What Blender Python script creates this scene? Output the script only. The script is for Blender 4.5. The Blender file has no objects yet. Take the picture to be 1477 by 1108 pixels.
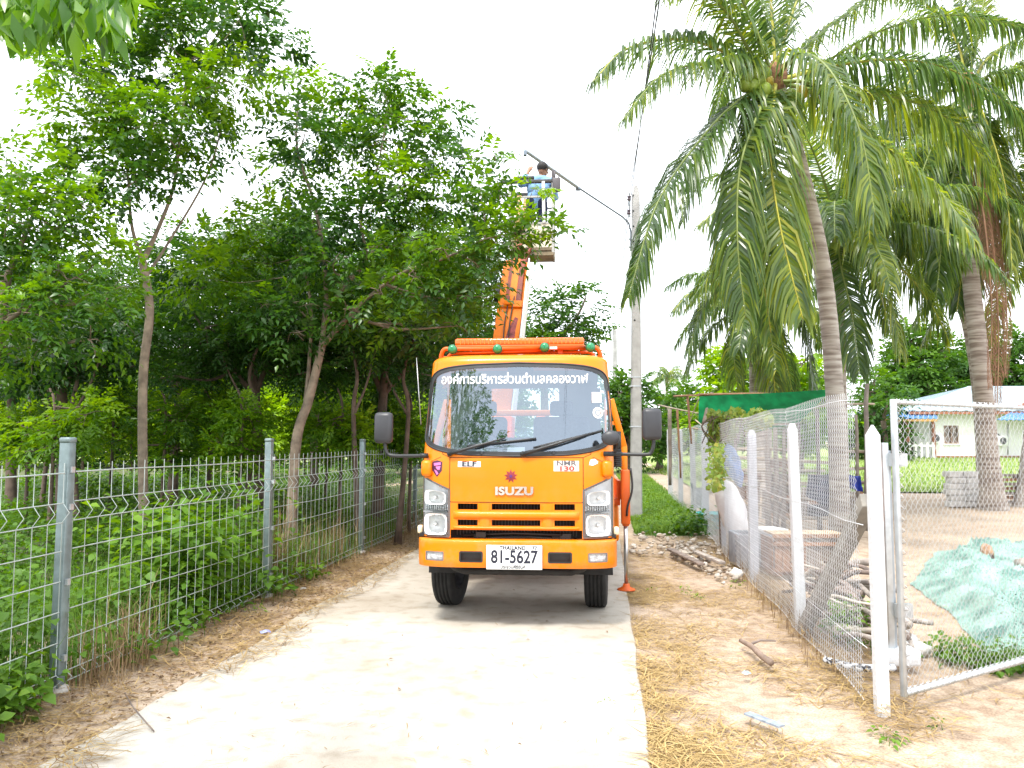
import bpy, bmesh, math, random
import numpy as np
from mathutils import Vector, Matrix, noise as mnoise

random.seed(11)
RNG = np.random.default_rng(11)
SC = bpy.context.scene
COL = SC.collection
PI = math.pi
rad = math.radians

# ---------------------------------------------------------------- camera
CAM_H = 1.7
FPX = 1100.0                      # focal length in photograph pixels (1477 wide)
PITCH = math.atan((635 - 554) / FPX)
cam_d = bpy.data.cameras.new('camera')
cam_d.sensor_width = 36.0
cam_d.lens = 36.0 * FPX / 1477.0
cam_d.clip_start = 0.05
cam_d.clip_end = 2000
cam = bpy.data.objects.new('camera', cam_d)
cam.location = (0, 0, CAM_H)
cam.rotation_euler = (PI / 2 + PITCH, 0, 0)
COL.objects.link(cam)
SC.camera = cam

# ---------------------------------------------------------------- world, sun, exposure
SUN_EL, SUN_AZ = rad(60), rad(205)          # high, behind the camera and a little left; veiled by cloud
world = bpy.data.worlds.new('World')
SC.world = world
world.use_nodes = True
wn, wl = world.node_tree.nodes, world.node_tree.links
wn.clear()
w_out = wn.new('ShaderNodeOutputWorld')
w_bg = wn.new('ShaderNodeBackground')
w_sky = wn.new('ShaderNodeTexSky')
w_sky.sky_type = 'NISHITA'
w_sky.sun_disc = False
w_sky.sun_elevation = SUN_EL
w_sky.sun_rotation = SUN_AZ
w_sky.dust_density = 3.0
w_geo = wn.new('ShaderNodeTexCoord')
w_noise = wn.new('ShaderNodeTexNoise')
w_noise.inputs['Scale'].default_value = 2.2
w_noise.inputs['Detail'].default_value = 5.0
w_ramp = wn.new('ShaderNodeValToRGB')
w_ramp.color_ramp.elements[0].position = 0.30
w_ramp.color_ramp.elements[0].color = (0.80, 0.80, 0.80, 1)
w_ramp.color_ramp.elements[1].position = 0.62
w_ramp.color_ramp.elements[1].color = (0.97, 0.97, 0.97, 1)
w_mix = wn.new('ShaderNodeMix')
w_mix.data_type = 'RGBA'
w_cloud = wn.new('ShaderNodeRGB')
w_cloud.outputs[0].default_value = (7.6, 7.9, 8.3, 1)     # bright white overcast veil (times 0.12 below)
wl.new(w_geo.outputs['Generated'], w_noise.inputs['Vector'])
wl.new(w_noise.outputs['Fac'], w_ramp.inputs['Fac'])
wl.new(w_ramp.outputs['Color'], w_mix.inputs['Factor'])
wl.new(w_sky.outputs['Color'], w_mix.inputs['A'])
wl.new(w_cloud.outputs[0], w_mix.inputs['B'])
wl.new(w_mix.outputs['Result'], w_bg.inputs['Color'])
w_bg.inputs['Strength'].default_value = 0.12
wl.new(w_bg.outputs[0], w_out.inputs['Surface'])

sun_d = bpy.data.lights.new('sun', 'SUN')
sun_d.energy = 1.5
sun_d.angle = rad(10)
sun_d.color = (1.0, 0.95, 0.86)
sun = bpy.data.objects.new('sun', sun_d)
sd = Vector((math.sin(SUN_AZ) * math.cos(SUN_EL), math.cos(SUN_AZ) * math.cos(SUN_EL), math.sin(SUN_EL)))
sun.rotation_euler = sd.to_track_quat('Z', 'Y').to_euler()
sun.location = sd * 60
COL.objects.link(sun)

SC.view_settings.view_transform = 'Standard'
SC.view_settings.look = 'None'
SC.view_settings.gamma = 1.0
SC.view_settings.use_curve_mapping = False
SC.view_settings.exposure = 1.6
SC.render.engine = 'CYCLES'
SC.cycles.max_bounces = 7
SC.cycles.diffuse_bounces = 3
SC.cycles.glossy_bounces = 3
SC.cycles.transmission_bounces = 4
SC.cycles.transparent_max_bounces = 10
SC.cycles.caustics_reflective = False
SC.cycles.caustics_refractive = False
SC.cycles.use_denoising = True
SC.cycles.sample_clamp_indirect = 6.0

# ---------------------------------------------------------------- survey: photograph -> place
cP, sP = math.cos(PITCH), math.sin(PITCH)
def ray(px, py):
    x = (px - 738.5) / FPX
    v = (554.0 - py) / FPX
    return Vector((x, cP - v * sP, sP + v * cP))
def at(px, py, Y):
    d = ray(px, py)
    t = Y / d.y
    return Vector((d.x * t, Y, CAM_H + d.z * t))
def gnd(px, py, z=0.0):
    d = ray(px, py)
    t = (z - CAM_H) / d.z
    return Vector((d.x * t, d.y * t, z))
def vnoise(x, y, z=0.0):
    return mnoise.noise(Vector((x, y, z)))

ROAD_SLOPE = 0.122
def road_x(off, Y):                       # off: metres right of the road's right edge
    return 0.23 + ROAD_SLOPE * Y + off
def ground_z(x, y):
    z = -0.035 + 0.02 * vnoise(x * 0.9, y * 0.9) + 0.012 * vnoise(x * 3.1, y * 3.1, 4)
    d = x - road_x(0, y)
    if d < -3.3:                          # left bank slightly higher beyond the fence
        z += min(0.12, (-3.3 - d) * 0.08)
    if d > 0.1:
        z -= min(0.02, (d - .1) * .05)
    if d > 2.5 and y > 26:                # the plot rises gently towards the house
        z += min(.6, (y - 26) * .03) * min(1, (d - 2.5) / 4)
    return z

# ---------------------------------------------------------------- materials
MATS = {}
def _new(name):
    m = bpy.data.materials.new(name)
    m.use_nodes = True
    nt = m.node_tree
    return m, nt, nt.nodes, nt.links, nt.nodes['Principled BSDF']
def sc3(c, k):
    return tuple(min(1.0, max(0.0, v * k)) for v in c[:3]) + (1,)
def M(name, col, rough=0.6, metal=0.0, var=0.12, scale=6.0, bump=0.0, bscale=40.0, col2=None, coat=0.0, spec=0.5, stretch=None, detail=4.0, p0=.35, p1=.65):
    if name in MATS:
        return MATS[name]
    m, nt, N, L, b = _new(name)
    tc = N.new('ShaderNodeTexCoord')
    src = tc.outputs['Object']
    if stretch:
        mp = N.new('ShaderNodeMapping')
        mp.inputs['Scale'].default_value = stretch
        L.new(src, mp.inputs['Vector'])
        src = mp.outputs['Vector']
    n = N.new('ShaderNodeTexNoise')
    n.inputs['Scale'].default_value = scale
    n.inputs['Detail'].default_value = detail
    L.new(src, n.inputs['Vector'])
    r = N.new('ShaderNodeValToRGB')
    r.color_ramp.elements[0].position = p0
    r.color_ramp.elements[1].position = p1
    r.color_ramp.elements[0].color = sc3(col, 1 - var) if col2 is None else sc3(col2, 1)
    r.color_ramp.elements[1].color = sc3(col, 1 + var) if col2 is None else sc3(col, 1)
    L.new(n.outputs['Fac'], r.inputs['Fac'])
    L.new(r.outputs['Color'], b.inputs['Base Color'])
    b.inputs['Roughness'].default_value = rough
    b.inputs['Metallic'].default_value = metal
    b.inputs['Specular IOR Level'].default_value = spec
    b.inputs['Coat Weight'].default_value = coat
    b.inputs['Coat Roughness'].default_value = 0.08
    if bump > 0:
        n2 = N.new('ShaderNodeTexNoise')
        n2.inputs['Scale'].default_value = bscale
        n2.inputs['Detail'].default_value = 5.0
        L.new(src, n2.inputs['Vector'])
        bp = N.new('ShaderNodeBump')
        bp.inputs['Strength'].default_value = bump
        bp.inputs['Distance'].default_value = 0.02
        L.new(n2.outputs['Fac'], bp.inputs['Height'])
        L.new(bp.outputs['Normal'], b.inputs['Normal'])
    MATS[name] = m
    return m
def leafmat(name, stops, rough=0.42, trans=0.35, tgain=1.6, spec=0.4):
    """stops: list of (pos, colour) over the per-leaf attribute 'tint'"""
    m, nt, N, L, b = _new(name)
    a = N.new('ShaderNodeAttribute')
    a.attribute_name = 'tint'
    r = N.new('ShaderNodeValToRGB')
    el = r.color_ramp.elements
    while len(el) < len(stops):
        el.new(0.5)
    for e, (p, c) in zip(el, stops):
        e.position = p
        e.color = tuple(c) + (1,)
    L.new(a.outputs['Fac'], r.inputs['Fac'])
    L.new(r.outputs['Color'], b.inputs['Base Color'])
    b.inputs['Roughness'].default_value = rough
    b.inputs['Specular IOR Level'].default_value = spec
    t = N.new('ShaderNodeBsdfTranslucent')
    hs = N.new('ShaderNodeHueSaturation')
    hs.inputs['Hue'].default_value = 0.485
    hs.inputs['Saturation'].default_value = 1.1
    hs.inputs['Value'].default_value = tgain
    L.new(r.outputs['Color'], hs.inputs['Color'])
    L.new(hs.outputs['Color'], t.inputs['Color'])
    mx = N.new('ShaderNodeMixShader')
    mx.inputs[0].default_value = trans
    L.new(b.outputs[0], mx.inputs[1])
    L.new(t.outputs[0], mx.inputs[2])
    L.new(mx.outputs[0], N['Material Output'].inputs['Surface'])
    MATS[name] = m
    return m
def glassmat(name, tint=(0.9, 0.95, 0.97), refl=0.12, rough=0.01):
    m, nt, N, L, b = _new(name)
    N.remove(b)
    t = N.new('ShaderNodeBsdfTransparent')
    t.inputs['Color'].default_value = tuple(tint) + (1,)
    g = N.new('ShaderNodeBsdfGlossy')
    g.inputs['Roughness'].default_value = rough
    g.inputs['Color'].default_value = (0.74, 0.86, 1.0, 1)
    lw = N.new('ShaderNodeLayerWeight')
    lw.inputs['Blend'].default_value = 0.25
    mr = N.new('ShaderNodeMapRange')
    mr.inputs['To Min'].default_value = refl
    mr.inputs['To Max'].default_value = 0.95
    L.new(lw.outputs['Fresnel'], mr.inputs['Value'])
    mx = N.new('ShaderNodeMixShader')
    L.new(mr.outputs[0], mx.inputs[0])
    L.new(t.outputs[0], mx.inputs[1])
    L.new(g.outputs[0], mx.inputs[2])
    L.new(mx.outputs[0], N['Material Output'].inputs['Surface'])
    MATS[name] = m
    return m

# ---------------------------------------------------------------- scene bookkeeping
ORIG = {}
def tag(o, label=None, cat=None, group=None, kind=None):
    if label: o['label'] = label
    if cat: o['category'] = cat
    if group: o['group'] = group
    if kind: o['kind'] = kind
    return o
def thing(name, label, cat, loc=(0, 0, 0), rz=0.0, group=None, local=False):
    o = bpy.data.objects.new(name, None)
    COL.objects.link(o)
    o.empty_display_size = 0.2
    o.location = loc
    o.rotation_euler = (0, 0, rz)
    tag(o, label, cat, group)
    ORIG[o.name] = Vector((0, 0, 0)) if local else Vector(loc)
    return o
def link(name, me, mat, parent=None):
    o = bpy.data.objects.new(name, me)
    COL.objects.link(o)
    if mat is not None:
        for mm in (mat if isinstance(mat, (list, tuple)) else [mat]):
            me.materials.append(mm)
    if parent is not None:
        o.parent = parent
        ORIG[o.name] = ORIG[parent.name]
    else:
        ORIG[o.name] = Vector((0, 0, 0))
    return o
def np_obj(name, V, F, mat, parent=None, tint=None, smooth=False):
    """V (n,3) float array, F (m,3) or (m,4) int array"""
    V = np.asarray(V, np.float32)
    F = np.asarray(F, np.int32)
    if parent is not None:
        V = V - np.array(ORIG[parent.name], np.float32)
    me = bpy.data.meshes.new(name)
    k = F.shape[1]
    me.vertices.add(len(V))
    me.vertices.foreach_set('co', V.ravel())
    me.loops.add(F.size)
    me.loops.foreach_set('vertex_index', F.ravel())
    me.polygons.add(len(F))
    me.polygons.foreach_set('loop_start', np.arange(0, F.size, k, dtype=np.int32))
    me.update(calc_edges=True)
    if smooth:
        me.polygons.foreach_set('use_smooth', np.ones(len(F), bool))
    if tint is not None:
        a = me.attributes.new('tint', 'FLOAT', 'POINT')
        a.data.foreach_set('value', np.asarray(tint, np.float32))
    return link(name, me, mat, parent)

class MB:
    """collects simple shapes; build() makes ONE mesh object of them"""
    def __init__(s):
        s.v, s.f, s.sm = [], [], []
    def add(s, vs, fs, smooth=False):
        o = len(s.v)
        s.v += [tuple(p) for p in vs]
        s.f += [tuple(i + o for i in f) for f in fs]
        s.sm += [smooth] * len(fs)
        return s
    def box(s, c, d, R=None, bev=0.0):
        hx, hy, hz = d[0] / 2, d[1] / 2, d[2] / 2
        if bev <= 0:
            vs = [Vector((x, y, z)) for x in (-hx, hx) for y in (-hy, hy) for z in (-hz, hz)]
            fs = [(0, 1, 3, 2), (4, 6, 7, 5), (0, 4, 5, 1), (2, 3, 7, 6), (0, 2, 6, 4), (1, 5, 7, 3)]
        else:
            bm = bmesh.new()
            bmesh.ops.create_cube(bm, size=1.0)
            for v in bm.verts:
                v.co = Vector((v.co.x * d[0], v.co.y * d[1], v.co.z * d[2]))
            bmesh.ops.bevel(bm, geom=bm.edges[:], offset=min(bev, 0.45 * min(d)), segments=2, profile=.5, affect='EDGES')
            bm.verts.index_update()
            vs = [v.co.copy() for v in bm.verts]
            fs = [tuple(v.index for v in f.verts) for f in bm.faces]
            bm.free()
        if R is not None:
            vs = [R @ v for v in vs]
        c = Vector(c)
        return s.add([v + c for v in vs], fs, bev > 0)
    def bar(s, a, b, w, h=None, up=(0, 0, 1), bev=0.0):
        a, b = Vector(a), Vector(b)
        h = w if h is None else h
        d = b - a
        L_ = d.length
        y = d.normalized()
        u = Vector(up)
        if abs(u.dot(y)) > 0.98:
            u = Vector((1, 0, 0))
        x = y.cross(u).normalized()
        z = x.cross(y)
        R = Matrix((x, y, z)).transposed()
        return s.box((a + b) / 2, (w, L_, h), R, bev)
    def tube(s, pts, r, n=8, cap=True, smooth=True):
        pts = [Vector(p) for p in pts]
        rs = r if isinstance(r, (list, tuple)) else [r] * len(pts)
        vs, fs = [], []
        prev = None
        for i, p in enumerate(pts):
            t = (pts[min(i + 1, len(pts) - 1)] - pts[max(i - 1, 0)])
            t = t.normalized() if t.length > 1e-9 else Vector((0, 0, 1))
            if prev is None:
                a = Vector((0, 0, 1)) if abs(t.z) < 0.9 else Vector((1, 0, 0))
                x = t.cross(a).normalized()
            else:
                x = (prev - t * prev.dot(t))
                x = x.normalized() if x.length > 1e-6 else t.orthogonal().normalized()
            prev = x
            y = t.cross(x)
            for k in range(n):
                an = 2 * PI * k / n
                vs.append(p + (x * math.cos(an) + y * math.sin(an)) * rs[i])
        for i in range(len(pts) - 1):
            for k in range(n):
                a, b = i * n + k, i * n + (k + 1) % n
                fs.append((a, b, b + n, a + n))
        if cap:
            fs.append(tuple(range(n - 1, -1, -1)))
            o = (len(pts) - 1) * n
            fs.append(tuple(range(o, o + n)))
        return s.add(vs, fs, smooth)
    def lathe(s, prof, c, axis='z', n=24, smooth=True, R=None):
        """prof: list of (radius, along)"""
        vs, fs = [], []
        for (r, h) in prof:
            for k in range(n):
                an = 2 * PI * k / n
                a, b = r * math.cos(an), r * math.sin(an)
                p = {'z': (a, b, h), 'x': (h, a, b), 'y': (a, h, b)}[axis]
                p = Vector(p)
                vs.append((R @ p if R is not None else p) + Vector(c))
        for i in range(len(prof) - 1):
            for k in range(n):
                a, b = i * n + k, i * n + (k + 1) % n
                fs.append((a, b, b + n, a + n))
        return s.add(vs, fs, smooth)
    def disc(s, c, r, axis='y', n=20):
        vs = [Vector(c)]
        for k in range(n):
            an = 2 * PI * k / n
            a, b = r * math.cos(an), r * math.sin(an)
            vs.append(Vector(c) + Vector({'z': (a, b, 0), 'x': (0, a, b), 'y': (a, 0, b)}[axis]))
        return s.add(vs, [(0, 1 + k, 1 + (k + 1) % n) for k in range(n)])
    def ball(s, c, r, n=10, m=7, sq=(1, 1, 1), jit=0.0):
        vs, fs = [], []
        c = Vector(c)
        for i in range(m + 1):
            th = PI * i / m
            for k in range(n):
                ph = 2 * PI * k / n
                d = Vector((math.sin(th) * math.cos(ph), math.sin(th) * math.sin(ph), math.cos(th)))
                q = 1.0
                if jit:
                    q += jit * mnoise.noise(d * 1.7 + c * 3.1)
                vs.append(c + Vector((d.x * sq[0], d.y * sq[1], d.z * sq[2])) * r * q)
        for i in range(m):
            for k in range(n):
                a, b = i * n + k, i * n + (k + 1) % n
                fs.append((a, b, b + n, a + n))
        return s.add(vs, fs, True)
    def build(s, name, mat, parent=None, shadeflat=False, kind=None):
        off = ORIG[parent.name] if parent is not None else Vector((0, 0, 0))
        me = bpy.data.meshes.new(name)
        me.from_pydata([(p[0] - off.x, p[1] - off.y, p[2] - off.z) for p in s.v], [], s.f)
        if not shadeflat:
            me.polygons.foreach_set('use_smooth', s.sm)
        me.validate()
        me.update()
        return tag(link(name, me, mat, parent), kind=kind)

def spline(pts, n=8):
    """Catmull-Rom through points"""
    P = [Vector(p) for p in pts]
    if len(P) < 3:
        return [P[0].lerp(P[-1], i / n) for i in range(n + 1)]
    P = [P[0] * 2 - P[1]] + P + [P[-1] * 2 - P[-2]]
    out = []
    for i in range(1, len(P) - 2):
        for k in range(n):
            t = k / n
            a, b, c, d = P[i - 1], P[i], P[i + 1], P[i + 2]
            out.append(0.5 * ((2 * b) + (c - a) * t + (2 * a - 5 * b + 4 * c - d) * t * t + (3 * b - a - 3 * c + d) * t ** 3))
    out.append(P[-2].copy())
    return out
def lerp(a, b, t):
    return a + (b - a) * t
def text_mesh(body, size, align='CENTER', bold=0.0, ext=0.0, shear=0.0, sx=1.0, space=1.0):
    cu = bpy.data.curves.new('txt', 'FONT')
    cu.body = body
    cu.size = size
    cu.align_x = align
    cu.align_y = 'CENTER'
    cu.offset = bold
    cu.extrude = ext
    cu.shear = shear
    cu.space_character = space
    cu.resolution_u = 4
    o = bpy.data.objects.new('txt', cu)
    COL.objects.link(o)
    bpy.context.view_layer.update()
    dg = bpy.context.evaluated_depsgraph_get()
    me = bpy.data.meshes.new_from_object(o.evaluated_get(dg))
    V = [Vector((v.co.x * sx, v.co.y, v.co.z)) for v in me.vertices]
    F = [tuple(p.vertices) for p in me.polygons]
    bpy.data.objects.remove(o)
    bpy.data.curves.remove(cu)
    bpy.data.meshes.remove(me)
    return V, F
# ================================================================= SETTING
def sheet(name, xs_of_y, ys, dz, mat, kind='structure', nx=10, edge=0.0):
    """a ground sheet that follows ground_z; xs_of_y(y) -> (x0, x1)"""
    V, Fc = [], []
    for j, y in enumerate(ys):
        x0, x1 = xs_of_y(y)
        for i in range(nx + 1):
            x = lerp(x0, x1, i / nx)
            V.append((x, y, ground_z(x, y) + dz))
    for j in range(len(ys) - 1):
        for i in range(nx):
            a = j * (nx + 1) + i
            Fc.append((a, a + 1, a + nx + 2, a + nx + 1))
    o = np_obj(name, V, Fc, mat, smooth=True)
    return tag(o, kind=kind)

def dirt_material():
    m, nt, N, L, b = _new('sandy dirt')
    tc = N.new('ShaderNodeTexCoord')
    n1 = N.new('ShaderNodeTexNoise'); n1.inputs['Scale'].default_value = 0.7; n1.inputs['Detail'].default_value = 6
    n2 = N.new('ShaderNodeTexNoise'); n2.inputs['Scale'].default_value = 9.0; n2.inputs['Detail'].default_value = 6
    n3 = N.new('ShaderNodeTexNoise'); n3.inputs['Scale'].default_value = 70.0; n3.inputs['Detail'].default_value = 3
    for n in (n1, n2, n3):
        L.new(tc.outputs['Object'], n.inputs['Vector'])
    r1 = N.new('ShaderNodeValToRGB')
    r1.color_ramp.elements[0].position = .38; r1.color_ramp.elements[0].color = (0.36, 0.265, 0.19, 1)
    r1.color_ramp.elements[1].position = .62; r1.color_ramp.elements[1].color = (0.50, 0.39, 0.29, 1)
    r2 = N.new('ShaderNodeValToRGB')
    r2.color_ramp.elements[0].position = .35; r2.color_ramp.elements[0].color = (0.24, 0.165, 0.105, 1)
    r2.color_ramp.elements[1].position = .6; r2.color_ramp.elements[1].color = (0.54, 0.43, 0.33, 1)
    L.new(n1.outputs['Fac'], r1.inputs['Fac']); L.new(n2.outputs['Fac'], r2.inputs['Fac'])
    mx = N.new('ShaderNodeMix'); mx.data_type = 'RGBA'; mx.inputs['Factor'].default_value = .5
    L.new(r1.outputs['Color'], mx.inputs['A']); L.new(r2.outputs['Color'], mx.inputs['B'])
    r3 = N.new('ShaderNodeValToRGB')
    r3.color_ramp.elements[0].position = .38; r3.color_ramp.elements[0].color = (.62, .6, .58, 1)
    r3.color_ramp.elements[1].position = .55; r3.color_ramp.elements[1].color = (1, 1, 1, 1)
    L.new(n3.outputs['Fac'], r3.inputs['Fac'])
    m2 = N.new('ShaderNodeMix'); m2.data_type = 'RGBA'; m2.blend_type = 'MULTIPLY'; m2.inputs['Factor'].default_value = .8
    L.new(mx.outputs['Result'], m2.inputs['A']); L.new(r3.outputs['Color'], m2.inputs['B'])
    L.new(m2.outputs['Result'], b.inputs['Base Color'])
    b.inputs['Roughness'].default_value = .95
    bp = N.new('ShaderNodeBump'); bp.inputs['Strength'].default_value = .6; bp.inputs['Distance'].default_value = .02
    L.new(n2.outputs['Fac'], bp.inputs['Height'])
    b2 = N.new('ShaderNodeBump'); b2.inputs['Strength'].default_value = .5; b2.inputs['Distance'].default_value = .006
    L.new(n3.outputs['Fac'], b2.inputs['Height']); L.new(bp.outputs['Normal'], b2.inputs['Normal'])
    L.new(b2.outputs['Normal'], b.inputs['Normal'])
    return m
def concrete_road_material():
    m, nt, N, L, b = _new('pale concrete road')
    tc = N.new('ShaderNodeTexCoord')
    def nz(s, d=5):
        n = N.new('ShaderNodeTexNoise'); n.inputs['Scale'].default_value = s; n.inputs['Detail'].default_value = d
        L.new(tc.outputs['Object'], n.inputs['Vector']); return n
    def ramp(n, p0, c0, p1, c1):
        r = N.new('ShaderNodeValToRGB')
        r.color_ramp.elements[0].position = p0; r.color_ramp.elements[0].color = c0
        r.color_ramp.elements[1].position = p1; r.color_ramp.elements[1].color = c1
        L.new(n.outputs['Fac'], r.inputs['Fac']); return r
    a = ramp(nz(.55, 7), .36, (.38, .335, .275, 1), .62, (.53, .495, .44, 1))
    s = ramp(nz(6.0), .30, (.74, .70, .64, 1), .5, (1, 1, 1, 1))
    g = ramp(nz(140, 2), .33, (.72, .7, .68, 1), .5, (1, 1, 1, 1))
    m1 = N.new('ShaderNodeMix'); m1.data_type = 'RGBA'; m1.blend_type = 'MULTIPLY'; m1.inputs['Factor'].default_value = .8
    L.new(a.outputs['Color'], m1.inputs['A']); L.new(s.outputs['Color'], m1.inputs['B'])
    m2 = N.new('ShaderNodeMix'); m2.data_type = 'RGBA'; m2.blend_type = 'MULTIPLY'; m2.inputs['Factor'].default_value = .6
    L.new(m1.outputs['Result'], m2.inputs['A']); L.new(g.outputs['Color'], m2.inputs['B'])
    L.new(m2.outputs['Result'], b.inputs['Base Color'])
    b.inputs['Roughness'].default_value = .9
    bp = N.new('ShaderNodeBump'); bp.inputs['Strength'].default_value = .35; bp.inputs['Distance'].default_value = .004
    L.new(g.outputs['Color'], bp.inputs['Height']); L.new(bp.outputs['Normal'], b.inputs['Normal'])
    return m

def ground():
    xs = list(np.arange(-9, 12.01, .25))
    xs = [-400, -150, -60, -30, -18, -12] + xs + [14, 18, 26, 40, 70, 160, 400]
    ys = [-40, -12, -4] + list(np.arange(0, 26, .25)) + [27, 29, 32, 36, 42, 50, 62, 80, 110, 200, 600]
    V = [(x, y, ground_z(x, y)) for y in ys for x in xs]
    nx = len(xs)
    Fc = [(j * nx + i, j * nx + i + 1, (j + 1) * nx + i + 1, (j + 1) * nx + i) for j in range(len(ys) - 1) for i in range(nx - 1)]
    tag(np_obj('ground', V, Fc, dirt_material(), smooth=True), kind='structure')
ground()

def road():
    ys = list(np.arange(-5, 30, .2)) + list(np.arange(30, 91, 3.0))
    V, Fc = [], []
    nx = 12
    for y in ys:
        x1 = road_x(0, y) + .018 * vnoise(y * 1.3, 7) + .01 * vnoise(y * 5, 1)
        x0 = road_x(-3.22, y) + .07 * vnoise(y * .7, 3) + .03 * vnoise(y * 3, 9)
        row = [(x0 - .01, y, -.10), (x0, y, -.012)] + [(lerp(x0 + .02, x1 - .015, i / nx), y, .004 * vnoise(lerp(x0, x1, i / nx), y * .5)) for i in range(nx + 1)] + [(x1, y, -.012), (x1 + .008, y, -.10)]
        V += row
    k = nx + 5
    for j in range(len(ys) - 1):
        for i in range(k - 1):
            a = j * k + i
            Fc.append((a, a + 1, a + k + 1, a + k))
    tag(np_obj('road', V, Fc, concrete_road_material(), smooth=False), kind='structure')
road()

grass_soil = M('grassy soil', (.10, .17, .035), .95, var=.35, scale=3, bump=.5, bscale=30, col2=(.16, .15, .07))
lawn_soil = M('lawn soil', (.20, .30, .06), .95, scale=2, bump=.5, bscale=30, col2=(.25, .29, .09))
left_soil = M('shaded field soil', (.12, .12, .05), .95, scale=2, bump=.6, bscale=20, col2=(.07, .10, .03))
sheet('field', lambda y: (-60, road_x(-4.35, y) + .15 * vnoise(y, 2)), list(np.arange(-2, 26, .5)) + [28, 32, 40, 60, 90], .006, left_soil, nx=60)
sheet('grass_strip', lambda y: (road_x(.35 + .25 * vnoise(y, 5), y), road_x(1.85 + .1 * vnoise(y, 8), y)), list(np.arange(14.2, 40, .5)), .006, grass_soil, nx=8)
def lawn_range(y):
    return (road_x(1.9, y) + 1.0, 70)
sheet('lawn', lawn_range, list(np.arange(25.5, 60, 1.0)) + [70, 90, 120], .05, lawn_soil, nx=40)
sheet('far_grass', lambda y: (road_x(-60, y), road_x(2.2, y)), [41, 50, 60, 90, 140, 250], .010, lawn_soil, nx=20)

# ---- blades, leaves and straw share these vectorised makers
def unit(a):
    return a / np.maximum(np.linalg.norm(a, axis=1, keepdims=True), 1e-9)
def leaf_geo(P, D, Nn, L, Wd, droop=.15, fold=.15, simple=False):
    """P base, D direction, Nn normal (n,3); L, Wd (n,). five-point folded leaf"""
    D = unit(D)
    S = unit(np.cross(D, Nn))
    Nn = np.cross(S, D)
    L = L[:, None]; Wd = Wd[:, None]
    tip = P + D * L - Nn * L * droop
    mid = P + D * L * .45 + Nn * L * .03
    le = mid + S * Wd * .5 + Nn * Wd * fold
    ri = mid - S * Wd * .5 + Nn * Wd * fold
    n = len(P)
    if simple:
        V = np.stack([P, ri, tip, le], 1).reshape(-1, 3)
        o = np.arange(n)[:, None] * 4
        return V, np.concatenate([o + np.array([[0, 1, 2]]), o + np.array([[0, 2, 3]])], 0), 4
    V = np.stack([P, ri, tip, le, mid], 1).reshape(-1, 3)
    o = np.arange(n)[:, None] * 5
    F = np.concatenate([o + np.array([[0, 1, 4]]), o + np.array([[1, 2, 4]]), o + np.array([[2, 3, 4]]), o + np.array([[3, 0, 4]])], 0)
    return V, F, 5
def blades(P, H, lean, wid, rng):
    """grass blades: bent two-segment strips; P (n,3)"""
    n = len(P)
    an = rng.uniform(0, 2 * PI, n)
    d = np.stack([np.cos(an), np.sin(an), np.zeros(n)], 1)
    s = np.stack([-np.sin(an), np.cos(an), np.zeros(n)], 1)
    up = np.array([[0, 0, 1.0]])
    H = H[:, None]; lean = lean[:, None]; w = wid[:, None]
    m = P + up * H * .6 + d * lean * H * .3
    t = P + up * H * (1 - .3 * lean) + d * lean * H
    V = np.stack([P - s * w * .5, P + s * w * .5, m - s * w * .4, m + s * w * .4, t], 1).reshape(-1, 3)
    o = np.arange(n)[:, None] * 5
    F = np.concatenate([o + np.array([[0, 1, 3]]), o + np.array([[0, 3, 2]]), o + np.array([[2, 3, 4]])], 0)
    return V, F, 5
def round_leaf(P, D, Nn, L, Wd, droop=.2, fold=.12):
    """broad rounded leaf: seven points, gently cupped"""
    D = unit(D); S = unit(np.cross(D, Nn)); Nn = np.cross(S, D)
    L = L[:, None]; W = Wd[:, None]
    def q(a, s, h):
        return P + D * L * a + S * W * s + Nn * (W * fold * abs(s) * 2 + L * h)
    V = np.stack([q(0, 0, 0), q(.14, -.40, .02), q(.50, -.47, .0), q(1, 0, -droop), q(.50, .47, .0), q(.14, .40, .02), q(.42, 0, .0)], 1).reshape(-1, 3)
    o = np.arange(len(P))[:, None] * 7
    F = np.concatenate([o + np.array([[a, b, 6]]) for a, b in ((0, 1), (1, 2), (2, 3), (3, 4), (4, 5), (5, 0))], 0)
    return V, F, 7
GZ = np.vectorize(lambda x, y: ground_z(x, y))
NZ = np.vectorize(lambda x, y: mnoise.noise(Vector((x, y, 0.3))))
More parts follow.
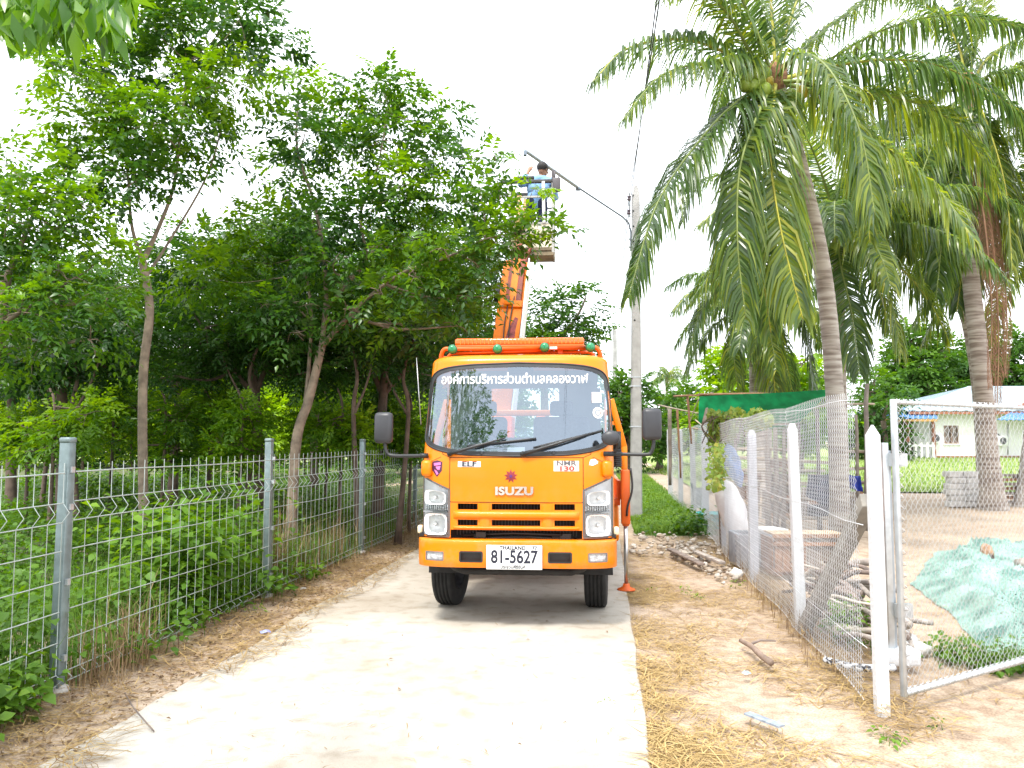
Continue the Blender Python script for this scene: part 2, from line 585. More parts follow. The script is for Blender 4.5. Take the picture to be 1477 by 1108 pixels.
# ================================================================= TRUCK
ORANGE = M('orange truck paint', (.78, .205, .002), .30, var=.03, scale=2, coat=.12, bump=.012, bscale=3, spec=.3)
def dusty(m):
    nt = m.node_tree; N, L = nt.nodes, nt.links
    b = N['Principled BSDF']
    src = b.inputs['Base Color'].links[0].from_socket
    tc = N.new('ShaderNodeTexCoord')
    sp = N.new('ShaderNodeSeparateXYZ'); L.new(tc.outputs['Object'], sp.inputs[0])
    mr = N.new('ShaderNodeMapRange'); mr.inputs['From Min'].default_value = .5; mr.inputs['From Max'].default_value = 1.35
    mr.inputs['To Min'].default_value = .55; mr.inputs['To Max'].default_value = .07
    L.new(sp.outputs['Z'], mr.inputs['Value'])
    n = N.new('ShaderNodeTexNoise'); n.inputs['Scale'].default_value = 7; n.inputs['Detail'].default_value = 8; n.inputs['Roughness'].default_value = .7
    L.new(tc.outputs['Object'], n.inputs['Vector'])
    r = N.new('ShaderNodeValToRGB'); r.color_ramp.elements[0].position = .45; r.color_ramp.elements[1].position = .75
    L.new(n.outputs['Fac'], r.inputs['Fac'])
    mu = N.new('ShaderNodeMath'); mu.operation = 'MULTIPLY'
    L.new(mr.outputs[0], mu.inputs[0]); L.new(r.outputs['Color'], mu.inputs[1])
    mx = N.new('ShaderNodeMix'); mx.data_type = 'RGBA'
    mx.inputs['B'].default_value = (.40, .27, .15, 1)
    L.new(mu.outputs[0], mx.inputs['Factor']); L.new(src, mx.inputs['A']); L.new(mx.outputs['Result'], b.inputs['Base Color'])
    ra = N.new('ShaderNodeMath'); ra.operation = 'MULTIPLY_ADD'; ra.inputs[1].default_value = .6; ra.inputs[2].default_value = .30
    L.new(mu.outputs[0], ra.inputs[0]); L.new(ra.outputs[0], b.inputs['Roughness'])
dusty(ORANGE)
ORANGE2 = M('red orange machine paint', (.70, .115, .008), .45, var=.12, scale=6)
BOOMOR = M('weathered orange boom paint', (.78, .19, .004), .5, var=.05, scale=3.0, spec=.25)
BOOMRED = M('dark red primer', (.20, .03, .015), .6, var=.3, scale=9)
BLACKP = M('black plastic', (.018, .019, .021), .45, var=.2, scale=8)
MIRRORP = M('charcoal mirror shell', (.035, .036, .042), .42, var=.1, scale=5)
RUBBER = M('tyre rubber', (.015, .0145, .0145), .85, var=.3, scale=14, bump=.1)
DARK = M('dark underbody', (.02, .019, .018), .8, var=.3, scale=9)
GREYIN = M('grey cab trim', (.30, .32, .34), .7, var=.06, scale=4)
SEATM = M('grey seat cloth', (.11, .12, .14), .85, var=.15, scale=30)
CHROME = M('chrome', (.85, .86, .88), .12, 1.0, var=.03)
SILVER = M('silver reflector', (.86, .87, .89), .35, .0, var=.05, scale=20)
STEEL = M('bright steel rod', (.55, .55, .56), .3, .9, var=.1, scale=10)
WHITEP = M('white sticker', (.86, .86, .86), .5, var=.02)
WHITEM = M('white boom paint', (.82, .80, .78), .45, var=.05, scale=6)
PLATEM = M('plate white', (.88, .88, .86), .4, var=.03, scale=6)
INKM = M('plate ink', (.012, .014, .03), .5, var=.02)
GREENL = M('green lamp lens', (.005, .20, .07), .18, var=.1, coat=.5)
AMBERL = M('amber beacon lens', (.80, .13, .01), .2, var=.08, scale=20, coat=.4)
CREAMM = M('cream lens', (.80, .70, .48), .35, var=.05)
WINDGL = glassmat('windscreen glass', (.58, .68, .73), .20)
LENSGL = glassmat('lamp glass', (.98, .985, .99), .05)
FROST = M('pressed lamp glass', (.74, .77, .80), .18, .55, var=.25, scale=45, bump=.5, bscale=70)

TR = at(744, 700, 7.0)
truck = thing('bucket_truck', 'bright orange bucket truck with raised boom parked facing forward on the concrete road', 'truck', (TR.x, 7.0, 0), -rad(4.5), local=True)

CAB_W, CAB_N, CAB_R = .905, 4.4, .42
ZB, ZT = 1.57, 2.43          # windscreen bottom / top levels
def cabW(z):
    return CAB_W if z < 1.5 else CAB_W - .038 * min(1.0, (z - 1.5) / .95) ** 1.2
def cabF(z):
    if z < 1.35:
        return .012 * (1.35 - z) ** 2
    if z < 1.65:
        return .27 * (z - 1.35) ** 2 / .6
    return .27 * .15 + .27 * (z - 1.65)
def Yf(x, z, off=0.0):
    u = min(.9995, abs(x) / cabW(z))
    return cabF(z) + CAB_R * (1 - (1 - u ** CAB_N) ** (1 / CAB_N)) - off
def Yb(x, z, off=0.0):           # bumper face
    u = min(.9995, abs(x) / .92)
    b = .07 * max(0, (.63 - z) / .08) ** 2 * .3 + .25 * max(0, z - .775)
    return -.075 + b + .40 * (1 - (1 - u ** 5) ** (1 / 5)) - off
def on(fn, V, F, mb, off, thick=0.0):
    """lay flat (x, z) geometry on a front surface"""
    mb.add([(v[0], fn(v[0], v[1], off + (v[2] if len(v) > 2 else 0)), v[1]) for v in V], F)
    return mb
def patch(poly, fn, off, res=.05, skirt=.0):
    """(x,z) polygon laid on the surface, finely divided, with a skirt back into it"""
    bm = bmesh.new()
    vs = [bm.verts.new((p[0], p[1], 0)) for p in poly]
    f = bm.faces.new(vs)
    xs = [p[0] for p in poly]; zs = [p[1] for p in poly]
    x = math.ceil(min(xs) / res) * res
    while x < max(xs):
        if x > min(xs) + 1e-4:
            bmesh.ops.bisect_plane(bm, geom=bm.verts[:] + bm.edges[:] + bm.faces[:], plane_co=(x, 0, 0), plane_no=(1, 0, 0))
        x += res
    z = math.ceil(min(zs) / res) * res
    while z < max(zs):
        if z > min(zs) + 1e-4:
            bmesh.ops.bisect_plane(bm, geom=bm.verts[:] + bm.edges[:] + bm.faces[:], plane_co=(0, z, 0), plane_no=(0, 1, 0))
        z += res
    if skirt > 0:
        be = [e for e in bm.edges if len(e.link_faces) == 1]
        r = bmesh.ops.extrude_edge_only(bm, edges=be)
        for v in r['geom']:
            if isinstance(v, bmesh.types.BMVert):
                v.co.z = -skirt
    bm.verts.index_update()
    V = [v.co.copy() for v in bm.verts]
    F = [tuple(v.index for v in f.verts) for f in bm.faces]
    bm.free()
    mb = MB()
    return on(fn, V, F, mb, off)
def rrect(x0, x1, z0, z1, r, n=5):
    out = []
    for (cx, cz, a0) in ((x1 - r, z1 - r, 0), (x0 + r, z1 - r, 90), (x0 + r, z0 + r, 180), (x1 - r, z0 + r, 270)):
        for k in range(n + 1):
            a = rad(a0 + 90 * k / n)
            out.append((cx + r * math.cos(a), cz + r * math.sin(a)))
    return out

# windscreen outline in (x,z): a trapezoid with rounded corners, top and bottom bowed
def ws_outline(inset=0.0):
    x0b, x1t = .884, .832
    top = lambda x: ZT - .045 * (x / .8) ** 2
    bot = lambda x: ZB - .01 + .075 * (abs(x) / .85) ** 3
    r = .13
    pts = []
    def side(z):
        t = (z - ZB) / (ZT - ZB)
        return lerp(x0b, x1t, t) - .02 * (2 * t - 1) ** 2 + .02 - inset
    N_ = 40
    for i in range(N_ + 1):                       # superellipse-like blend
        a = PI / 2 * i / N_
        c, s = math.cos(a) ** .22, math.sin(a) ** .22
        z = lerp((ZB + ZT) / 2, top(side(2.2) * c) - inset, s)
        pts.append((side(z) * c, z))
    low = []
    for i in range(N_ + 1):
        a = PI / 2 * i / N_
        c, s = math.cos(a) ** .22, math.sin(a) ** .22
        z = lerp((ZB + ZT) / 2, bot(side(1.7) * c) + inset, s)
        low.append((side(z) * c, z))
    right = low[::-1][:-1] + pts                   # bottom centre -> right -> top centre
    left = [(-x, z) for (x, z) in right[::-1]][1:-1]
    return right + left
def inside(poly, x, z):
    c = False
    j = len(poly) - 1
    for i in range(len(poly)):
        if (poly[i][1] > z) != (poly[j][1] > z) and x < (poly[j][0] - poly[i][0]) * (z - poly[i][1]) / (poly[j][1] - poly[i][1]) + poly[i][0]:
            c = not c
        j = i
    return c
SLOTS = [(a, b, c, d) for (c, d) in ((1.066, 1.122), (.922, .975)) for (a, b) in ((-.535, -.350), (-.222, .222), (.350, .535))]
LOWGAP = (-.60, .60, .80, .884)
HL = [(.622, .826), (.872, .826), (.872, 1.352), (.622, 1.238)]
def cab_body():
    xs = set(round(v, 3) for v in np.arange(-.80, .801, .0125))
    for s in SLOTS:
        xs |= {s[0], s[1]}
    xs |= {LOWGAP[0], LOWGAP[1]}
    xs = sorted(v for v in xs)
    xi = [x / CAB_W for x in xs]
    last = xi[-1]
    extra = [last + (1 - last) * (1 - (1 - k / 14) ** 2.2) for k in range(1, 15)]
    xi = [-e for e in extra[::-1]] + xi + extra
    zs = set(round(v, 3) for v in np.arange(.81, 2.471, .0125))
    for s in SLOTS:
        zs |= {s[2], s[3]}
    zs |= {LOWGAP[3]}
    zs = sorted(zs)
    out = ws_outline(.014)
    V, Fc = [], []
    nb = 6
    cols = len(xi) + 2 * nb
    for z in zs:
        w = cabW(z)
        back = 1.62
        ys = cabF(z) + CAB_R
        for k in range(nb):
            V.append((-w, lerp(back, ys, k / nb), z))
        for u in xi:
            x = u * w
            V.append((x, Yf(x, z) if abs(u) < 1 else ys, z))
        for k in range(nb):
            V.append((w, lerp(ys, back, (k + 1) / nb), z))
    for j in range(len(zs) - 1):
        zc = (zs[j] + zs[j + 1]) / 2
        for i in range(cols - 1):
            a = j * cols + i
            k = i - nb
            if 0 <= k < len(xi) - 1:
                xc = (xi[k] + xi[k + 1]) / 2 * cabW(zc)
                if any(s[0] < xc < s[1] and s[2] < zc < s[3] for s in SLOTS + [LOWGAP]):
                    continue
                if 1.5 < zc < 2.46 and inside(out, xc, zc):
                    continue
                if zc < 1.37 and inside([(p[0] + .0, p[1]) for p in HL], abs(xc), zc):
                    continue
            else:                                  # side window openings
                yk = (V[a][1] + V[a + 1][1]) / 2
                if 1.62 < zc < 2.28 and .62 < yk < 1.40:
                    continue
                if zc < 1.02 and yk > .62:         # wheel arch side
                    continue
            Fc.append((a, a + 1, a + cols + 1, a + cols))
    # roof: shrinking rings
    base = (len(zs) - 1) * cols
    ring = V[base:base + cols]
    cx, cy = 0.0, .95
    prev = base
    for (k, dz) in ((.985, .022), (.955, .042), (.90, .058), (.78, .072), (.5, .084), (.02, .088)):
        o = len(V)
        for (x, y, z) in ring:
            V.append((x * k, cy + (y - cy) * k, ring[0][2] + dz))
        for i in range(cols - 1):
            Fc.append((prev + i, prev + i + 1, o + i + 1, o + i))
        Fc.append((prev + cols - 1, prev, o, o + cols - 1))
        prev = o
    b = np_obj('cab_body', V, Fc, ORANGE, truck, smooth=True)
    return b
body = cab_body()
# lips inside the grille slots, radiator darkness behind
mb = MB()
for s in SLOTS:
    for (x0, z0, x1, z1) in ((s[0], s[2], s[1], s[2]), (s[0], s[3], s[1], s[3]), (s[0], s[2], s[0], s[3]), (s[1], s[2], s[1], s[3])):
        n = 6
        for k in range(n):
            xa, xb = lerp(x0, x1, k / n), lerp(x0, x1, (k + 1) / n)
            za, zb = lerp(z0, z1, k / n), lerp(z0, z1, (k + 1) / n)
            mb.add([(xa, Yf(xa, za), za), (xb, Yf(xb, zb), zb), (xb, Yf(xb, zb) + .035, zb), (xa, Yf(xa, za) + .035, za)], [(0, 1, 2, 3)])
mb.build('grille_lip', ORANGE, body)
# proud rounded grille bars
for (z0, z1, pr) in ((.985, 1.056, .03), (.887, .918, .02)):
    p = patch([(-.575, z0), (.575, z0), (.575, z1), (-.575, z1)], Yf, 0.0, .0125)
    p.v = [(x, y - pr * max(0.0, 1 - ((z - (z0 + z1) / 2) / ((z1 - z0) / 2)) ** 2) ** .5 * min(1, (.575 - abs(x)) / .03) - .001, z) for (x, y, z) in p.v]
    p.sm = [True] * len(p.f)
    p.build('grille_bar', ORANGE, body)
mb = MB()
for sx in (-1, 1):                                  # uprights between the slots
    x0, x1 = (.235, .335)
    p = patch([(sx * x0, .915), (sx * x1, .915), (sx * x1, 1.125), (sx * x0, 1.125)][::sx], Yf, 0.0, .0125)
    MB().add([(x, y - .014 * max(0.0, 1 - ((abs(x) - .285) / .05) ** 2) ** .5 - .001, z) for (x, y, z) in p.v], p.f, True).build('grille_upright', ORANGE, body)
MB().box((0, .20, .97), (1.24, .06, .36)).box((0, .25, .70), (1.5, .12, .3)).build('radiator', DARK, truck)
mb = MB()
for k in range(38):
    x = -.56 + k * .03
    mb.box((x, .155, .97), (.006, .02, .30))
mb.build('radiator_fin', M('radiator fin metal', (.06, .06, .06), .5, .5), truck, kind='stuff')
mb = MB()
for (a, b) in (((-.5, .12, .82), (.42, .10, .835)), ((-.3, .11, .80), (.55, .12, .79))):
    mb.tube([a, Vector(a).lerp(Vector(b), .5) + Vector((0, .01, .015)), b], .013, 8)
mb.box((-.33, .11, .83), (.09, .05, .05)).box((.45, .12, .82), (.1, .05, .05))
mb.build('hose', BLACKP, truck)

# panel gaps round the hood flap and the wiper cowl
def strip(pts, w, fn, off, mb):
    for a, b in zip(pts[:-1], pts[1:]):
        d = Vector((b[0] - a[0], b[1] - a[1], 0))
        n = Vector((-d.y, d.x, 0)).normalized() * w / 2
        m_ = max(1, int(d.length / .05))
        for k in range(m_):
            p, q = Vector((a[0], a[1], 0)) + d * (k / m_), Vector((a[0], a[1], 0)) + d * ((k + 1) / m_)
            V = [p + n, q + n, q - n, p - n]
            mb.add([(v.x, fn(v.x, v.y, off), v.y) for v in V], [(0, 1, 2, 3)])
mb = MB()
strip([(-.613, 1.145), (-.613, 1.541), (.613, 1.541), (.613, 1.145), (.60, 1.134), (-.60, 1.134), (-.613, 1.145)], .007, Yf, .0015, mb)
strip([(-.613, 1.541), (-.685, 1.572), (-.685, 1.64)], .006, Yf, .0015, mb)
strip([(.613, 1.541), (.685, 1.572), (.685, 1.64)], .006, Yf, .0015, mb)
for sx in (-1, 1):
    strip([(sx * .872, 1.36), (sx * .872, 1.44), (sx * .80, 1.50), (sx * .70, 1.545)], .005, Yf, .0015, mb)
mb.build('panel_gap', M('panel gap shadow line', (.10, .03, .004), .9), body)

# windscreen: glass, black ceramic edge, rubber seal
o_in, o_out = ws_outline(.032), ws_outline(-.006)
mb = MB()
n = len(o_out)
ring = [(x, z, 0) for (x, z) in o_out] + [(x, z, 0) for (x, z) in ws_outline(.012)] + [(x, z, 0) for (x, z) in o_in]
on(Yf, ring, [(i + a, (i + 1) % n + a, (i + 1) % n + n + a, i + n + a) for i in range(n) for a in (0, n)], mb, .006)
wsg = patch([(x, z) for (x, z) in ws_outline(.0)], Yf, .002, .04)
wsg.sm = [True] * len(wsg.f)
wind = wsg.build('windscreen', WINDGL, truck)
mb.build('black_edge', BLACKP, wind)
mb = MB()
mb.tube([(x, Yf(x, z, .004), z) for (x, z) in o_out] + [(o_out[0][0], Yf(*o_out[0], .004), o_out[0][1])], .009, 6, False)
mb.build('rubber_seal', BLACKP, wind)
# lettering on the glass
V, F = text_mesh('องค์การบริหารส่วนตำบลคลองวาฬ', .105, bold=.0011)
wd = max(v.x for v in V) - min(v.x for v in V)
k = 1.40 / wd
mb = MB()
on(Yf, [(v.x * k - .035, v.y * 1.2 + 2.275) for v in V], F, mb, .008)
mb.build('windscreen_lettering', WHITEP, wind)
mb = MB()
p = patch([(.70, 2.05), (.79, 2.05), (.79, 2.15), (.70, 2.15)][::1], Yf, .007, .05); mb.add(p.v, p.f)
mb.build('tax_disc', M('tax sticker pale pink', (.78, .70, .74), .5, var=.12, scale=40), wind)
mb = MB()
on(Yf, [(.755 + r * math.cos(a), 1.955 + r * 1.1 * math.sin(a)) for r in (.028, .048) for a in [2 * PI * k / 20 for k in range(20)]], [(k, (k + 1) % 20, 20 + (k + 1) % 20, 20 + k) for k in range(20)], mb, .007)
on(Yf, [(.755 + r * math.cos(a), 1.955 + r * 1.1 * math.sin(a)) for r in (.0, .018) for a in [2 * PI * k / 12 for k in range(12)]], [(k, (k + 1) % 12, 12 + (k + 1) % 12, 12 + k) for k in range(12)], mb, .007)
mb.build('round_sticker', WHITEP, wind)

# interior
MB().box((0, 1.03, .98), (1.70, 1.1, .06)).build('cab_floor', DARK, truck)
mb = MB()
mb.box((0, 1.58, 1.35), (1.70, .03, .76)).box((0, 1.58, 2.38), (1.6, .03, .20)).box((-.62, 1.58, 2.0), (.46, .03, .56)).box((.60, 1.58, 2.0), (.46, .03, .56))
mb.build('cab_rear_wall', GREYIN, truck)
MB().box((.0, 1.58, 2.0), (.80, .006, .56)).build('rear_window', LENSGL, truck)
MB().box((0, .47, 1.46), (1.64, .42, .16), bev=.06).box((-.42, .50, 1.56), (.5, .3, .10), bev=.04).build('dashboard', GREYIN, truck)
mb = MB()
c = Vector((-.42, .72, 1.62)); Rw = Matrix.Rotation(rad(-38), 3, 'X')
mb.tube([c + Rw @ Vector((.21 * math.cos(a), .0, .21 * math.sin(a))) for a in [2 * PI * k / 28 for k in range(29)]], .014, 8, False)
for a in (90, 210, 330):
    mb.bar(c, c + Rw @ Vector((.2 * math.cos(rad(a)), 0, .2 * math.sin(rad(a)))), .03, .015)
mb.ball(c, .05)
mb.build('steering_wheel', BLACKP, truck)
for (x, w) in ((-.45, .50), (.40, .62)):
    s = MB().box((x, 1.12, 1.30), (w, .46, .16), bev=.05).build('seat', SEATM, truck)
    MB().box((x, 1.40, 1.66), (w, .13, .60), Matrix.Rotation(rad(-10), 3, 'X'), .05).build('backrest', SEATM, s)
    MB().box((x, 1.47, 2.05), (.26, .09, .17), Matrix.Rotation(rad(-8), 3, 'X'), .04).build('headrest', SEATM, s)
MB().box((0, .66, 2.40), (.26, .05, .08), bev=.02).build('rear_view_mirror', BLACKP, truck)
MB().box((-.03, .42, 1.60), (.17, .1, .01), Matrix.Rotation(rad(35), 3, 'X')).build('paper_sheet', WHITEP, truck)
# doors' window glass
for sx in (-1, 1):
    V = [(sx * (cabW(z) + .002), y, z) for (y, z) in ((.62, 1.62), (1.40, 1.62), (1.40, 2.28), (.70, 2.28))]
    MB().add(V, [(0, 1, 2, 3)]).build('side_window', LENSGL, truck)

# wipers and washer nozzles
def wiper(p0, p1, b0, b1):
    arm = MB()
    P = [(lerp(p0[0], p1[0], t), lerp(p0[1], p1[1], t)) for t in (0, .2, .5, .8, 1)]
    arm.tube([(x, Yf(x, z, .035 + .02 * math.sin(PI * i / 4)), z) for i, (x, z) in enumerate(P)], [.019, .015, .012, .009, .007], 8)
    x, z = p0
    arm.ball((x, Yf(x, z, .02), z), .026)
    w = arm.build('wiper', BLACKP, truck)
    bl = MB()
    B = [(lerp(b0[0], b1[0], t), lerp(b0[1], b1[1], t)) for t in np.linspace(0, 1, 9)]
    bl.tube([(x, Yf(x, z, .022), z) for (x, z) in B], .011, 6)
    bl.build('blade', BLACKP, w)
wiper((-.615, 1.575), (-.10, 1.72), (-.45, 1.645), (.185, 1.715))
wiper((.065, 1.575), (.70, 1.765), (.16, 1.63), (.80, 1.79))
for x in (-.315, .345):
    MB().ball((x, Yf(x, 1.575, .004), 1.575), .021, sq=(1, .5, 1)).build('washer_nozzle', BLACKP, truck)

# headlights
def headlight(sx):
    hh = thing_part = None
    poly = [(sx * x, z) for (x, z) in HL]
    if sx < 0:
        poly = poly[::-1]
    big = [(sx * (x + (.008 if x > .7 else -.008)), z + (.008 if z > 1 else -.006)) for (x, z) in HL]
    # housing walls going back
    mb = MB()
    m = 10
    loop = []
    for a, b in zip(HL, HL[1:] + HL[:1]):
        for k in range(m):
            loop.append((lerp(a[0], b[0], k / m), lerp(a[1], b[1], k / m)))
    nn = len(loop)
    vs = [(sx * x, Yf(x, z, .001), z) for (x, z) in loop] + [(sx * x, Yf(.62, z) + .062 + .25 * (x - .62), z) for (x, z) in loop]
    mb.add(vs, [(i, (i + 1) % nn, nn + (i + 1) % nn, nn + i) for i in range(nn)])
    mb.add([vs[nn + 0], vs[nn + m], vs[nn + 2 * m], vs[nn + 3 * m]], [(0, 1, 2, 3)])
    hl = mb.build('headlight', SILVER, truck)
    REFL = M('lamp reflector', (.95, .96, .97), .2, .1, var=.04, scale=30)
    # reflector dishes
    for (cx, cz, r, dep) in ((.744, .930, .112, .05), (.750, 1.172, .104, .045)):
        y0 = Yf(.66, cz) + .058
        prof = [(r * t, -dep * t * t) for t in (0.05, .2, .35, .5, .65, .8, .9, 1.0)]
        d = MB()
        n_ = 24
        for (rr, h) in prof:
            for k in range(n_):
                a = 2 * PI * k / n_
                se = (abs(math.cos(a)) ** 5 + abs(math.sin(a)) ** 5) ** (-1 / 5)       # rounded square dish
                ex = min(rr * se * math.cos(a), .118)
                ez = rr * se * math.sin(a) * (.86 if cz < 1 else .62)
                if cz > 1:
                    ez += .20 * ex * max(0, ez) / r                                   # follows the slanted top edge
                d.v.append((sx * (cx + ex), y0 + h + .035 * (ex / r) + .004 * math.sin(k * 2.6) * (rr / r), cz + ez))
        for i in range(len(prof) - 1):
            for k in range(n_):
                a, b = i * n_ + k, i * n_ + (k + 1) % n_
                d.f.append((a, b, b + n_, a + n_)); d.sm.append(True)
        d.build('reflector', REFL, hl)
        MB().ball((sx * cx, y0 - .02, cz), .018, sq=(1, 1.2, 1)).build('bulb', M('bulb glass', (.8, .8, .78), .2), hl)
    # fluted band between the two lamps
    fl = MB()
    for k in range(11):
        x = .635 + k * .021
        fl.box((sx * x, Yf(x, 1.08) + .035, 1.082), (.013, .03, .055), bev=.004)
    fl.build('lens_fluting', FROST, hl, kind='stuff')
    MB().box((sx * .745, Yf(.74, 1.045) + .03, 1.042), (.24, .05, .010), Matrix.Rotation(-sx * rad(-14), 3, 'Z')).build('divider', M('lamp grey', (.25, .26, .27), .5), hl)
    g = patch([(sx * x, z) for (x, z) in HL] if sx > 0 else [(sx * x, z) for (x, z) in HL][::-1], Yf, .003, .03)
    g.sm = [True] * len(g.f)
    g.build('lens', LENSGL, hl)
    fr = MB()
    lp = big + big[:1]
    strip([(p[0], p[1]) for p in lp], .016, Yf, .005, fr)
    fr.build('lamp_surround', M('lamp seal grey', (.10, .10, .10), .5), hl)
    return hl
for sx in (-1, 1):
    headlight(sx)

# bumper
def bumper():
    holes = [(-.50, -.30, .612, .695), (.30, .50, .612, .695), (-.82, -.655, .617, .69), (.655, .82, .617, .69)]
    xs = sorted(set(list(np.round(np.linspace(-.86, .86, 87), 4)) + [h[0] for h in holes] + [h[1] for h in holes]))
    xs = [-.9199, -.917, -.91, -.90, -.885] + [float(x) for x in xs] + [.885, .90, .91, .917, .9199]
    zs = sorted(set([.555, .558, .565, .578, .595, .612, .617, .64, .665, .69, .695, .715,   .72, .75, .765, .778, .788, .795]))
    V, Fc = [], []
    for z in zs:
        for x in xs:
            V.append((x, Yb(x, z), z))
    w = len(xs)
    for j in range(len(zs) - 1):
        for i in range(w - 1):
            xc, zc = (xs[i] + xs[i + 1]) / 2, (zs[j] + zs[j + 1]) / 2
            if any(h[0] < xc < h[1] and h[2] < zc < h[3] for h in holes):
                continue
            a = j * w + i
            Fc.append((a, a + 1, a + w + 1, a + w))
    # top and bottom ledges back
    for zi in (0, len(zs) - 1):
        o = len(V)
        for x in xs:
            V.append((x, max(Yb(x, zs[zi]) + .01, .12), zs[zi] + (.004 if zi else 0)))
        for i in range(w - 1):
            Fc.append((zi * w + i, zi * w + i + 1, o + i + 1, o + i))
    # wrapped ends
    for s_ in (0, w - 1):
        o = len(V)
        for z in zs:
            V.append((xs[s_], .62, z))
        for j in range(len(zs) - 1):
            Fc.append((j * w + s_, (j + 1) * w + s_, o + j + 1, o + j))
    bp = np_obj('bumper', V, Fc, ORANGE, truck, smooth=False)
    mod = MB()
    for h in holes:
        for (x0, z0, x1, z1) in ((h[0], h[2], h[1], h[2]), (h[0], h[3], h[1], h[3]), (h[0], h[2], h[0], h[3]), (h[1], h[2], h[1], h[3])):
            mod.add([(x0, Yb(x0, z0), z0), (x1, Yb(x1, z1), z1), (x1, Yb(x1, z1) + .05, z1), (x0, Yb(x0, z0) + .05, z0)], [(0, 1, 2, 3)])
    mod.build('opening_lip', ORANGE, bp)
    for h in holes[:2]:
        xm = (h[0] + h[1]) / 2
        MB().box((xm, Yb(xm, .65) + .055, .653), (.198, .02, .082)).build('air_opening', BLACKP, bp)
        fr = MB()
        strip([(h[0], h[2]), (h[1], h[2]), (h[1], h[3]), (h[0], h[3]), (h[0], h[2])], .016, Yb, .002, fr)
        fr.build('opening_frame', BLACKP, bp)
    for h in holes[2:]:
        xm = (h[0] + h[1]) / 2
        fo = MB()
        fo.add([(x, Yb(x, z) + .045, z) for (x, z) in ((h[0], h[2]), (h[1], h[2]), (h[1], h[3]), (h[0], h[3]))], [(0, 1, 2, 3)])
        fg = fo.build('fog_lamp', SILVER, bp)
        gl = patch([(h[0], h[2]), (h[1], h[2]), (h[1], h[3]), (h[0], h[3])], Yb, -.008, .03)
        gl.build('lens', M('fog lens', (.50, .50, .52), .15, .3, var=.3, scale=25, bump=.4), fg)
        fr = MB()
        strip([(h[0], h[2]), (h[1], h[2]), (h[1], h[3]), (h[0], h[3]), (h[0], h[2])], .010, Yb, .002, fr)
        fr.build('lamp_surround', M('fog lamp rim', (.16, .15, .14), .5), fg)
    # number plate
    pl = MB().box((-.008, -.092, .655), (.50, .012, .215), bev=.004).build('number_plate', PLATEM, bp)
    def ptext(body, x, z, size, bold, sx_=1.0, mat=INKM, nm='plate_lettering', sp=1.0):
        V, F = text_mesh(body, size, bold=bold, sx=sx_, space=sp)
        MB().add([(v.x + x, -.0992, v.y + z) for v in V], F).build(nm, mat, pl)
    ptext('81-5627', -.008, .655, .158, .0042, .80)
    ptext('THAILAND', -.022, .738, .044, .0022, 1.0, sp=1.1)
    ptext('77', .175, .738, .042, .0020)
    ptext('ประจวบคีรีขันธ์', -.02, .569, .038, .0012)
    rim = MB()
    x0, x1, z0, z1 = -.252, .236, .553, .757
    for (a, b) in (((x0, z0), (x1, z0)), ((x1, z0), (x1, z1)), ((x1, z1), (x0, z1)), ((x0, z1), (x0, z0))):
        rim.bar((a[0], -.0988, a[1]), (b[0], -.0988, b[1]), .004, .003)
    rim.build('plate_border', M('plate border grey', (.5, .5, .5), .5), pl)
    return bp
bump_o = bumper()
for sx in (-1, 1):
    MB().box((sx * .915, .20, .865), (.05, .07, .075), bev=.015).build('side_marker', CREAMM, truck)
    MB().box((sx * .885, .30, .822), (.05, .3, .03)).build('bumper_seal', BLACKP, truck)

# badges
mb = MB()
V, F = text_mesh('ISUZU', .098, bold=.0045, ext=.006, sx=1.25, space=1.05)
on(Yf, [(v.x - .015, v.y + 1.235, v.z) for v in V], F, mb, .008)
mb.build('chrome_lettering', CHROME, truck)
mb = MB()
V, F = text_mesh('ELF', .062, bold=.002, sx=1.55)
p = patch([(-.535, 1.455), (-.325, 1.455), (-.325, 1.505), (-.535, 1.505)], Yf, .003, .05)
s_ = p.build('badge', WHITEP, truck)
on(Yf, [(v.x - .43, v.y + 1.48) for v in V], F, mb, .006)
mb.build('badge_lettering', INKM, s_)
p = patch([(.345, 1.418), (.575, 1.418), (.575, 1.512), (.345, 1.512)], Yf, .003, .05)
s_ = p.build('badge', M('badge backing', (.83, .66, .58), .5), truck)
mb = MB()
V, F = text_mesh('NMR', .062, bold=.0012, sx=1.35)
on(Yf, [(v.x + .46, v.y + 1.489) for v in V], F, mb, .006)
mb.build('badge_lettering', M('badge dark grey', (.08, .085, .10), .5), s_)
mb = MB()
V, F = text_mesh('130', .056, bold=.002, sx=1.75)
on(Yf, [(v.x + .46, v.y + 1.441) for v in V], F, mb, .006)
mb.build('badge_lettering', M('badge red', (.75, .06, .05), .5), s_)
mb = MB()
pts = []
for k in range(18):
    r = .062 if k % 2 == 0 else .036
    a = 2 * PI * k / 18 + .2
    pts.append((-.045 + r * math.cos(a), 1.372 + r * math.sin(a), .0))
on(Yf, [(-.045, 1.372, .004)] + pts, [(0, 1 + k, 1 + (k + 1) % 18) for k in range(18)], mb, .003)
st = mb.build('star_badge', M('dark red emblem', (.22, .02, .03), .35), truck)
mb = MB()
on(Yf, [(-.045 + r * math.cos(a), 1.372 + r * math.sin(a)) for (r, a) in [(0, 0)] + [(.014, 2 * PI * k / 14) for k in range(14)]], [(0, 1 + k, 1 + (k + 1) % 14) for k in range(14)], mb, .009)
mb.build('emblem_centre', M('purple enamel', (.10, .02, .14), .3), st)
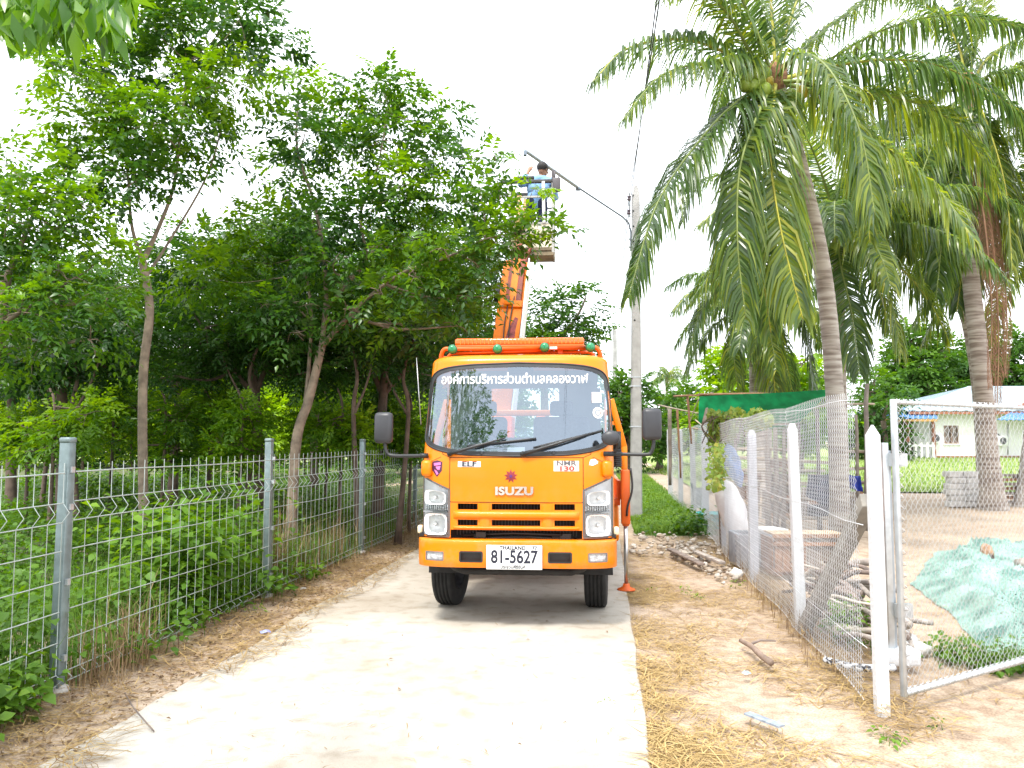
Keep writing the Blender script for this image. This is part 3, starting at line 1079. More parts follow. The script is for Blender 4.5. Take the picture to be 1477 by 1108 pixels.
# shield decal
sh = [(-.785, 1.50), (-.735, 1.515), (-.685, 1.50), (-.688, 1.42), (-.735, 1.36), (-.782, 1.42)]
p = patch(sh[::-1], Yf, .003, .03)
s_ = p.build('shield_decal', M('shield dark', (.06, .012, .05), .45), truck)
mb = MB()
for poly in ([(-.77, 1.488), (-.70, 1.496), (-.70, 1.472), (-.765, 1.462)], [(-.75, 1.455), (-.70, 1.462), (-.71, 1.425), (-.735, 1.43)], [(-.765, 1.43), (-.735, 1.415), (-.72, 1.39), (-.738, 1.378)]):
    q = patch(poly[::-1], Yf, .006, .03)
    mb.add(q.v, q.f)
mb.build('shield_figure', M('shield pink', (.62, .16, .42), .45), s_)
p = patch([(.665, 1.475), (.70, 1.468), (.745, 1.487), (.75, 1.505), (.72, 1.53), (.68, 1.522), (.672, 1.50)], Yf, .003, .03)
p.build('bare_patch', M('bare white primer', (.85, .85, .84), .6), truck)

# mirror arms and heads
def mirror(sx):
    zt = 1.575
    P = [(sx * .80, Yf(.80, zt) - .02, zt), (sx * .90, .07, zt), (sx * 1.17, .02, zt - .005), (sx * 1.22, .02, zt + .01), (sx * 1.245, .02, zt + .07), (sx * 1.25, .02, zt + .16)]
    if sx < 0:
        P = [(sx * .83, Yf(.83, 1.555) - .02, 1.555), (sx * .90, .07, 1.555), (sx * 1.12, .02, 1.555), (sx * 1.19, .02, 1.57), (sx * 1.215, .02, 1.62), (sx * 1.22, .02, 1.70)]
    a = MB().tube(spline(P, 5), .017, 10).build('mirror_arm', BLACKP, truck)
    MB().tube([P[0], P[1]], .024, 10).build('arm_boot', BLACKP, a)
    c = Vector((sx * 1.235, .02, 1.845 if sx > 0 else 1.815))
    hd = MB().box(c, (.175, .10, .29), Matrix.Rotation(sx * rad(6), 3, 'Z'), .038).build('mirror_head', MIRRORP, truck)
    MB().box(c + Vector((0, .052, 0)), (.115, .004, .22), Matrix.Rotation(sx * rad(6), 3, 'Z')).build('mirror_glass', CHROME, hd)
    MB().box((sx * .835, Yf(.835, 1.42) - .035, 1.44), (.10, .09, .15), bev=.03).build('mirror_mount', ORANGE, truck)
for sx in (-1, 1):
    mirror(sx)
# small round kerb mirror on its stalk
st = MB().tube(spline([(.90, .06, 1.585), (.93, .02, 1.66), (.90, -.02, 1.72)], 5), .012, 8).build('kerb_mirror_stalk', BLACKP, truck)
MB().ball((.86, -.03, 1.72), .085, 14, 9, (1, .45, .8)).build('kerb_mirror', MIRRORP, truck)
# thin whip aerial
MB().tube([(-.93, .25, 1.85), (-.99, .3, 2.50)], [.006, .003], 6).build('aerial', STEEL, truck)

# rack, lamps, light bar
mb = MB()
zr = 2.615
mb.tube(spline([(-.80, .62, 2.42), (-.80, .60, 2.54), (-.765, .58, zr - .005), (-.70, .58, zr)], 5) + [(.70, .58, zr)] + spline([(.70, .58, zr), (.765, .58, zr - .005), (.80, .60, 2.54), (.80, .62, 2.42)], 5), .022, 10)
rack = mb.build('roof_rack', ORANGE2, truck)
mb = MB()
mb.tube(spline([(-.74, .66, 2.44), (-.74, .66, 2.53), (-.70, .66, 2.575), (-.6, .66, 2.58)], 5) + [(.6, .66, 2.58)] + spline([(.6, .66, 2.58), (.70, .66, 2.575), (.74, .66, 2.53), (.74, .66, 2.44)], 5), .017, 8)
mb.tube([(-.66, .60, 2.575), (-.1, .6, 2.585), (.3, .6, 2.60)], .014, 8)
for x in (-.8, .8):
    mb.tube([(x, .6, 2.53), (x, 1.5, 2.62)], .018, 8)
mb.build('rack_tube', ORANGE2, rack)
for x, dz in ((-.675, 0), (-.222, 0), (.248, .012), (.70, .008)):
    lm = MB().lathe([(.0, -.05), (.022, -.052), (.040, -.038), (.044, -.005), (.040, .02), (.0, .03)], (x, .545, zr - .008 + dz), 'y', 18).build('roof_lamp', GREENL, truck)
    MB().lathe([(.044, -.012), (.049, -.012), (.049, .004), (.044, .004)], (x, .545, zr - .008 + dz), 'y', 18).build('lamp_rim', M('lamp rim green', (.02, .10, .05), .4), lm)
lb = MB().box((-.01, .68, 2.685), (1.30, .20, .075), bev=.022).build('light_bar', AMBERL, truck)
MB().box((-.01, .68, 2.640), (1.30, .22, .022), bev=.006).build('light_bar_base', ORANGE2, lb)
mb = MB()
for x in (-.4, .4):
    mb.box((x, .68, 2.60), (.05, .10, .07))
mb.build('light_bar_bracket', ORANGE2, lb)
mb = MB()
for k in range(30):
    mb.box((-.60 + k * .0407, .578, 2.687), (.010, .006, .055))
mb.build('lens_fluting', M('amber ridge', (.9, .2, .03), .25), lb, kind='stuff')
MB().box((.30, .562, 2.615), (.14, .01, .024)).build('white_tag', WHITEP, rack)

# running gear
def wheel(x, y, w, steer=0.0, rimin=False):
    R_ = .385
    Rz = Matrix.Rotation(steer, 3, 'Z')
    hw = w / 2
    prof = [(.215, -hw * .80), (.24, -hw * .92), (.30, -hw), (.345, -hw * .98), (.372, -hw * .88), (.382, -hw * .74)]
    for g in (-.5, -.17, .17, .5):
        prof += [(R_, hw * (g - .085)), (R_ - .013, hw * (g - .06)), (R_ - .013, hw * (g + .06)), (R_, hw * (g + .085))]
    prof += [(.382, hw * .74), (.372, hw * .88), (.345, hw * .98), (.30, hw), (.24, hw * .92), (.215, hw * .80)]
    c = Vector((x, y, R_ - .004))
    wo = MB().lathe(prof, c, 'x', 44, True, Rz).build('wheel', RUBBER, truck)
    MB().lathe([(.215, -hw * .8), (.20, -hw * .3), (.19, .0), (.10, .02 * (1 if x > 0 else -1)), (.0, .02)], c, 'x', 24, True, Rz).lathe([(.215, hw * .8), (.20, hw * .3), (.19, .0)], c, 'x', 24, True, Rz).build('rim', M('wheel steel', (.10, .10, .11), .55, .5, var=.3, scale=20), wo)
wheel(-.755, 1.05, .225, rad(-7))
wheel(.755, 1.05, .225, rad(-4))
for sx in (-1, 1):
    wheel(sx * .80, 4.35, .21)
    wheel(sx * .56, 4.35, .21)
mb = MB()
for sx in (-1, 1):
    mb.box((sx * .36, 3.1, .72), (.07, 6.0, .20))
for y in (.3, 1.4, 2.6, 3.8, 5.0, 6.0):
    mb.box((0, y, .72), (.70, .08, .14))
mb.build('chassis_rail', DARK, truck)
mb = MB()
mb.tube([(-.68, .33, .56), (-.60, .30, .50), (-.50, .28, .47), (.50, .28, .47), (.60, .30, .50), (.68, .33, .56)], .035, 10)
mb.box((0, 1.05, .40), (1.3, .12, .12)).box((0, .62, .56), (.5, .5, .2)).box((-.62, .8, .75), (.1, .5, .4)).box((.62, .8, .75), (.1, .5, .4))
mb.tube([(-.4, .26, .60), (-.3, .24, .55), (-.1, .25, .60)], .02, 8)
mb.build('axle_and_steering', DARK, truck)
for sx in (-1, 1):                       # inner arches
    mb = MB()
    P = []
    for k in range(9):
        a = PI * k / 8
        P.append((1.05 - .50 * math.cos(a), .40 + .50 * math.sin(a)))
    for a, b in zip(P[:-1], P[1:]):
        mb.add([(sx * .50, a[0], a[1]), (sx * .90, a[0], a[1]), (sx * .90, b[0], b[1]), (sx * .50, b[0], b[1])], [(0, 1, 2, 3)])
    mb.build('wheel_arch', DARK, truck)
# deck, lockers and headboard behind the cab
mb = MB()
mb.box((0, 4.25, .98), (2.14, 4.4, .08), bev=.01)
for sx in (-1, 1):
    mb.box((sx * 1.06, 4.25, 1.12), (.04, 4.4, .22), bev=.01)
deck = mb.build('deck', ORANGE2, truck)
for sx in (-1, 1):
    for (y, l) in ((2.75, 1.1), (5.5, 1.0)):
        lk = MB().box((sx * .88, y, .72), (.36, l, .42), bev=.02).build('locker', ORANGE, truck)
        MB().box((sx * 1.065, y, .74), (.012, .14, .04)).build('handle', BLACKP, lk)
mb = MB()
for sx in (-1, 1):
    mb.bar((sx * .93, 2.02, 1.0), (sx * .93, 2.02, 2.18), .07, .07, (1, 0, 0), .01)
    mb.bar((sx * .97, 2.02, 2.18), (sx * 1.12, 2.05, 1.62), .07, .06, (0, 1, 0), .01)
    mb.bar((sx * 1.12, 2.05, 1.64), (sx * 1.12, 2.05, 1.0), .07, .06, (0, 1, 0), .01)
mb.bar((-.88, 2.02, 2.02), (.88, 2.02, 2.02), .07, .07, (0, 0, 1), .01)
mb.bar((-.88, 2.02, 1.5), (.88, 2.02, 1.5), .05, .05)
mb.bar((.93, 2.02, 1.66), (1.12, 2.05, 1.66), .05, .05)
mb.bar((.93, 2.02, 1.90), (1.06, 2.05, 1.90), .04, .04)
mb.build('headboard', ORANGE, truck)
# air intake bellows
mb = MB()
prof = []
for k in range(9):
    prof += [(.045, .022 * k), (.06, .022 * k + .008), (.06, .022 * k + .014), (.045, .022 * k + .022)]
mb.lathe(prof, (1.02, 1.80, 1.40), 'z', 14)
mb.tube([(1.02, 1.80, 1.58), (1.02, 1.80, 1.80)], .05, 12)
mb.build('intake_bellows', BLACKP, truck)
# stabiliser legs
def outrigger(x, y):
    o = MB().box((x, y, 1.05), (.10, .11, .62), bev=.012).box((x, y, .78), (.075, .085, .12), bev=.01).build('outrigger', ORANGE2, truck)
    MB().tube([(x, y, .75), (x, y, .06)], .024, 12).build('piston_rod', STEEL, o)
    MB().lathe([(.0, .075), (.035, .07), (.045, .035), (.10, .012), (.105, .0), (0, 0)], (x, y, .0), 'z', 18).build('foot_pad', ORANGE2, o)
    MB().tube(spline([(x + .06, y - .05, 1.38), (x + .075, y - .07, 1.15), (x + .02, y - .08, .95), (x + .01, y - .06, .84)], 5), .012, 8).build('hydraulic_hose', BLACKP, o)
outrigger(1.12, 1.93)
outrigger(-.90, 2.05)
outrigger(1.0, 5.9)
outrigger(-1.0, 5.9)
MB().box((0, 6.45, .75), (1.9, .08, .14), bev=.01).build('rear_bar', DARK, truck)
# turret
mb = MB()
mb.lathe([(.0, 1.02), (.46, 1.02), (.46, 1.12), (.36, 1.14), (.34, 1.45), (.40, 1.47), (.40, 1.56), (0, 1.56)], (.0, 3.5, 0), 'z', 28)
mb.box((-.35, 3.45, 1.75), (.12, .6, .55), bev=.02).box((.10, 3.45, 1.75), (.12, .6, .55), bev=.02).box((-.1, 3.5, 1.6), (.8, .6, .10))
mb.build('turret', ORANGE2, truck)

# boom: a box section with flanges, seen from below and in front
inv = (Matrix.Translation(Vector((TR.x, 7.0, 0))) @ Matrix.Rotation(-rad(4.5), 4, 'Z')).inverted()
def tl(p):
    return inv @ Vector(p)
B2 = tl(at(744, 372, 12.0))
Bz = tl(at(710, 640, 10.3))
bd = (B2 - Bz).normalized()
bside = Vector((1, 0, 0)); bside = (bside - bd * bside.dot(bd)).normalized()
bn = bd.cross(bside)                        # towards the back/top
if bn.y < 0: bn = -bn
L_b = (B2 - Bz).length
def bpnt(s, a, d):
    return Bz + bd * s + bside * a + bn * d
def slab(mb, s0, s1, w0, w1, d0, d1, a0=None):
    vs = []
    for s, w in ((s0, w0), (s1, w1)):
        l, r = (-w, w) if a0 is None else (a0[0] * w, a0[1] * w)
        vs += [bpnt(s, l, d0), bpnt(s, r, d0), bpnt(s, r, d1), bpnt(s, l, d1)]
    mb.add(vs, [(0, 1, 2, 3), (7, 6, 5, 4), (0, 4, 5, 1), (1, 5, 6, 2), (2, 6, 7, 3), (3, 7, 4, 0)])
mb = MB()
slab(mb, 0, L_b, .205, .20, .10, .44)
boom = mb.build('boom', BOOMOR, truck)
mb = MB()
slab(mb, 0, L_b * .72, .195, .19, .02, .10)
slab(mb, L_b * .72, L_b, .19, .19, .06, .10, (-1, -.45))
mb.build('boom_front_plate', BOOMOR, boom)
mb = MB()
slab(mb, L_b * .72, L_b * 1.0, .19, .19, .03, .102, (-.44, .8))
mb.build('inner_boom', BOOMRED, boom)
mb = MB()
slab(mb, L_b * .74, L_b * 1.0, .19, .19, .02, .05, (-.15, .4))
mb.build('boom_centre_rail', BOOMOR, boom)
mb = MB()
vs = []
mb.add([bpnt(0, .207, -.02), bpnt(L_b, .203, .0), bpnt(L_b, .203, .45), bpnt(0, .207, .44), bpnt(0, .228, -.02), bpnt(L_b, .224, .0), bpnt(L_b, .224, .45), bpnt(0, .228, .44)], [(0, 1, 2, 3), (7, 6, 5, 4), (0, 4, 5, 1), (1, 5, 6, 2), (2, 6, 7, 3), (3, 7, 4, 0)])
mb.build('boom_side_plate', WHITEM, boom)
mb = MB()
for a in (-.03, .045):
    mb.tube(spline([bpnt(L_b * .30, a, .0), bpnt(L_b * .45, a + .012, -.03), bpnt(L_b * .60, a - .01, -.02), bpnt(L_b * .76, a + .01, -.01)], 6), .010, 6)
mb.build('hydraulic_hose', BLACKP, boom)
mb = MB()
mb.add([bpnt(L_b * s, a, .017) for (s, a) in ((.46, -.08), (.50, -.02), (.58, .02), (.65, .10), (.64, .15), (.58, .13), (.53, .13), (.50, .06), (.47, .02))], [tuple(range(9))])
mb.build('worn_paint', M('worn boom paint', (.25, .05, .05), .7, var=.4, scale=20), boom)
mb = MB()
slab(mb, L_b * .70, L_b * .735, .185, .18, -.02, .12)
slab(mb, L_b * .40, L_b * .425, .20, .195, .0, .10)
mb.box(bpnt(L_b * .44, -.06, -.02), (.10, .04, .10)).box(bpnt(L_b * .715, -.02, -.04), (.13, .05, .05))
mb.build('boom_collar', BOOMOR, boom)
mb = MB().tube([bpnt(L_b * .78, -.22, .16), bpnt(L_b * .86, -.22, .16)], .07, 12).build('pivot_motor', BLACKP, boom)
# jib bracket up to the bucket
mb = MB()
mb.bar(bpnt(L_b * .97, -.09, .2), tl(at(752, 352, 12.3)), .05, .16, (0, 1, 0))
mb.bar(bpnt(L_b * .97, .09, .2), tl(at(766, 352, 12.3)), .05, .16, (0, 1, 0))
mb.tube([bpnt(L_b * .99, -.17, .18), bpnt(L_b * .99, .17, .18)], .045, 12)
mb.build('jib_bracket', BOOMRED, boom)

# bucket
BK = tl(at(768, 372, 12.75))
bw, bdp, bh = .72, .66, 1.20
bx, by, bz = BK.x, BK.y, BK.z
CREAMP = M('cream bucket panel', (.72, .66, .52), .55, var=.10, scale=5)
GREYB = M('grey bucket frame', (.42, .42, .40), .5, .3, var=.1, scale=9)
mb = MB()
for sx in (-1, 1):
    for sy in (-1, 1):
        mb.bar((bx + sx * bw / 2, by + sy * bdp / 2, bz), (bx + sx * bw / 2, by + sy * bdp / 2, bz + bh), .045, .045, (1, 0, 0))
for z in (.5, .95):
    for sy in (-1, 1):
        mb.bar((bx - bw / 2, by + sy * bdp / 2, bz + z), (bx + bw / 2, by + sy * bdp / 2, bz + z), .03, .03)
    for sx in (-1, 1):
        mb.bar((bx + sx * bw / 2, by - bdp / 2, bz + z), (bx + sx * bw / 2, by + bdp / 2, bz + z), .03, .03)
mb.bar((bx - .06, by - bdp / 2 - .01, bz), (bx - .06, by - bdp / 2 - .01, bz + .5), .05, .03, (1, 0, 0))
bucket = mb.build('bucket_frame', GREYB, truck)
MB().box((bx, by, bz + .03), (bw, bdp, .06)).box((bx, by - bdp / 2 - .012, bz - .02), (bw, .03, .05)).box((bx, by - bdp / 2 - .012, bz + .065), (bw, .02, .05)).build('bucket_floor', M('bucket floor brown', (.20, .16, .10), .7, var=.2), bucket)
for (c, d) in (((bx, by - bdp / 2, bz + .27), (bw - .05, .015, .44)), ((bx, by + bdp / 2, bz + .27), (bw - .05, .015, .44)), ((bx - bw / 2, by, bz + .27), (.015, bdp - .05, .44)), ((bx + bw / 2, by, bz + .27), (.015, bdp - .05, .44))):
    MB().box(c, d).build('bucket_panel', CREAMP, bucket)
mb = MB()
tz = bz + bh + .01
for sy in (-1, 1):
    mb.bar((bx - bw / 2 - .14, by + sy * bdp / 2, tz), (bx + bw / 2 + .06, by + sy * bdp / 2, tz), .07, .055, bev=.01)
for sx in (-1, 1):
    mb.bar((bx + sx * bw / 2, by - bdp / 2, tz), (bx + sx * bw / 2, by + bdp / 2, tz), .07, .055, bev=.01)
mb.build('top_rail', M('dark padded rail', (.07, .07, .07), .7, var=.2), bucket)
mb = MB()
mb.box((bx - .12, by - bdp / 2, tz + .06), (.34, .05, .07), bev=.02)
mb.build('rail_pad', BLACKP, bucket)
mb = MB()
mb.box((bx + bw / 2 + .06, by - bdp / 2 - .06, tz - .09), (.13, .12, .22), bev=.015)
mb.tube([(bx + bw / 2 + .03, by - bdp / 2 - .08, tz), (bx + bw / 2 + .03, by - bdp / 2 - .08, tz + .14)], .01, 6).tube([(bx + bw / 2 + .09, by - bdp / 2 - .08, tz), (bx + bw / 2 + .11, by - bdp / 2 - .08, tz + .11)], .01, 6)
mb.box((bx + bw / 2 + .01, by - bdp / 2 - .03, tz + .10), (.07, .012, .15))
mb.build('control_box', M('control box dark', (.10, .09, .10), .5, var=.2), bucket)
mb = MB()
mb.bar((bx - .24, by - bdp / 2 - .06, bz + .1), (bx - .20, by - bdp / 2 - .06, bz + .95), .09, .05, (0, 1, 0), .01)
mb.bar((bx - .14, by - bdp / 2 - .06, bz + .35), (bx - .10, by - bdp / 2 - .06, bz + .90), .05, .04, (0, 1, 0), .01)
mb.build('levelling_arm', M('faded orange white arm', (.78, .42, .22), .6, var=.35, scale=14), bucket)
MB().bar((bx + .21, by - bdp / 2 - .03, bz + .5), (bx + .20, by - bdp / 2 - .03, bz + bh), .05, .02, (0, 1, 0)).build('gate_upright', M('pale grey steel', (.62, .62, .60), .45, .3), bucket)
# ================================================================= PERSON IN THE BUCKET
def to_world(p):
    return inv.inverted() @ Vector(p)
def eval_mods(o):
    bpy.context.view_layer.update()
    dg = bpy.context.evaluated_depsgraph_get()
    me = bpy.data.meshes.new_from_object(o.evaluated_get(dg))
    return me
def make_person():
    hc = at(783, 244, 12.72)                         # head centre
    fl = to_world((bx, by, bz + .06)).z              # bucket floor
    h = lambda dx, dy, dz: hc + Vector((dx, dy, dz))
    SKIN, SHIRT, TROUS, SHOE, HAIR = range(5)
    seg = []                                         # (a, b, ra, rb, tag)
    pel = Vector((hc.x - .12, hc.y - .02, fl + .86))
    chest = h(-.07, -.02, -.36); waist = Vector(((pel.x + chest.x) / 2, pel.y, (pel.z + chest.z) / 2 - .02))
    neckb = h(-.045, -.01, -.17)
    sl, sr = h(-.25, -.02, -.225), h(.13, -.01, -.235)
    hipl, hipr = pel + Vector((-.095, 0, -.04)), pel + Vector((.095, 0, -.04))
    seg += [(pel + Vector((-.06, 0, 0)), pel + Vector((.06, 0, 0)), .125, .125, TROUS), (waist + Vector((-.05, 0, 0)), waist + Vector((.05, 0, 0)), .118, .118, SHIRT),
            (pel, waist, .13, .125, SHIRT), (chest + Vector((-.07, 0, 0)), chest + Vector((.07, 0, 0)), .125, .125, SHIRT), (waist, chest, .13, .135, SHIRT),
            (chest + Vector((-.06, 0, .05)), sl, .12, .075, SHIRT), (chest + Vector((.06, 0, .05)), sr, .12, .075, SHIRT), (sl, neckb, .07, .062, SHIRT), (sr, neckb, .07, .062, SHIRT),
            (neckb, h(-.008, .0, -.07), .056, .052, SKIN)]
    # head, turned right and bowed
    seg += [(h(-.012, -.03, .025), h(.012, .03, .02), .088, .086, HAIR), (h(.02, .035, -.02), h(.03, .05, -.075), .066, .045, SKIN), (h(-.02, -.03, -.04), h(.0, .0, -.06), .065, .06, SKIN),
            (h(.085, .085, -.015), h(.092, .095, -.045), .011, .014, SKIN),                 # nose
            (h(.055, -.055, -.01), h(.058, -.052, -.035), .018, .012, SKIN), (h(-.07, .045, -.01), h(-.068, .045, -.035), .018, .012, SKIN)]   # ears
    # raised left arm
    el, wl_ = h(-.37, -.10, -.30), h(-.25, -.02, -.06)
    seg += [(sl, el, .066, .050, SHIRT), (el, el.lerp(wl_, .62), .050, .042, SHIRT), (el.lerp(wl_, .6), wl_, .036, .027, SKIN)]
    pm = wl_ + Vector((.03, .02, .065))
    seg += [(wl_, pm, .026, .026, SKIN), (wl_ + Vector((-.012, 0, .015)), pm + Vector((-.022, .0, .0)), .018, .017, SKIN), (wl_ + Vector((.012, 0, .01)), pm + Vector((.022, .0, -.008)), .018, .017, SKIN)]
    for k, (ln, off) in enumerate(((.055, -.030), (.066, -.010), (.062, .010), (.048, .029))):
        b0 = pm + Vector((off, .0, .004)); b1 = b0 + Vector((.012, .014, ln * .55)); b2 = b1 + Vector((.024, .02, ln * .25))
        seg += [(b0, b1, .0095, .009, SKIN), (b1, b2, .009, .008, SKIN)]
    t0 = wl_ + Vector((.022, .005, .02)); t1 = t0 + Vector((.035, .01, .03)); seg += [(t0, t1, .012, .010, SKIN), (t1, t1 + Vector((.015, .012, .022)), .010, .009, SKIN)]
    # right arm, reaching forward and down to the lamp bracket
    er, wr = h(.22, .10, -.46), h(.20, .34, -.36)
    seg += [(sr, er, .066, .050, SHIRT), (er, er.lerp(wr, .6), .050, .042, SHIRT), (er.lerp(wr, .58), wr, .036, .027, SKIN)]
    pm = wr + Vector((0, .07, .02)); seg += [(wr, pm, .027, .026, SKIN)]
    for k, (ln, off) in enumerate(((.055, -.030), (.066, -.010), (.062, .010), (.048, .029))):
        b0 = pm + Vector((off, .0, .0)); b1 = b0 + Vector((.0, ln * .6, .01)); b2 = b1 + Vector((.0, ln * .3, -.03))
        seg += [(b0, b1, .0095, .009, SKIN), (b1, b2, .009, .008, SKIN)]
    seg += [(wr + Vector((-.02, .02, 0)), wr + Vector((-.055, .06, .0)), .012, .010, SKIN)]
    # legs
    for s_, hp in ((-1, hipl), (1, hipr)):
        kn = Vector((hp.x + s_ * .02, hp.y + .03, fl + .46)); an = Vector((hp.x + s_ * .03, hp.y - .01, fl + .085))
        seg += [(hp, kn, .092, .062, TROUS), (kn, an, .062, .045, TROUS), (an, an + Vector((0, 0, -.05)), .045, .04, SHOE), (an + Vector((0, -.03, -.05)), an + Vector((s_ * .03, .15, -.055)), .04, .033, SHOE)]
    # one skin over everything
    mb = MB()
    for (a, b, ra, rb, t) in seg:
        n = 5
        d = (b - a).normalized() if (b - a).length > 1e-6 else Vector((0, 0, 1))
        pts = [a - d * ra * q for q in (.98, .75, .4)] + [a.lerp(b, k / n) for k in range(n + 1)] + [b + d * rb * q for q in (.4, .75, .98)]
        rr = [ra * q for q in (.2, .66, .92)] + [lerp(ra, rb, k / n) for k in range(n + 1)] + [rb * q for q in (.92, .66, .2)]
        mb.tube(pts, rr, 12)
    per = thing('person', 'person in a light blue shirt standing in the raised bucket, back turned, one hand up', 'person', (pel.x, pel.y, fl))
    tmp = mb.build('tmp', None)
    md = tmp.modifiers.new('r', 'REMESH'); md.mode = 'VOXEL'; md.voxel_size = .008
    ms = tmp.modifiers.new('s', 'SMOOTH'); ms.factor = .5; ms.iterations = 3
    me = eval_mods(tmp)
    bpy.data.objects.remove(tmp)
    V = np.empty(len(me.vertices) * 3); me.vertices.foreach_get('co', V); V = V.reshape(-1, 3)
    Nn = np.empty(len(me.vertices) * 3); me.vertex_normals.foreach_get('vector', Nn); Nn = Nn.reshape(-1, 3)
    F = np.array([tuple(p.vertices) for p in me.polygons if len(p.vertices) == 4])
    bpy.data.meshes.remove(me)
    best = np.full(len(V), 9e9); lab = np.zeros(len(V), int)
    for (a, b, ra, rb, t) in seg:
        A, B = np.array(a), np.array(b); D = B - A
        tt = np.clip(((V - A) @ D) / max(D @ D, 1e-9), 0, 1)
        dist = np.linalg.norm(V - (A + tt[:, None] * D), axis=1) - (ra + (rb - ra) * tt)
        m = dist < best
        best[m] = dist[m]; lab[m] = t
    # hair stops at the hairline: keep the face side skin
    fwd = np.array((.62, .72, -.30)); fwd /= np.linalg.norm(fwd)
    q = (V - np.array(hc)) @ fwd
    lab[(lab == HAIR) & (q > .045) & (V[:, 2] < hc.z + .07)] = SKIN
    lab[(lab == HAIR) & (V[:, 2] < hc.z - .03) & (q > -.03)] = SKIN
    body_o = np_obj('body', V, F, M('warm brown skin', (.36, .19, .12), .55, var=.06, scale=20), per, smooth=True)
    fl_ = lab[F]
    for t, nm, mt, off in ((SHIRT, 'shirt', M('light blue shirt', (.23, .42, .72), .8, var=.14, scale=9, bump=.35, bscale=14), .012), (TROUS, 'trousers', M('navy trousers', (.02, .03, .09), .85, var=.2, scale=12), .012), (SHOE, 'shoe', BLACKP, .008), (HAIR, 'hair', M('black hair', (.012, .010, .010), .6, var=.3, scale=60, bump=.5, bscale=90), .010)):
        k = (fl_ == t).sum(1) >= 2
        f = F[k]
        idx, rem = np.unique(f, return_inverse=True)
        np_obj(nm, V[idx] + Nn[idx] * off, rem.reshape(f.shape), mt, per, smooth=True)
make_person()

# ================================================================= POWER POLES, LAMP, WIRES
CONC = M('weathered concrete pole', (.36, .355, .345), .9, var=.14, scale=5, bump=.25, bscale=30)
GALV = M('galvanised steel', (.50, .53, .55), .42, .75, var=.12, scale=12)
DKSTEEL = M('dark grey lamp arm', (.19, .23, .28), .5, .4, var=.15)
def tapered_pole(base, top, w0, w1, name, label, chamf=True):
    t = thing(name, label, 'utility pole', (base.x, base.y, base.z), group='power poles along the road')
    mb = MB()
    def sq(c, w):
        k = w * .5; e = w * .12
        return [Vector((c.x + x, c.y + y, c.z)) for (x, y) in ((-k + e, -k), (k - e, -k), (k, -k + e), (k, k - e), (k - e, k), (-k + e, k), (-k, k - e), (-k, -k + e))]
    vs = sq(base, w0) + sq(base.lerp(top, .97), w1) + sq(top, w1 * .45)
    fs = [(r * 8 + i, r * 8 + (i + 1) % 8, r * 8 + 8 + (i + 1) % 8, r * 8 + 8 + i) for r in range(2) for i in range(8)] + [tuple(range(16, 24))]
    mb.add(vs, fs)
    mb.build('shaft', CONC, t)
    return t
PB = Vector((at(917, 690, 17).x, 17.0, -.05)); PT = at(917, 268, 17.0)
pole = tapered_pole(PB, PT, .245, .165, 'utility_pole', 'tall square concrete pole beside the truck mirror carrying the lamp arm')
mb = MB()
for k in range(9):
    z = lerp(PT.z - .25, PB.z + 3, k / 12)
    w = lerp(.165, .245, (PT.z - z) / (PT.z - PB.z))
    mb.lathe([(.0, -.006), (.02, -.006), (.02, .004)], (PB.x, 17 - w / 2 - .002, z), 'y', 10)
mb.build('bolt_hole', BLACKP, pole)
mb = MB()
for (py) in (286, 306):
    c = at(907, py, 16.95)
    mb.lathe([(.0, -.05), (.035, -.05), (.05, -.035), (.03, -.012), (.03, .012), (.05, .035), (.035, .05), (0, .05)], c, 'z', 14)
mb.build('insulator', M('brown porcelain insulator', (.10, .07, .09), .3, var=.2), pole)
mb = MB()
mb.box(at(908, 296, 17.0), (.03, .05, .55))
for py in (280, 296, 312, 330):
    a = at(906, py, 17.0); mb.tube([a, a + Vector((.36, 0, 0))], .010, 6)
mb.build('rack_bracket', GALV, pole)
mb = MB()
for k in range(3):
    z = (2.0, 2.9, 3.1)[k]; w = lerp(.245, .165, z / PT.z) + .012
    mb.box((PB.x, 17, z), (w, w, .03))
mb.build('steel_band', GALV, pole)

PB2 = Vector((at(887, 640, 46).x, 46.0, 0)); PT2 = at(887, 472, 46.0)
pole2 = tapered_pole(PB2, PT2, .34, .22, 'utility_pole', 'distant thin concrete pole seen behind the truck roof corner')
mb = MB(); mb.box((PB2.x - .22, 46, PT2.z - .5), (.05, .05, .6))
for dz in (.3, .5, .7):
    mb.lathe([(.0, -.06), (.05, -.06), (.05, .06), (0, .06)], (PB2.x - .25, 46, PT2.z - dz), 'z', 8)
mb.build('insulator', BLACKP, pole2)

# street lamp arm clamped to the pole
la = thing('street_lamp', 'long slanting street lamp arm bolted to the concrete pole above the bucket', 'street lamp', at(912, 345, 16.85))
A0 = at(910, 362, 16.82); A1 = at(910, 335, 16.8); A2 = at(907, 322, 16.7); A3 = at(898, 313, 16.55); A4 = at(836, 272, 15.0)
tip = at(756, 216, 13.1)
arm = MB().tube([A0, A1, A2, A3, A4, A4.lerp(tip, .3)], [.020] * 6, 10).build('arm', DKSTEEL, la)
mb = MB()
for py in (345, 356):
    c = at(910, py, 16.85); mb.box(c, (.10, .10, .04)); mb.tube([c, c + Vector((.16, .06, 0))], .012, 6)
mb.build('clamp', GALV, la)
h0, h1 = A4.lerp(tip, .0), tip
hd = MB()
ax = (h1 - h0).normalized(); sdv = ax.cross(Vector((0, 0, 1))).normalized(); upv = sdv.cross(ax)
def hp(t, s, u):
    return h0.lerp(h1, t) + sdv * s + upv * u
ringsd = []
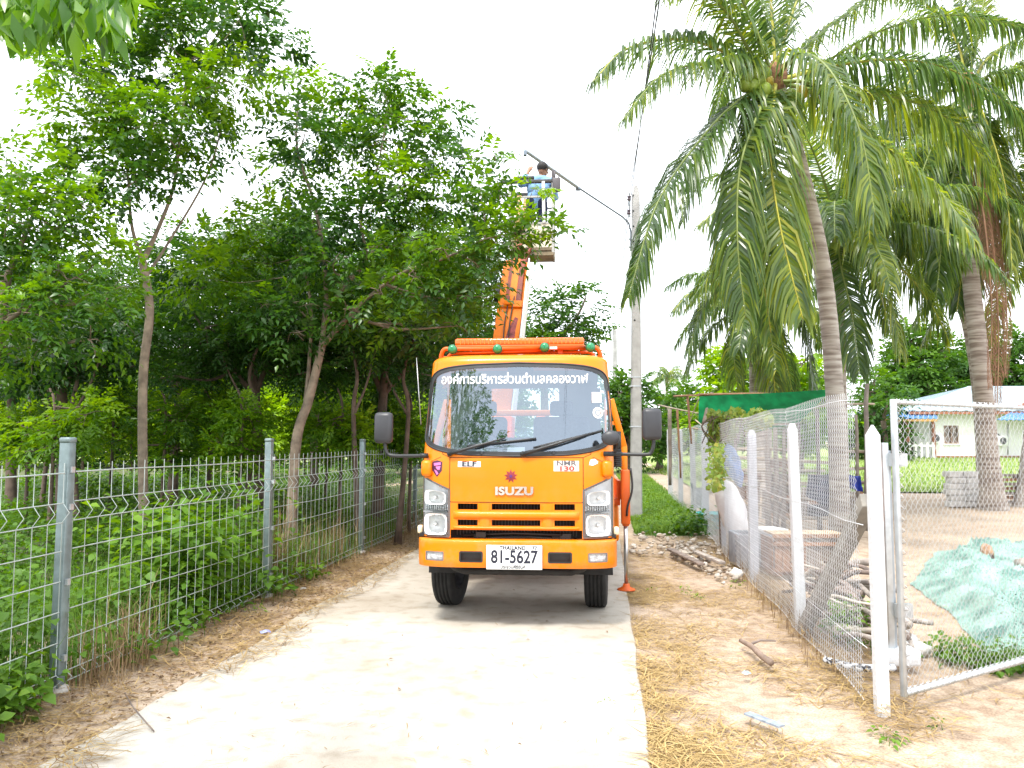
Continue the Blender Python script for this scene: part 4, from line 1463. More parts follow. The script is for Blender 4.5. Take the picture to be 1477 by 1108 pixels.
for t, w in ((0, .024), (.04, .032), (.10, .040), (.92, .036), (.97, .03), (1.0, .02)):
    ringsd.append([hp(t, w, -.012), hp(t, w * .8, .016), hp(t, 0, .024), hp(t, -w * .8, .016), hp(t, -w, -.012), hp(t, -w * .7, -.026), hp(t, w * .7, -.026)])
vs = [p for r in ringsd for p in r]
fs = [(i * 7 + k, i * 7 + (k + 1) % 7, i * 7 + 7 + (k + 1) % 7, i * 7 + 7 + k) for i in range(5) for k in range(7)] + [tuple(range(6, -1, -1)), tuple(range(35, 42))]
head = hd.add(vs, fs).build('lamp_head', M('pale blue grey lamp housing', (.42, .48, .54), .45, .3, var=.08), la)
MB().box(hp(.985, 0, -.06), (.06, .09, .07)).build('photo_cell', DKSTEEL, head)
MB().box(hp(.03, 0, -.03), (.10, .08, .07), bev=.02).build('joint_clamp', DKSTEEL, head)

# overhead wires: sagging cables from beyond the frame to pole, then on to the next pole
def cable(name, label, pts, r, sag):
    P = []
    for a, b in zip(pts[:-1], pts[1:]):
        for k in range(16):
            t = k / 16
            p = Vector(a).lerp(Vector(b), t); p.z -= sag * 4 * t * (1 - t) * (Vector(a) - Vector(b)).length
            P.append(p)
    P.append(Vector(pts[-1]))
    tag(MB().tube(P, r, 5).build(name, BLACKP), label, 'cable', 'overhead wires')
for i, (dx, py, nm) in enumerate(((0, 286, 'upper thin black wire clamped to the pole insulators, running overhead'), (3, 306, 'lower thin black wire clamped to the pole insulators, running overhead'))):
    a = at(951 - i * 4, 0, 8.5); b = at(907, py, 16.95); d_ = (a - b)
    cable('overhead_wire', nm, [a + d_ * 1.2 + Vector((0, 0, .5)), a, b], .009, .004)
    cable('overhead_wire', ('upper' if i == 0 else 'lower') + ' far wire between the tall pole and the distant thin pole', [b, at(884, 478 + i * 5, 46)], .011, .008)
# ================================================================= LEFT WELDED WIRE FENCE
PGREEN = M('galvanised green grey post', (.17, .22, .225), .45, .45, var=.15, scale=14, bump=.1)
WIREM = M('galvanised fence wire', (.48, .54, .53), .42, .6, var=.1, scale=9)
def left_fence():
    t0 = Vector((-3.04, 5.22, 0)); t1 = Vector((-1.82, 15.0, 0))
    d = (t1 - t0).normalized()
    step = 3.18
    f = thing('wire_fence', 'green grey welded wire panel fence with square steel posts along the left verge', 'fence', (t0.x, t0.y, -.05))
    nrm = Vector((d.y, -d.x, 0))                 # towards the road
    posts = [t0 + d * (step * k) for k in range(-1, 10)]
    for i, p in enumerate(posts):
        z0 = ground_z(p.x, p.y)
        lean = Vector((.012 * math.sin(i * 2.1), 0, 0))
        mb = MB()
        mb.bar(p + Vector((0, 0, z0 - .3)), p + lean + Vector((0, 0, 1.685)), .072, .072, d, .006)
        po = mb.build('post', PGREEN, f)
        MB().box(p + lean + Vector((0, 0, 1.70)), (.082, .082, .04), Matrix.Rotation(-math.atan2(d.x, d.y), 3, 'Z'), .012).build('post_cap', PGREEN, po)
        for z in (.25, .75, 1.25, 1.5):
            MB().box(p + nrm * .045 + Vector((0, 0, z)), (.035, .03, .04), Matrix.Rotation(-math.atan2(d.x, d.y), 3, 'Z')).build('clip', GALV, po)
        if i in (1, 2, 3):
            MB().ball(p + Vector((0, 0, z0 + .02)), .075, 10, 6, (1, 1, .6), .4).build('footing', M('rough footing concrete', (.42, .40, .37), .95, var=.2, bump=.4), po)
    # panel profile: folded V beams near top, middle and bottom
    prof = [(.06, 0), (.10, 0), (.135, .045), (.17, 0), (1.17, 0), (1.235, .05), (1.30, 0), (1.50, 0), (1.565, 0)]
    hor = [(.10, 0), (.17, 0), (.38, 0), (.58, 0), (.78, 0), (.98, 0), (1.17, 0), (1.30, 0), (1.50, 0)]
    for i in range(len(posts) - 1):
        a, b = posts[i] + d * .05, posts[i + 1] - d * .05
        V, Fc = [], []
        def wire(pts, r):
            o = len(V)
            m = 4
            for j, p in enumerate(pts):
                tg = (pts[min(j + 1, len(pts) - 1)] - pts[max(j - 1, 0)]).normalized()
                x = tg.cross(Vector((.31, .77, .1))).normalized(); y = tg.cross(x)
                for k in range(m):
                    an = PI / 2 * k
                    V.append(p + (x * math.cos(an) + y * math.sin(an)) * r)
            for j in range(len(pts) - 1):
                for k in range(m):
                    Fc.append((o + j * m + k, o + j * m + (k + 1) % m, o + (j + 1) * m + (k + 1) % m, o + (j + 1) * m + k))
        n = 23
        for k in range(n + 1):
            p = a.lerp(b, k / n)
            gz = -.02
            pts = [p + nrm * (of + .03) + Vector((0, 0, z + gz)) for (z, of) in prof]
            wire(pts, .0033)
        for (z, of) in hor:
            pts = [a.lerp(b, q) + nrm * (of + .036) + Vector((0, 0, z - .02 + .006 * math.sin(i + q * 6))) for q in np.linspace(0, 1, 7)]
            wire(pts, .0042 if z < 1.49 else .0055)
        np_obj('wire_panel', V, Fc, WIREM, f, smooth=True)
left_fence()

# ================================================================= RIGHT CHAIN LINK FENCE
WHITEPOST = M('white washed concrete post', (.62, .635, .66), .85, var=.06, scale=8, bump=.3, bscale=35, col2=(.50, .50, .50), p0=.27, p1=.40)
GREYPOST = M('pale grey concrete post', (.38, .40, .45), .88, var=.10, scale=6, bump=.3, bscale=30)
LINK = M('galvanised chain link wire', (.74, .76, .80), .42, .35, var=.08, scale=6)
def chain_link(name, p0, p1, z0, z1, parent, cell=.055, r=.0021, wob=.0, lift=0.0):
    """woven diamonds: each strand a zigzag tube from top to bottom"""
    d = (p1 - p0); Ln = d.length; d = d.normalized()
    nrm = Vector((d.y, -d.x, 0))
    ns = int(Ln / cell)
    nz = int((z1 - z0) / (cell * 1.05))
    k = np.arange(nz + 1)
    V, F = [], []
    D = np.array(d); Nm = np.array(nrm)
    allV = []
    for s in range(ns):
        ph = s % 2
        xx = s * cell + np.where((k + s) % 2 == 0, 0.0, cell)           # zig to the next column
        zz = z1 - k * (z1 - z0) / nz
        dep = np.where(k % 2 == 0, .004, -.004)
        bow = 0
        if wob:
            bow = np.array([wob * vnoise(s * cell * .9, float(q) * .9, 3) for q in zz])
        gz = z0
        C = np.array(p0)[None, :] * np.array([1, 1, 0]) + xx[:, None] * D + (dep + bow)[:, None] * Nm
        C[:, 2] = zz + (wob * .8 * np.sin(xx * 2.2) if wob else 0)
        allV.append(C)
    C = np.stack(allV)                                               # ns, nz+1, 3
    a = r
    o1 = D * a; o2 = -D * a * .5 + Nm * a * .87; o3 = -D * a * .5 - Nm * a * .87
    W = np.stack([C + o1, C + o2, C + o3], 2)                        # ns, nz+1, 3corners, 3
    Vv = W.reshape(-1, 3)
    base = (np.arange(ns)[:, None] * (nz + 1) + np.arange(nz)[None, :]).reshape(-1, 1) * 3
    Fs = []
    for q in range(3):
        q2 = (q + 1) % 3
        Fs.append(np.concatenate([base + q, base + q2, base + q2 + 3, base + q + 3], 1))
    return np_obj(name, Vv, np.concatenate(Fs), LINK, parent, smooth=True)
RF = [gnd(1272, 1018), gnd(1155, 900), gnd(1088, 834), gnd(1043, 789), gnd(1018, 760), gnd(1001, 741), gnd(982, 727), gnd(967, 712)]
rf = thing('chain_link_fence', 'tall chain link fence on concrete posts along the right verge', 'fence', (RF[0].x, RF[0].y, -.05))
fd = (RF[-1] - RF[0]).normalized()
fn_ = Vector((-fd.y, fd.x, 0))                  # towards the road (left)
for i, p in enumerate(RF):
    h = [1.80, 1.86, 1.83, 1.80, 1.86, 1.95, 2.0, 2.06][i]
    w = [.078, .088, .105, .09, .12, .12, .12, .13][i]
    mb = MB()
    z0 = ground_z(p.x, p.y) - .2
    ln = Vector((.02 * math.sin(i * 3.3) - (.03 if i == 1 else 0), .0, 0))
    k = w / 2
    vs = []
    an = math.atan2(fd.x, fd.y)
    Rz = Matrix.Rotation(-an, 3, 'Z')
    for (z, q) in ((z0, 1.0), (h - .07, .94), (h, .14 if i in (0,) else .45)):
        for (x, y) in ((-1, -1), (1, -1), (1, 1), (-1, 1)):
            vs.append(Vector((p.x, p.y, z)) + Rz @ Vector((x * k * q, y * k * q, 0)) + ln * (z / h))
    mb.add(vs, [(r * 4 + j, r * 4 + (j + 1) % 4, r * 4 + 4 + (j + 1) % 4, r * 4 + 4 + j) for r in range(2) for j in range(4)] + [(8, 9, 10, 11)])
    mb.build('post', WHITEPOST if i in (0, 1, 7) else GREYPOST, rf)
for i in range(len(RF) - 1):
    a, b = RF[i] + fn_ * .085, RF[i + 1] + fn_ * .085
    if i == 0:
        a = a + fd * .10
    chain_link('mesh_panel', a, b, .0, 2.02 - .02 * (i % 3), rf, (.028, .028, .030, .034, .042, .05, .06)[i], (.0015, .0015, .0016, .0016, .0017, .0018, .0020)[i], .022)
mb = MB()
for z in (.35, 1.15, 1.97):
    for a, b in zip(RF[:-1], RF[1:]):
        P = [a.lerp(b, t) + fn_ * (.078 + .01 * math.sin(t * 9)) + Vector((0, 0, z + .012 * math.sin(t * 7 + z * 3))) for t in np.linspace(0, 1, 7)]
        mb.tube(P, .0028, 4)
mb.build('tension_wire', LINK, rf)
# leaning concrete strut propping the corner post
MB().bar(RF[0] + fd * .12 - fn_ * .0 + Vector((0, 0, 1.30)), RF[0].lerp(RF[1], .95) + Vector((0, 0, -.02)), .10, .10, fn_, .006).build('strut', M('dirty strut concrete', (.25, .235, .21), .9, var=.2, scale=6, bump=.3), rf)

# gate
g0 = gnd(1304, 1004, .06); gdir = Vector((.87, .49, 0)).normalized()
gate = thing('chain_link_gate', 'galvanised pipe gate filled with chain link, standing ajar at right', 'gate', (g0.x, g0.y, 0))
GL = 2.5
hg = 1.97
def gp(s, z, o=0):
    return Vector((g0.x, g0.y, 0)) + gdir * s + Vector((gdir.y, -gdir.x, 0)) * o + Vector((0, 0, z))
for (a, b) in ((gp(0, .055), gp(0, hg)), (gp(GL, .055), gp(GL, hg))):
    MB().bar(a, b, .034, .034, gdir, .005).build('stile', GALV, gate)
MB().tube([gp(.02, .075), gp(GL, .10)], .021, 12).build('bottom_rail', GALV, gate)
MB().tube([gp(.02, hg - .02), gp(GL, hg - .03)], .013, 12).build('top_rail', GALV, gate)
chain_link('mesh_panel', gp(.03, 0), gp(GL, 0), .06, hg, gate, .028, .0017, .008)
mb = MB()
for k in range(36):
    s = .05 + k * .068
    for z, rr in ((.078 + .01 * s, .030), (hg - .02, .024)):
        c = gp(s, z)
        mb.tube([c + Vector((0, 0, rr)) - gdir * .015, c + Vector((gdir.y, -gdir.x, 0)) * rr, c - Vector((0, 0, rr)) + gdir * .015, c - Vector((gdir.y, -gdir.x, 0)) * rr, c + Vector((0, 0, rr)) + gdir * .025], .0024, 4)
for k in range(26):
    z = .1 + k * .072
    c = gp(.0, z)
    mb.tube([c + gdir * .034 + Vector((0, 0, -.012)), c + gdir * .03 + Vector((gdir.y, -gdir.x, 0)) * .03, c + gdir * .0 + Vector((gdir.y, -gdir.x, 0)) * .031 + Vector((0, 0, .02))], .0024, 4)
mb.build('lacing_wire', LINK, gate, kind='stuff')
# hinge post behind the white corner post
hp0 = gnd(1292, 960)
hpz = thing('gate_post', 'slim galvanised steel channel post between the white corner post and the gate', 'post', (hp0.x, hp0.y, 0))
MB().bar(hp0 + Vector((-.03, 0, .12)), hp0 + Vector((-.03, 0, 1.68)), .045, .05, (0, 1, 0), .004).build('channel', GALV, hpz)
MB().bar(hp0 + Vector((.012, .02, .12)), hp0 + Vector((.012, .02, 1.62)), .02, .03, (0, 1, 0)).build('flange', M('galvanised flange', (.36, .40, .44), .45, .7), hpz)
for z in (.42, 1.55):
    MB().box(hp0 + Vector((.05, -.05, z)), (.12, .05, .10)).tube([hp0 + Vector((.03, -.06, z - .08)), hp0 + Vector((.03, -.06, z + .08))], .014, 8).build('hinge', GALV, hpz)
MB().box(hp0 + Vector((.02, .0, .07)), (.28, .16, .12), bev=.02).build('base_block', WHITEPOST, hpz)
# ================================================================= YARD BEHIND THE CHAIN LINK
WOODG = M('weathered grey wood', (.20, .165, .14), .9, var=.25, scale=5, bump=.3, bscale=30, stretch=(1, 1, 1))
WOODB = M('brown plank wood', (.25, .135, .075), .85, var=.25, scale=5, bump=.3)
BAMBOO = M('pale bamboo', (.36, .29, .22), .75, var=.2, scale=8)
def pole_part(name, a, b, r, mat, parent, wob=.02, n=7):
    a, b = Vector(a), Vector(b)
    pts = []
    for k in range(n + 1):
        t = k / n
        p = a.lerp(b, t)
        p += Vector((vnoise(p.x * 1.3, p.z * 2 + a.y), vnoise(p.y, p.x * 1.7 + 3), vnoise(p.x * 1.1, p.y + 9))) * wob
        pts.append(p)
    return MB().tube(pts, [r * (1 - .25 * k / n) for k in range(n + 1)], 7).build(name, mat, parent)

# animal pen of bamboo rails
PA, PBn = at(1052, 700, 15.6), at(1268, 700, 15.0)
pen = thing('bamboo_pen', 'rough pen of bamboo rails and wooden posts behind the chain link fence', 'pen', (PA.x, PA.y, -.05))
def penp(px, py):
    t = (px - 1052) / (1268 - 1052)
    return at(px, py, lerp(15.6, 15.0, t))
for (x0, y0, x1, y1, r) in ((1054, 649, 1152, 650, .028), (1058, 661, 1226, 669, .03), (1066, 680, 1190, 679, .03), (1106, 699, 1262, 697, .032), (1100, 724, 1262, 715, .032), (1128, 748, 1262, 747, .03), (1180, 586, 1262, 583, .02), (1095, 614, 1150, 612, .02), (1215, 652, 1262, 653, .026), (1215, 678, 1262, 676, .026), (1052, 697, 1108, 695, .026), (1052, 727, 1104, 730, .028)):
    pole_part('rail', penp(x0, y0), penp(x1, y1), r * 1.35, BAMBOO, pen, .03)
for (x0, y0, x1, y1, r) in ((1058, 620, 1060, 770, .04), (1082, 622, 1084, 768, .035), (1104, 618, 1106, 766, .06), (1116, 618, 1117, 766, .06), (1129, 620, 1128, 766, .045), (1150, 610, 1149, 765, .05), (1176, 590, 1180, 760, .05), (1246, 555, 1248, 760, .055), (1252, 640, 1246, 760, .05), (1232, 600, 1236, 760, .04)):
    a, b = penp(x0, y0), penp(x1, y1)
    b.z = -.1
    pole_part('post', b - Vector((0, .09, 0)), a - Vector((0, .09, 0)), r, WOODG, pen, .03)
# boards behind the rails: low feeding wall
for k, (x0, x1, y0, y1) in enumerate(((1070, 1104, 684, 696), (1108, 1150, 684, 716), (1060, 1100, 702, 722), (1106, 1150, 727, 742), (1108, 1160, 664, 676))):
    a, b = penp(x0, y0), penp(x1, y1)
    MB().box(((a.x + b.x) / 2, a.y + .16, (a.z + b.z) / 2), (b.x - a.x, .025, a.z - b.z), Matrix.Rotation(rad(random.uniform(-2, 2)), 3, 'Y')).build('board', WOODG if k % 2 else WOODB, pen)
rr = random.Random(31)
px = 1056.0
while px < 1262:                                   # rough upright boards closing the back of the pen
    a = at(px, 700, 17.2)
    h_ = rr.uniform(.55, 1.0)
    MB().box((a.x, 17.2 + rr.uniform(-.04, .04), h_ / 2 - .05), (rr.uniform(.12, .17), .025, h_), Matrix.Rotation(rad(rr.uniform(-4, 4)), 3, 'Y')).build('board', (WOODB, WOODG, WOODG)[int(px) % 3], pen)
    px += rr.uniform(10, 14)
# dark plastic sheets hung on the rails
def cloth(name, label, cat, corners, mat, sag=.05, n=12, fold=.03, ff=9.0, group=None):
    """hanging or lying cloth: bilinear patch with folds"""
    c = [Vector(p) for p in corners]                 # tl, tr, br, bl
    nrm = (c[1] - c[0]).cross(c[3] - c[0]).normalized()
    V, F = [], []
    for j in range(n + 1):
        v = j / n
        for i in range(n + 1):
            u = i / n
            p = c[0].lerp(c[1], u).lerp(c[3].lerp(c[2], u), v)
            p += nrm * fold * (math.sin(u * ff + 2 * v) * (.4 + .6 * v) + .6 * vnoise(u * 4 + c[0].x, v * 4, c[0].y))
            p.z -= sag * 4 * u * (1 - u) * (1 - .3 * v)
            V.append(p)
    m = n + 1
    for j in range(n):
        for i in range(n):
            F.append((j * m + i, j * m + i + 1, (j + 1) * m + i + 1, (j + 1) * m + i))
    V = [tuple(p) for p in V]
    k = len(V)
    V2 = V + [tuple(Vector(p) - nrm * .004) for p in V]
    F2 = F + [tuple(i + k for i in f[::-1]) for f in F]
    o = np_obj(name, V2, F2, mat, None, smooth=True)
    return tag(o, label, cat, group)
q = lambda px, py, Y: at(px, py, Y)
DKBL = M('dark navy plastic', (.02, .022, .06), .5, var=.4, scale=9)
cloth('plastic_sheet', 'dark navy plastic sheet hung on the pen rails left of the palm trunk', 'sheet', [q(1166, 684, 14.85), q(1202, 682, 14.85), q(1200, 735, 14.85), q(1164, 716, 14.85)], DKBL, .03, fold=.06)
cloth('plastic_sheet', 'bright blue plastic bag hung on the pen rails right of the palm trunk', 'bag', [q(1224, 684, 14.7), q(1241, 686, 14.7), q(1243, 709, 14.7), q(1227, 704, 14.7)], M('bright blue plastic', (.012, .03, .22), .4, var=.4, scale=9), .02, fold=.05)
cloth('plastic_sheet', 'small dark sheet low on the pen rails beside the palm trunk', 'sheet', [q(1164, 727, 14.6), q(1204, 725, 14.6), q(1204, 744, 14.6), q(1166, 744, 14.6)], M('black sheet', (.035, .028, .035), .7, var=.3, scale=9), .02, fold=.05)
# green shade cloth
GREENT = M('green shade cloth', (.003, .34, .12), .7, var=.25, scale=5, bump=.15, bscale=60)
cloth('shade_cloth', 'dark green shade cloth sagging from a pole behind the vine', 'tarpaulin', [q(1009, 572, 16.2), q(1200, 562, 14.2), q(1150, 612, 15.6), q(1004, 640, 16.6)], GREENT, .0, 24, .05, 7.0)
fr = thing('pole_frame', 'bare wooden pole frame holding up the green shade cloth', 'frame', (q(1024, 700, 16.3).x, 16.3, 0))
for (a, b, r, m) in ((q(1009, 569, 16.25), q(1130, 569, 15.1), .03, WOODB), (q(972, 571, 17.5), q(1012, 570, 16.4), .025, WOODB), (q(1015, 612, 16.2), q(1027, 566, 16.25), .06, WOODG), (q(992, 572, 17), q(997, 640, 17), .03, WOODB), (q(966, 590, 18), q(967, 700, 18), .05, WOODG), (q(977, 590, 18), q(982, 690, 18), .03, WOODB), (q(950, 585, 18.5), q(1008, 596, 17), .02, BAMBOO), (q(1008, 574, 16.4), q(990, 620, 17), .012, BAMBOO), (q(1000, 618, 15.8), q(1026, 622, 15.3), .02, BAMBOO), (q(1003, 606, 15.8), q(1022, 622, 15.3), .016, BAMBOO)):
    pole_part('pole', a, b, r, m, fr, .02)

# sacks on the fence
def sack(name, label, pts, mat, wid, th, group=None, folds=.02):
    """soft hanging bag: elliptical rings along a spine"""
    P = spline(pts, 6)
    n = 16
    V, F = [], []
    m = len(P)
    for i, p in enumerate(P):
        t = i / (m - 1)
        w = wid(t)
        for k in range(n):
            a = 2 * PI * k / n
            rr = 1 + folds * 6 * vnoise(math.cos(a) * 2 + p.x, math.sin(a) * 2, t * 7)
            V.append((p.x + w * rr * math.cos(a), p.y + w * th * rr * math.sin(a), p.z))
    for i in range(m - 1):
        for k in range(n):
            F.append((i * n + k, i * n + (k + 1) % n, (i + 1) * n + (k + 1) % n, (i + 1) * n + k))
    o = np_obj(name, V, F, mat, None, smooth=True)
    return tag(o, label, 'bag', group)
WSACK = M('white woven sack', (.66, .66, .69), .7, var=.08, scale=8, bump=.7, bscale=9)
sack('woven_sack', 'full white woven sack hanging on the chain link fence by the vine', [q(1046, 692, 11.6), q(1050, 715, 11.6), q(1059, 745, 11.6), q(1066, 772, 11.6), q(1072, 781, 11.6)], WSACK, lambda t: .02 + .19 * math.sin(PI * min(1, t * 1.02) ** .8) ** .7, .6)
sack('plastic_bag', 'crumpled blue plastic bag hanging above the white sack', [q(1048, 640, 11.9), q(1052, 660, 11.9), q(1062, 685, 11.9), q(1068, 703, 11.9)], M('blue plastic bag', (.10, .22, .50), .4, var=.35, scale=10, bump=.6, bscale=9), lambda t: .015 + .13 * math.sin(PI * t ** .75) ** .8, .5, None, .035)
sack('woven_sack', 'pale slack sack hanging further along the fence by the basin', [q(1022, 650, 15.6), q(1026, 664, 15.6), q(1027, 680, 15.6), q(1025, 692, 15.6)], WSACK, lambda t: .02 + .15 * math.sin(PI * t) ** .8, .5)
cloth('rag', 'grey blue cloth draped low on the far part of the fence', 'cloth', [q(996, 696, 17.2), q(1014, 702, 16.6), q(1014, 738, 16.6), q(998, 722, 17.2)], M('grey blue cloth', (.36, .38, .46), .85, var=.2, scale=6), .06, fold=.05)
# turquoise basin
bs = q(1027, 752, 15.0); bs.z = 0.0
b_ = thing('plastic_basin', 'turquoise plastic basin on the ground inside the fence', 'basin', tuple(bs))
MB().lathe([(.0, .03), (.22, .03), (.27, .28), (.31, .29), (.31, .27), (.28, .27), (.235, .0), (.0, .0)], bs, 'z', 28).build('shell', M('turquoise plastic', (.05, .45, .47), .4, var=.08), b_)
MB().lathe([(.305, .275), (.325, .28), (.325, .295), (.305, .298)], bs, 'z', 28).build('rim', M('turquoise rim', (.08, .52, .54), .35), b_)
# grey cement trough with a white slab on it
tg = q(1092, 800, 10.6); tg.z = 0
t_ = thing('cement_trough', 'grey cement trough standing behind the third fence post', 'trough', tuple(tg))
for (c, d) in (((0, -.24, .22), (.62, .06, .44)), ((0, .24, .22), (.62, .06, .44)), ((-.30, 0, .22), (.06, .42, .44)), ((.30, 0, .22), (.06, .42, .44)), ((0, 0, .05), (.54, .42, .08))):
    MB().box(tg + Vector(c), d, None, .012).build('wall' if c[2] > .1 else 'bottom', M('blue grey cement', (.25, .27, .31), .9, var=.2, scale=6, bump=.2), t_)
tag(MB().box(tg + Vector((.16, -.05, .475)), (.34, .40, .06), Matrix.Rotation(.2, 3, 'Z'), .012).build('stone_slab', WHITEPOST), 'white slab lying on the rim of the grey cement trough', 'slab')
# wooden crate of upright boards
cr = q(1160, 800, 9.9); cr.z = 0
c_ = thing('wooden_crate', 'low crate of brown and grey upright boards beside the palm trunk', 'crate', tuple(cr))
for k in range(9):
    x = -.40 + k * .1
    MB().box(cr + Vector((x, -.2 + .01 * (k % 2), .25)), (.092, .022, .50 - .03 * (k * 7 % 3)), Matrix.Rotation(rad(random.uniform(-2, 2)), 3, 'Y')).build('board', WOODB if k < 4 else WOODG, c_)
for k in range(4):
    MB().box(cr + Vector((-.46, -.12 + k * .11, .24)), (.02, .10, .46)).build('board', WOODB, c_)
    MB().box(cr + Vector((.46, -.12 + k * .11, .24)), (.02, .10, .46)).build('board', WOODG, c_)
for z in (.08, .40, .50):
    MB().box(cr + Vector((0, -.225, z)), (.95, .02, .045)).build('batten', WOODB, c_)
MB().box(cr + Vector((0, .0, .515)), (.9, .4, .02)).build('lid', M('straw brown lid', (.40, .30, .20), .9, var=.3, scale=12), c_)

# firewood heap
fw0 = q(1222, 905, 7.0); fw0.z = 0
fw = thing('firewood_pile', 'heap of crooked grey firewood behind the leaning strut', 'firewood', tuple(fw0))
rr = random.Random(5)
WOODS = [M('grey branch bark', (.34, .30, .27), .95, var=.3, scale=10, bump=.4), M('pale branch wood', (.48, .43, .37), .9, var=.2, scale=10, bump=.3), M('dark branch bark', (.19, .15, .13), .95, var=.3, scale=10, bump=.4)]
for k in range(64):
    t = rr.random()
    c = Vector((0, lerp(6.3, 8.6, t), 0))
    c.x = 2.37 + .136 * (c.y - 4.88) + lerp(.30, .85, rr.random() ** 1.4) * (.75 + .25 * t)
    L_ = rr.uniform(.45, .95)
    an = rr.uniform(-.9, .9) + PI / 2 + (PI if rr.random() < .5 else 0)
    top = .07 + .45 * rr.random() ** 1.3 * (1 - abs(t - .4))
    d = Vector((math.cos(an) * .55, math.sin(an), rr.uniform(-.35, .35)))
    d.normalize()
    a, b = c - d * L_ / 2 + Vector((0, 0, top)), c + d * L_ / 2 + Vector((0, 0, top))
    a.z, b.z = max(a.z, .03), max(b.z, .03)
    mid = a.lerp(b, .5) + Vector((rr.uniform(-.09, .09), rr.uniform(-.05, .05), rr.uniform(-.02, .08)))
    r = rr.uniform(.014, .045)
    MB().tube(spline([a, a.lerp(mid, .6) + Vector((rr.uniform(-.03, .03), 0, .02)), mid, b], 3), [r * (1 - .04 * i) for i in range(10)], 7).build('log', WOODS[k % 3], fw)
hz = q(1248, 935, 5.75)
tag(MB().tube(spline([(hz.x - .22, 5.95, .03), (hz.x - .1, 5.78, .03), (hz.x + .06, 5.70, .04), (hz.x + .2, 5.74, .03)], 6), .028, 10).build('corrugated_hose', M('black and white hose', (.55, .57, .6), .5, scale=35, col2=(.03, .03, .04), p0=.45, p1=.5)), 'short black and white hose lying by the corner post', 'hose')
for k, (px, py, sz, lab) in enumerate(((1228, 918, .11, 'white stone at the foot of the firewood heap'), (1320, 938, .13, 'flat pale stone just inside the gate'), (1312, 925, .08, 'small white stone beside the slim gate post'))):
    p = gnd(px, py)
    tag(MB().ball(p + Vector((0, 0, .02)), sz, 9, 6, (1, .8, .4), .5).build('stone', M('white stone', (.62, .60, .57), .9, var=.15, bump=.4)), lab, 'stone', 'loose pale stones')

# green net heaped on the ground inside the gate
def netmat():
    m, nt, N, L, b = _new('pale green net')
    tc = N.new('ShaderNodeTexCoord')
    n = N.new('ShaderNodeTexNoise'); n.inputs['Scale'].default_value = 3.5; n.inputs['Detail'].default_value = 6
    L.new(tc.outputs['Object'], n.inputs['Vector'])
    r = N.new('ShaderNodeValToRGB')
    r.color_ramp.elements[0].position = .35; r.color_ramp.elements[0].color = (.11, .23, .20, 1)
    r.color_ramp.elements[1].position = .6; r.color_ramp.elements[1].color = (.30, .47, .41, 1)
    L.new(n.outputs['Fac'], r.inputs['Fac']); L.new(r.outputs['Color'], b.inputs['Base Color'])
    b.inputs['Roughness'].default_value = .7
    n2 = N.new('ShaderNodeTexNoise'); n2.inputs['Scale'].default_value = 26; n2.inputs['Detail'].default_value = 4
    L.new(tc.outputs['Object'], n2.inputs['Vector'])
    bp = N.new('ShaderNodeBump'); bp.inputs['Strength'].default_value = .6; bp.inputs['Distance'].default_value = .03
    L.new(n2.outputs['Fac'], bp.inputs['Height']); L.new(bp.outputs['Normal'], b.inputs['Normal'])
    tr = N.new('ShaderNodeBsdfTransparent')
    n3 = N.new('ShaderNodeTexNoise'); n3.inputs['Scale'].default_value = 90; n3.inputs['Detail'].default_value = 1
    L.new(tc.outputs['Object'], n3.inputs['Vector'])
    gt = N.new('ShaderNodeMath'); gt.operation = 'GREATER_THAN'; gt.inputs[1].default_value = .60
    L.new(n3.outputs['Fac'], gt.inputs[0])
    mx = N.new('ShaderNodeMixShader')
    L.new(gt.outputs[0], mx.inputs[0]); L.new(b.outputs[0], mx.inputs[1]); L.new(tr.outputs[0], mx.inputs[2])
    L.new(mx.outputs[0], N['Material Output'].inputs['Surface'])
    return m
def net():
    c = [gnd(1312, 838), gnd(1352, 790), gnd(1620, 772), gnd(1640, 900), gnd(1452, 962), gnd(1376, 886)]
    a, b, c2, d = c[0], c[1].lerp(c[2], .0), c[2], c[3]
    n = 80
    V, F = [], []
    left = [c[4], c[5], c[0], c[1]]
    right = [gnd(1700, 930), gnd(1690, 870), gnd(1680, 815), gnd(1640, 772)]
    for j in range(n + 1):
        t = j / n * 3
        k = min(2, int(t)); f = t - k
        l, r = left[k].lerp(left[k + 1], f), right[k].lerp(right[k + 1], f)
        for i in range(n + 1):
            u = i / n
            p = l.lerp(r, u)
            p.x += .05 * vnoise(p.y * 3, 1.5) * (1 - u); p.y += .05 * vnoise(p.x * 3, 7.5)
            e = min(u * 6, 1) * min(1, (1 - abs(2 * j / n - 1)) * 4)
            ridge = 1 - abs(vnoise(p.x * 1.3 + p.y * .8, p.y * .7, 2)) * 2.2
            z = ground_z(p.x, p.y) + .012 + e * (.06 + .20 * max(0, ridge) ** 2 + .10 * vnoise(p.x * 1.1, p.y * 1.1, 5) + .07 * (1 - abs(vnoise(p.x * 3.3 - p.y * 2, p.y * 3.1)) * 3))
            V.append((p.x, p.y, max(z, ground_z(p.x, p.y) + .008)))
    m = n + 1
    for j in range(n):
        for i in range(n):
            F.append((j * m + i, j * m + i + 1, (j + 1) * m + i + 1, (j + 1) * m + i))
    o = np_obj('ground_net', V, F, netmat(), None, smooth=True)
    tag(o, 'crumpled pale green net spread on the dirt inside the gate', 'net')
net()
p = gnd(1424, 822) + Vector((0, 0, .22))
hk = thing('coconut_husk', 'brown coconut husk lying on the green net', 'coconut', tuple(p))
MB().ball(p, .11, 12, 8, (.8, .8, 1.1), .3).build('husk', M('coconut husk', (.36, .22, .14), .95, var=.3, scale=14, bump=.5), hk)
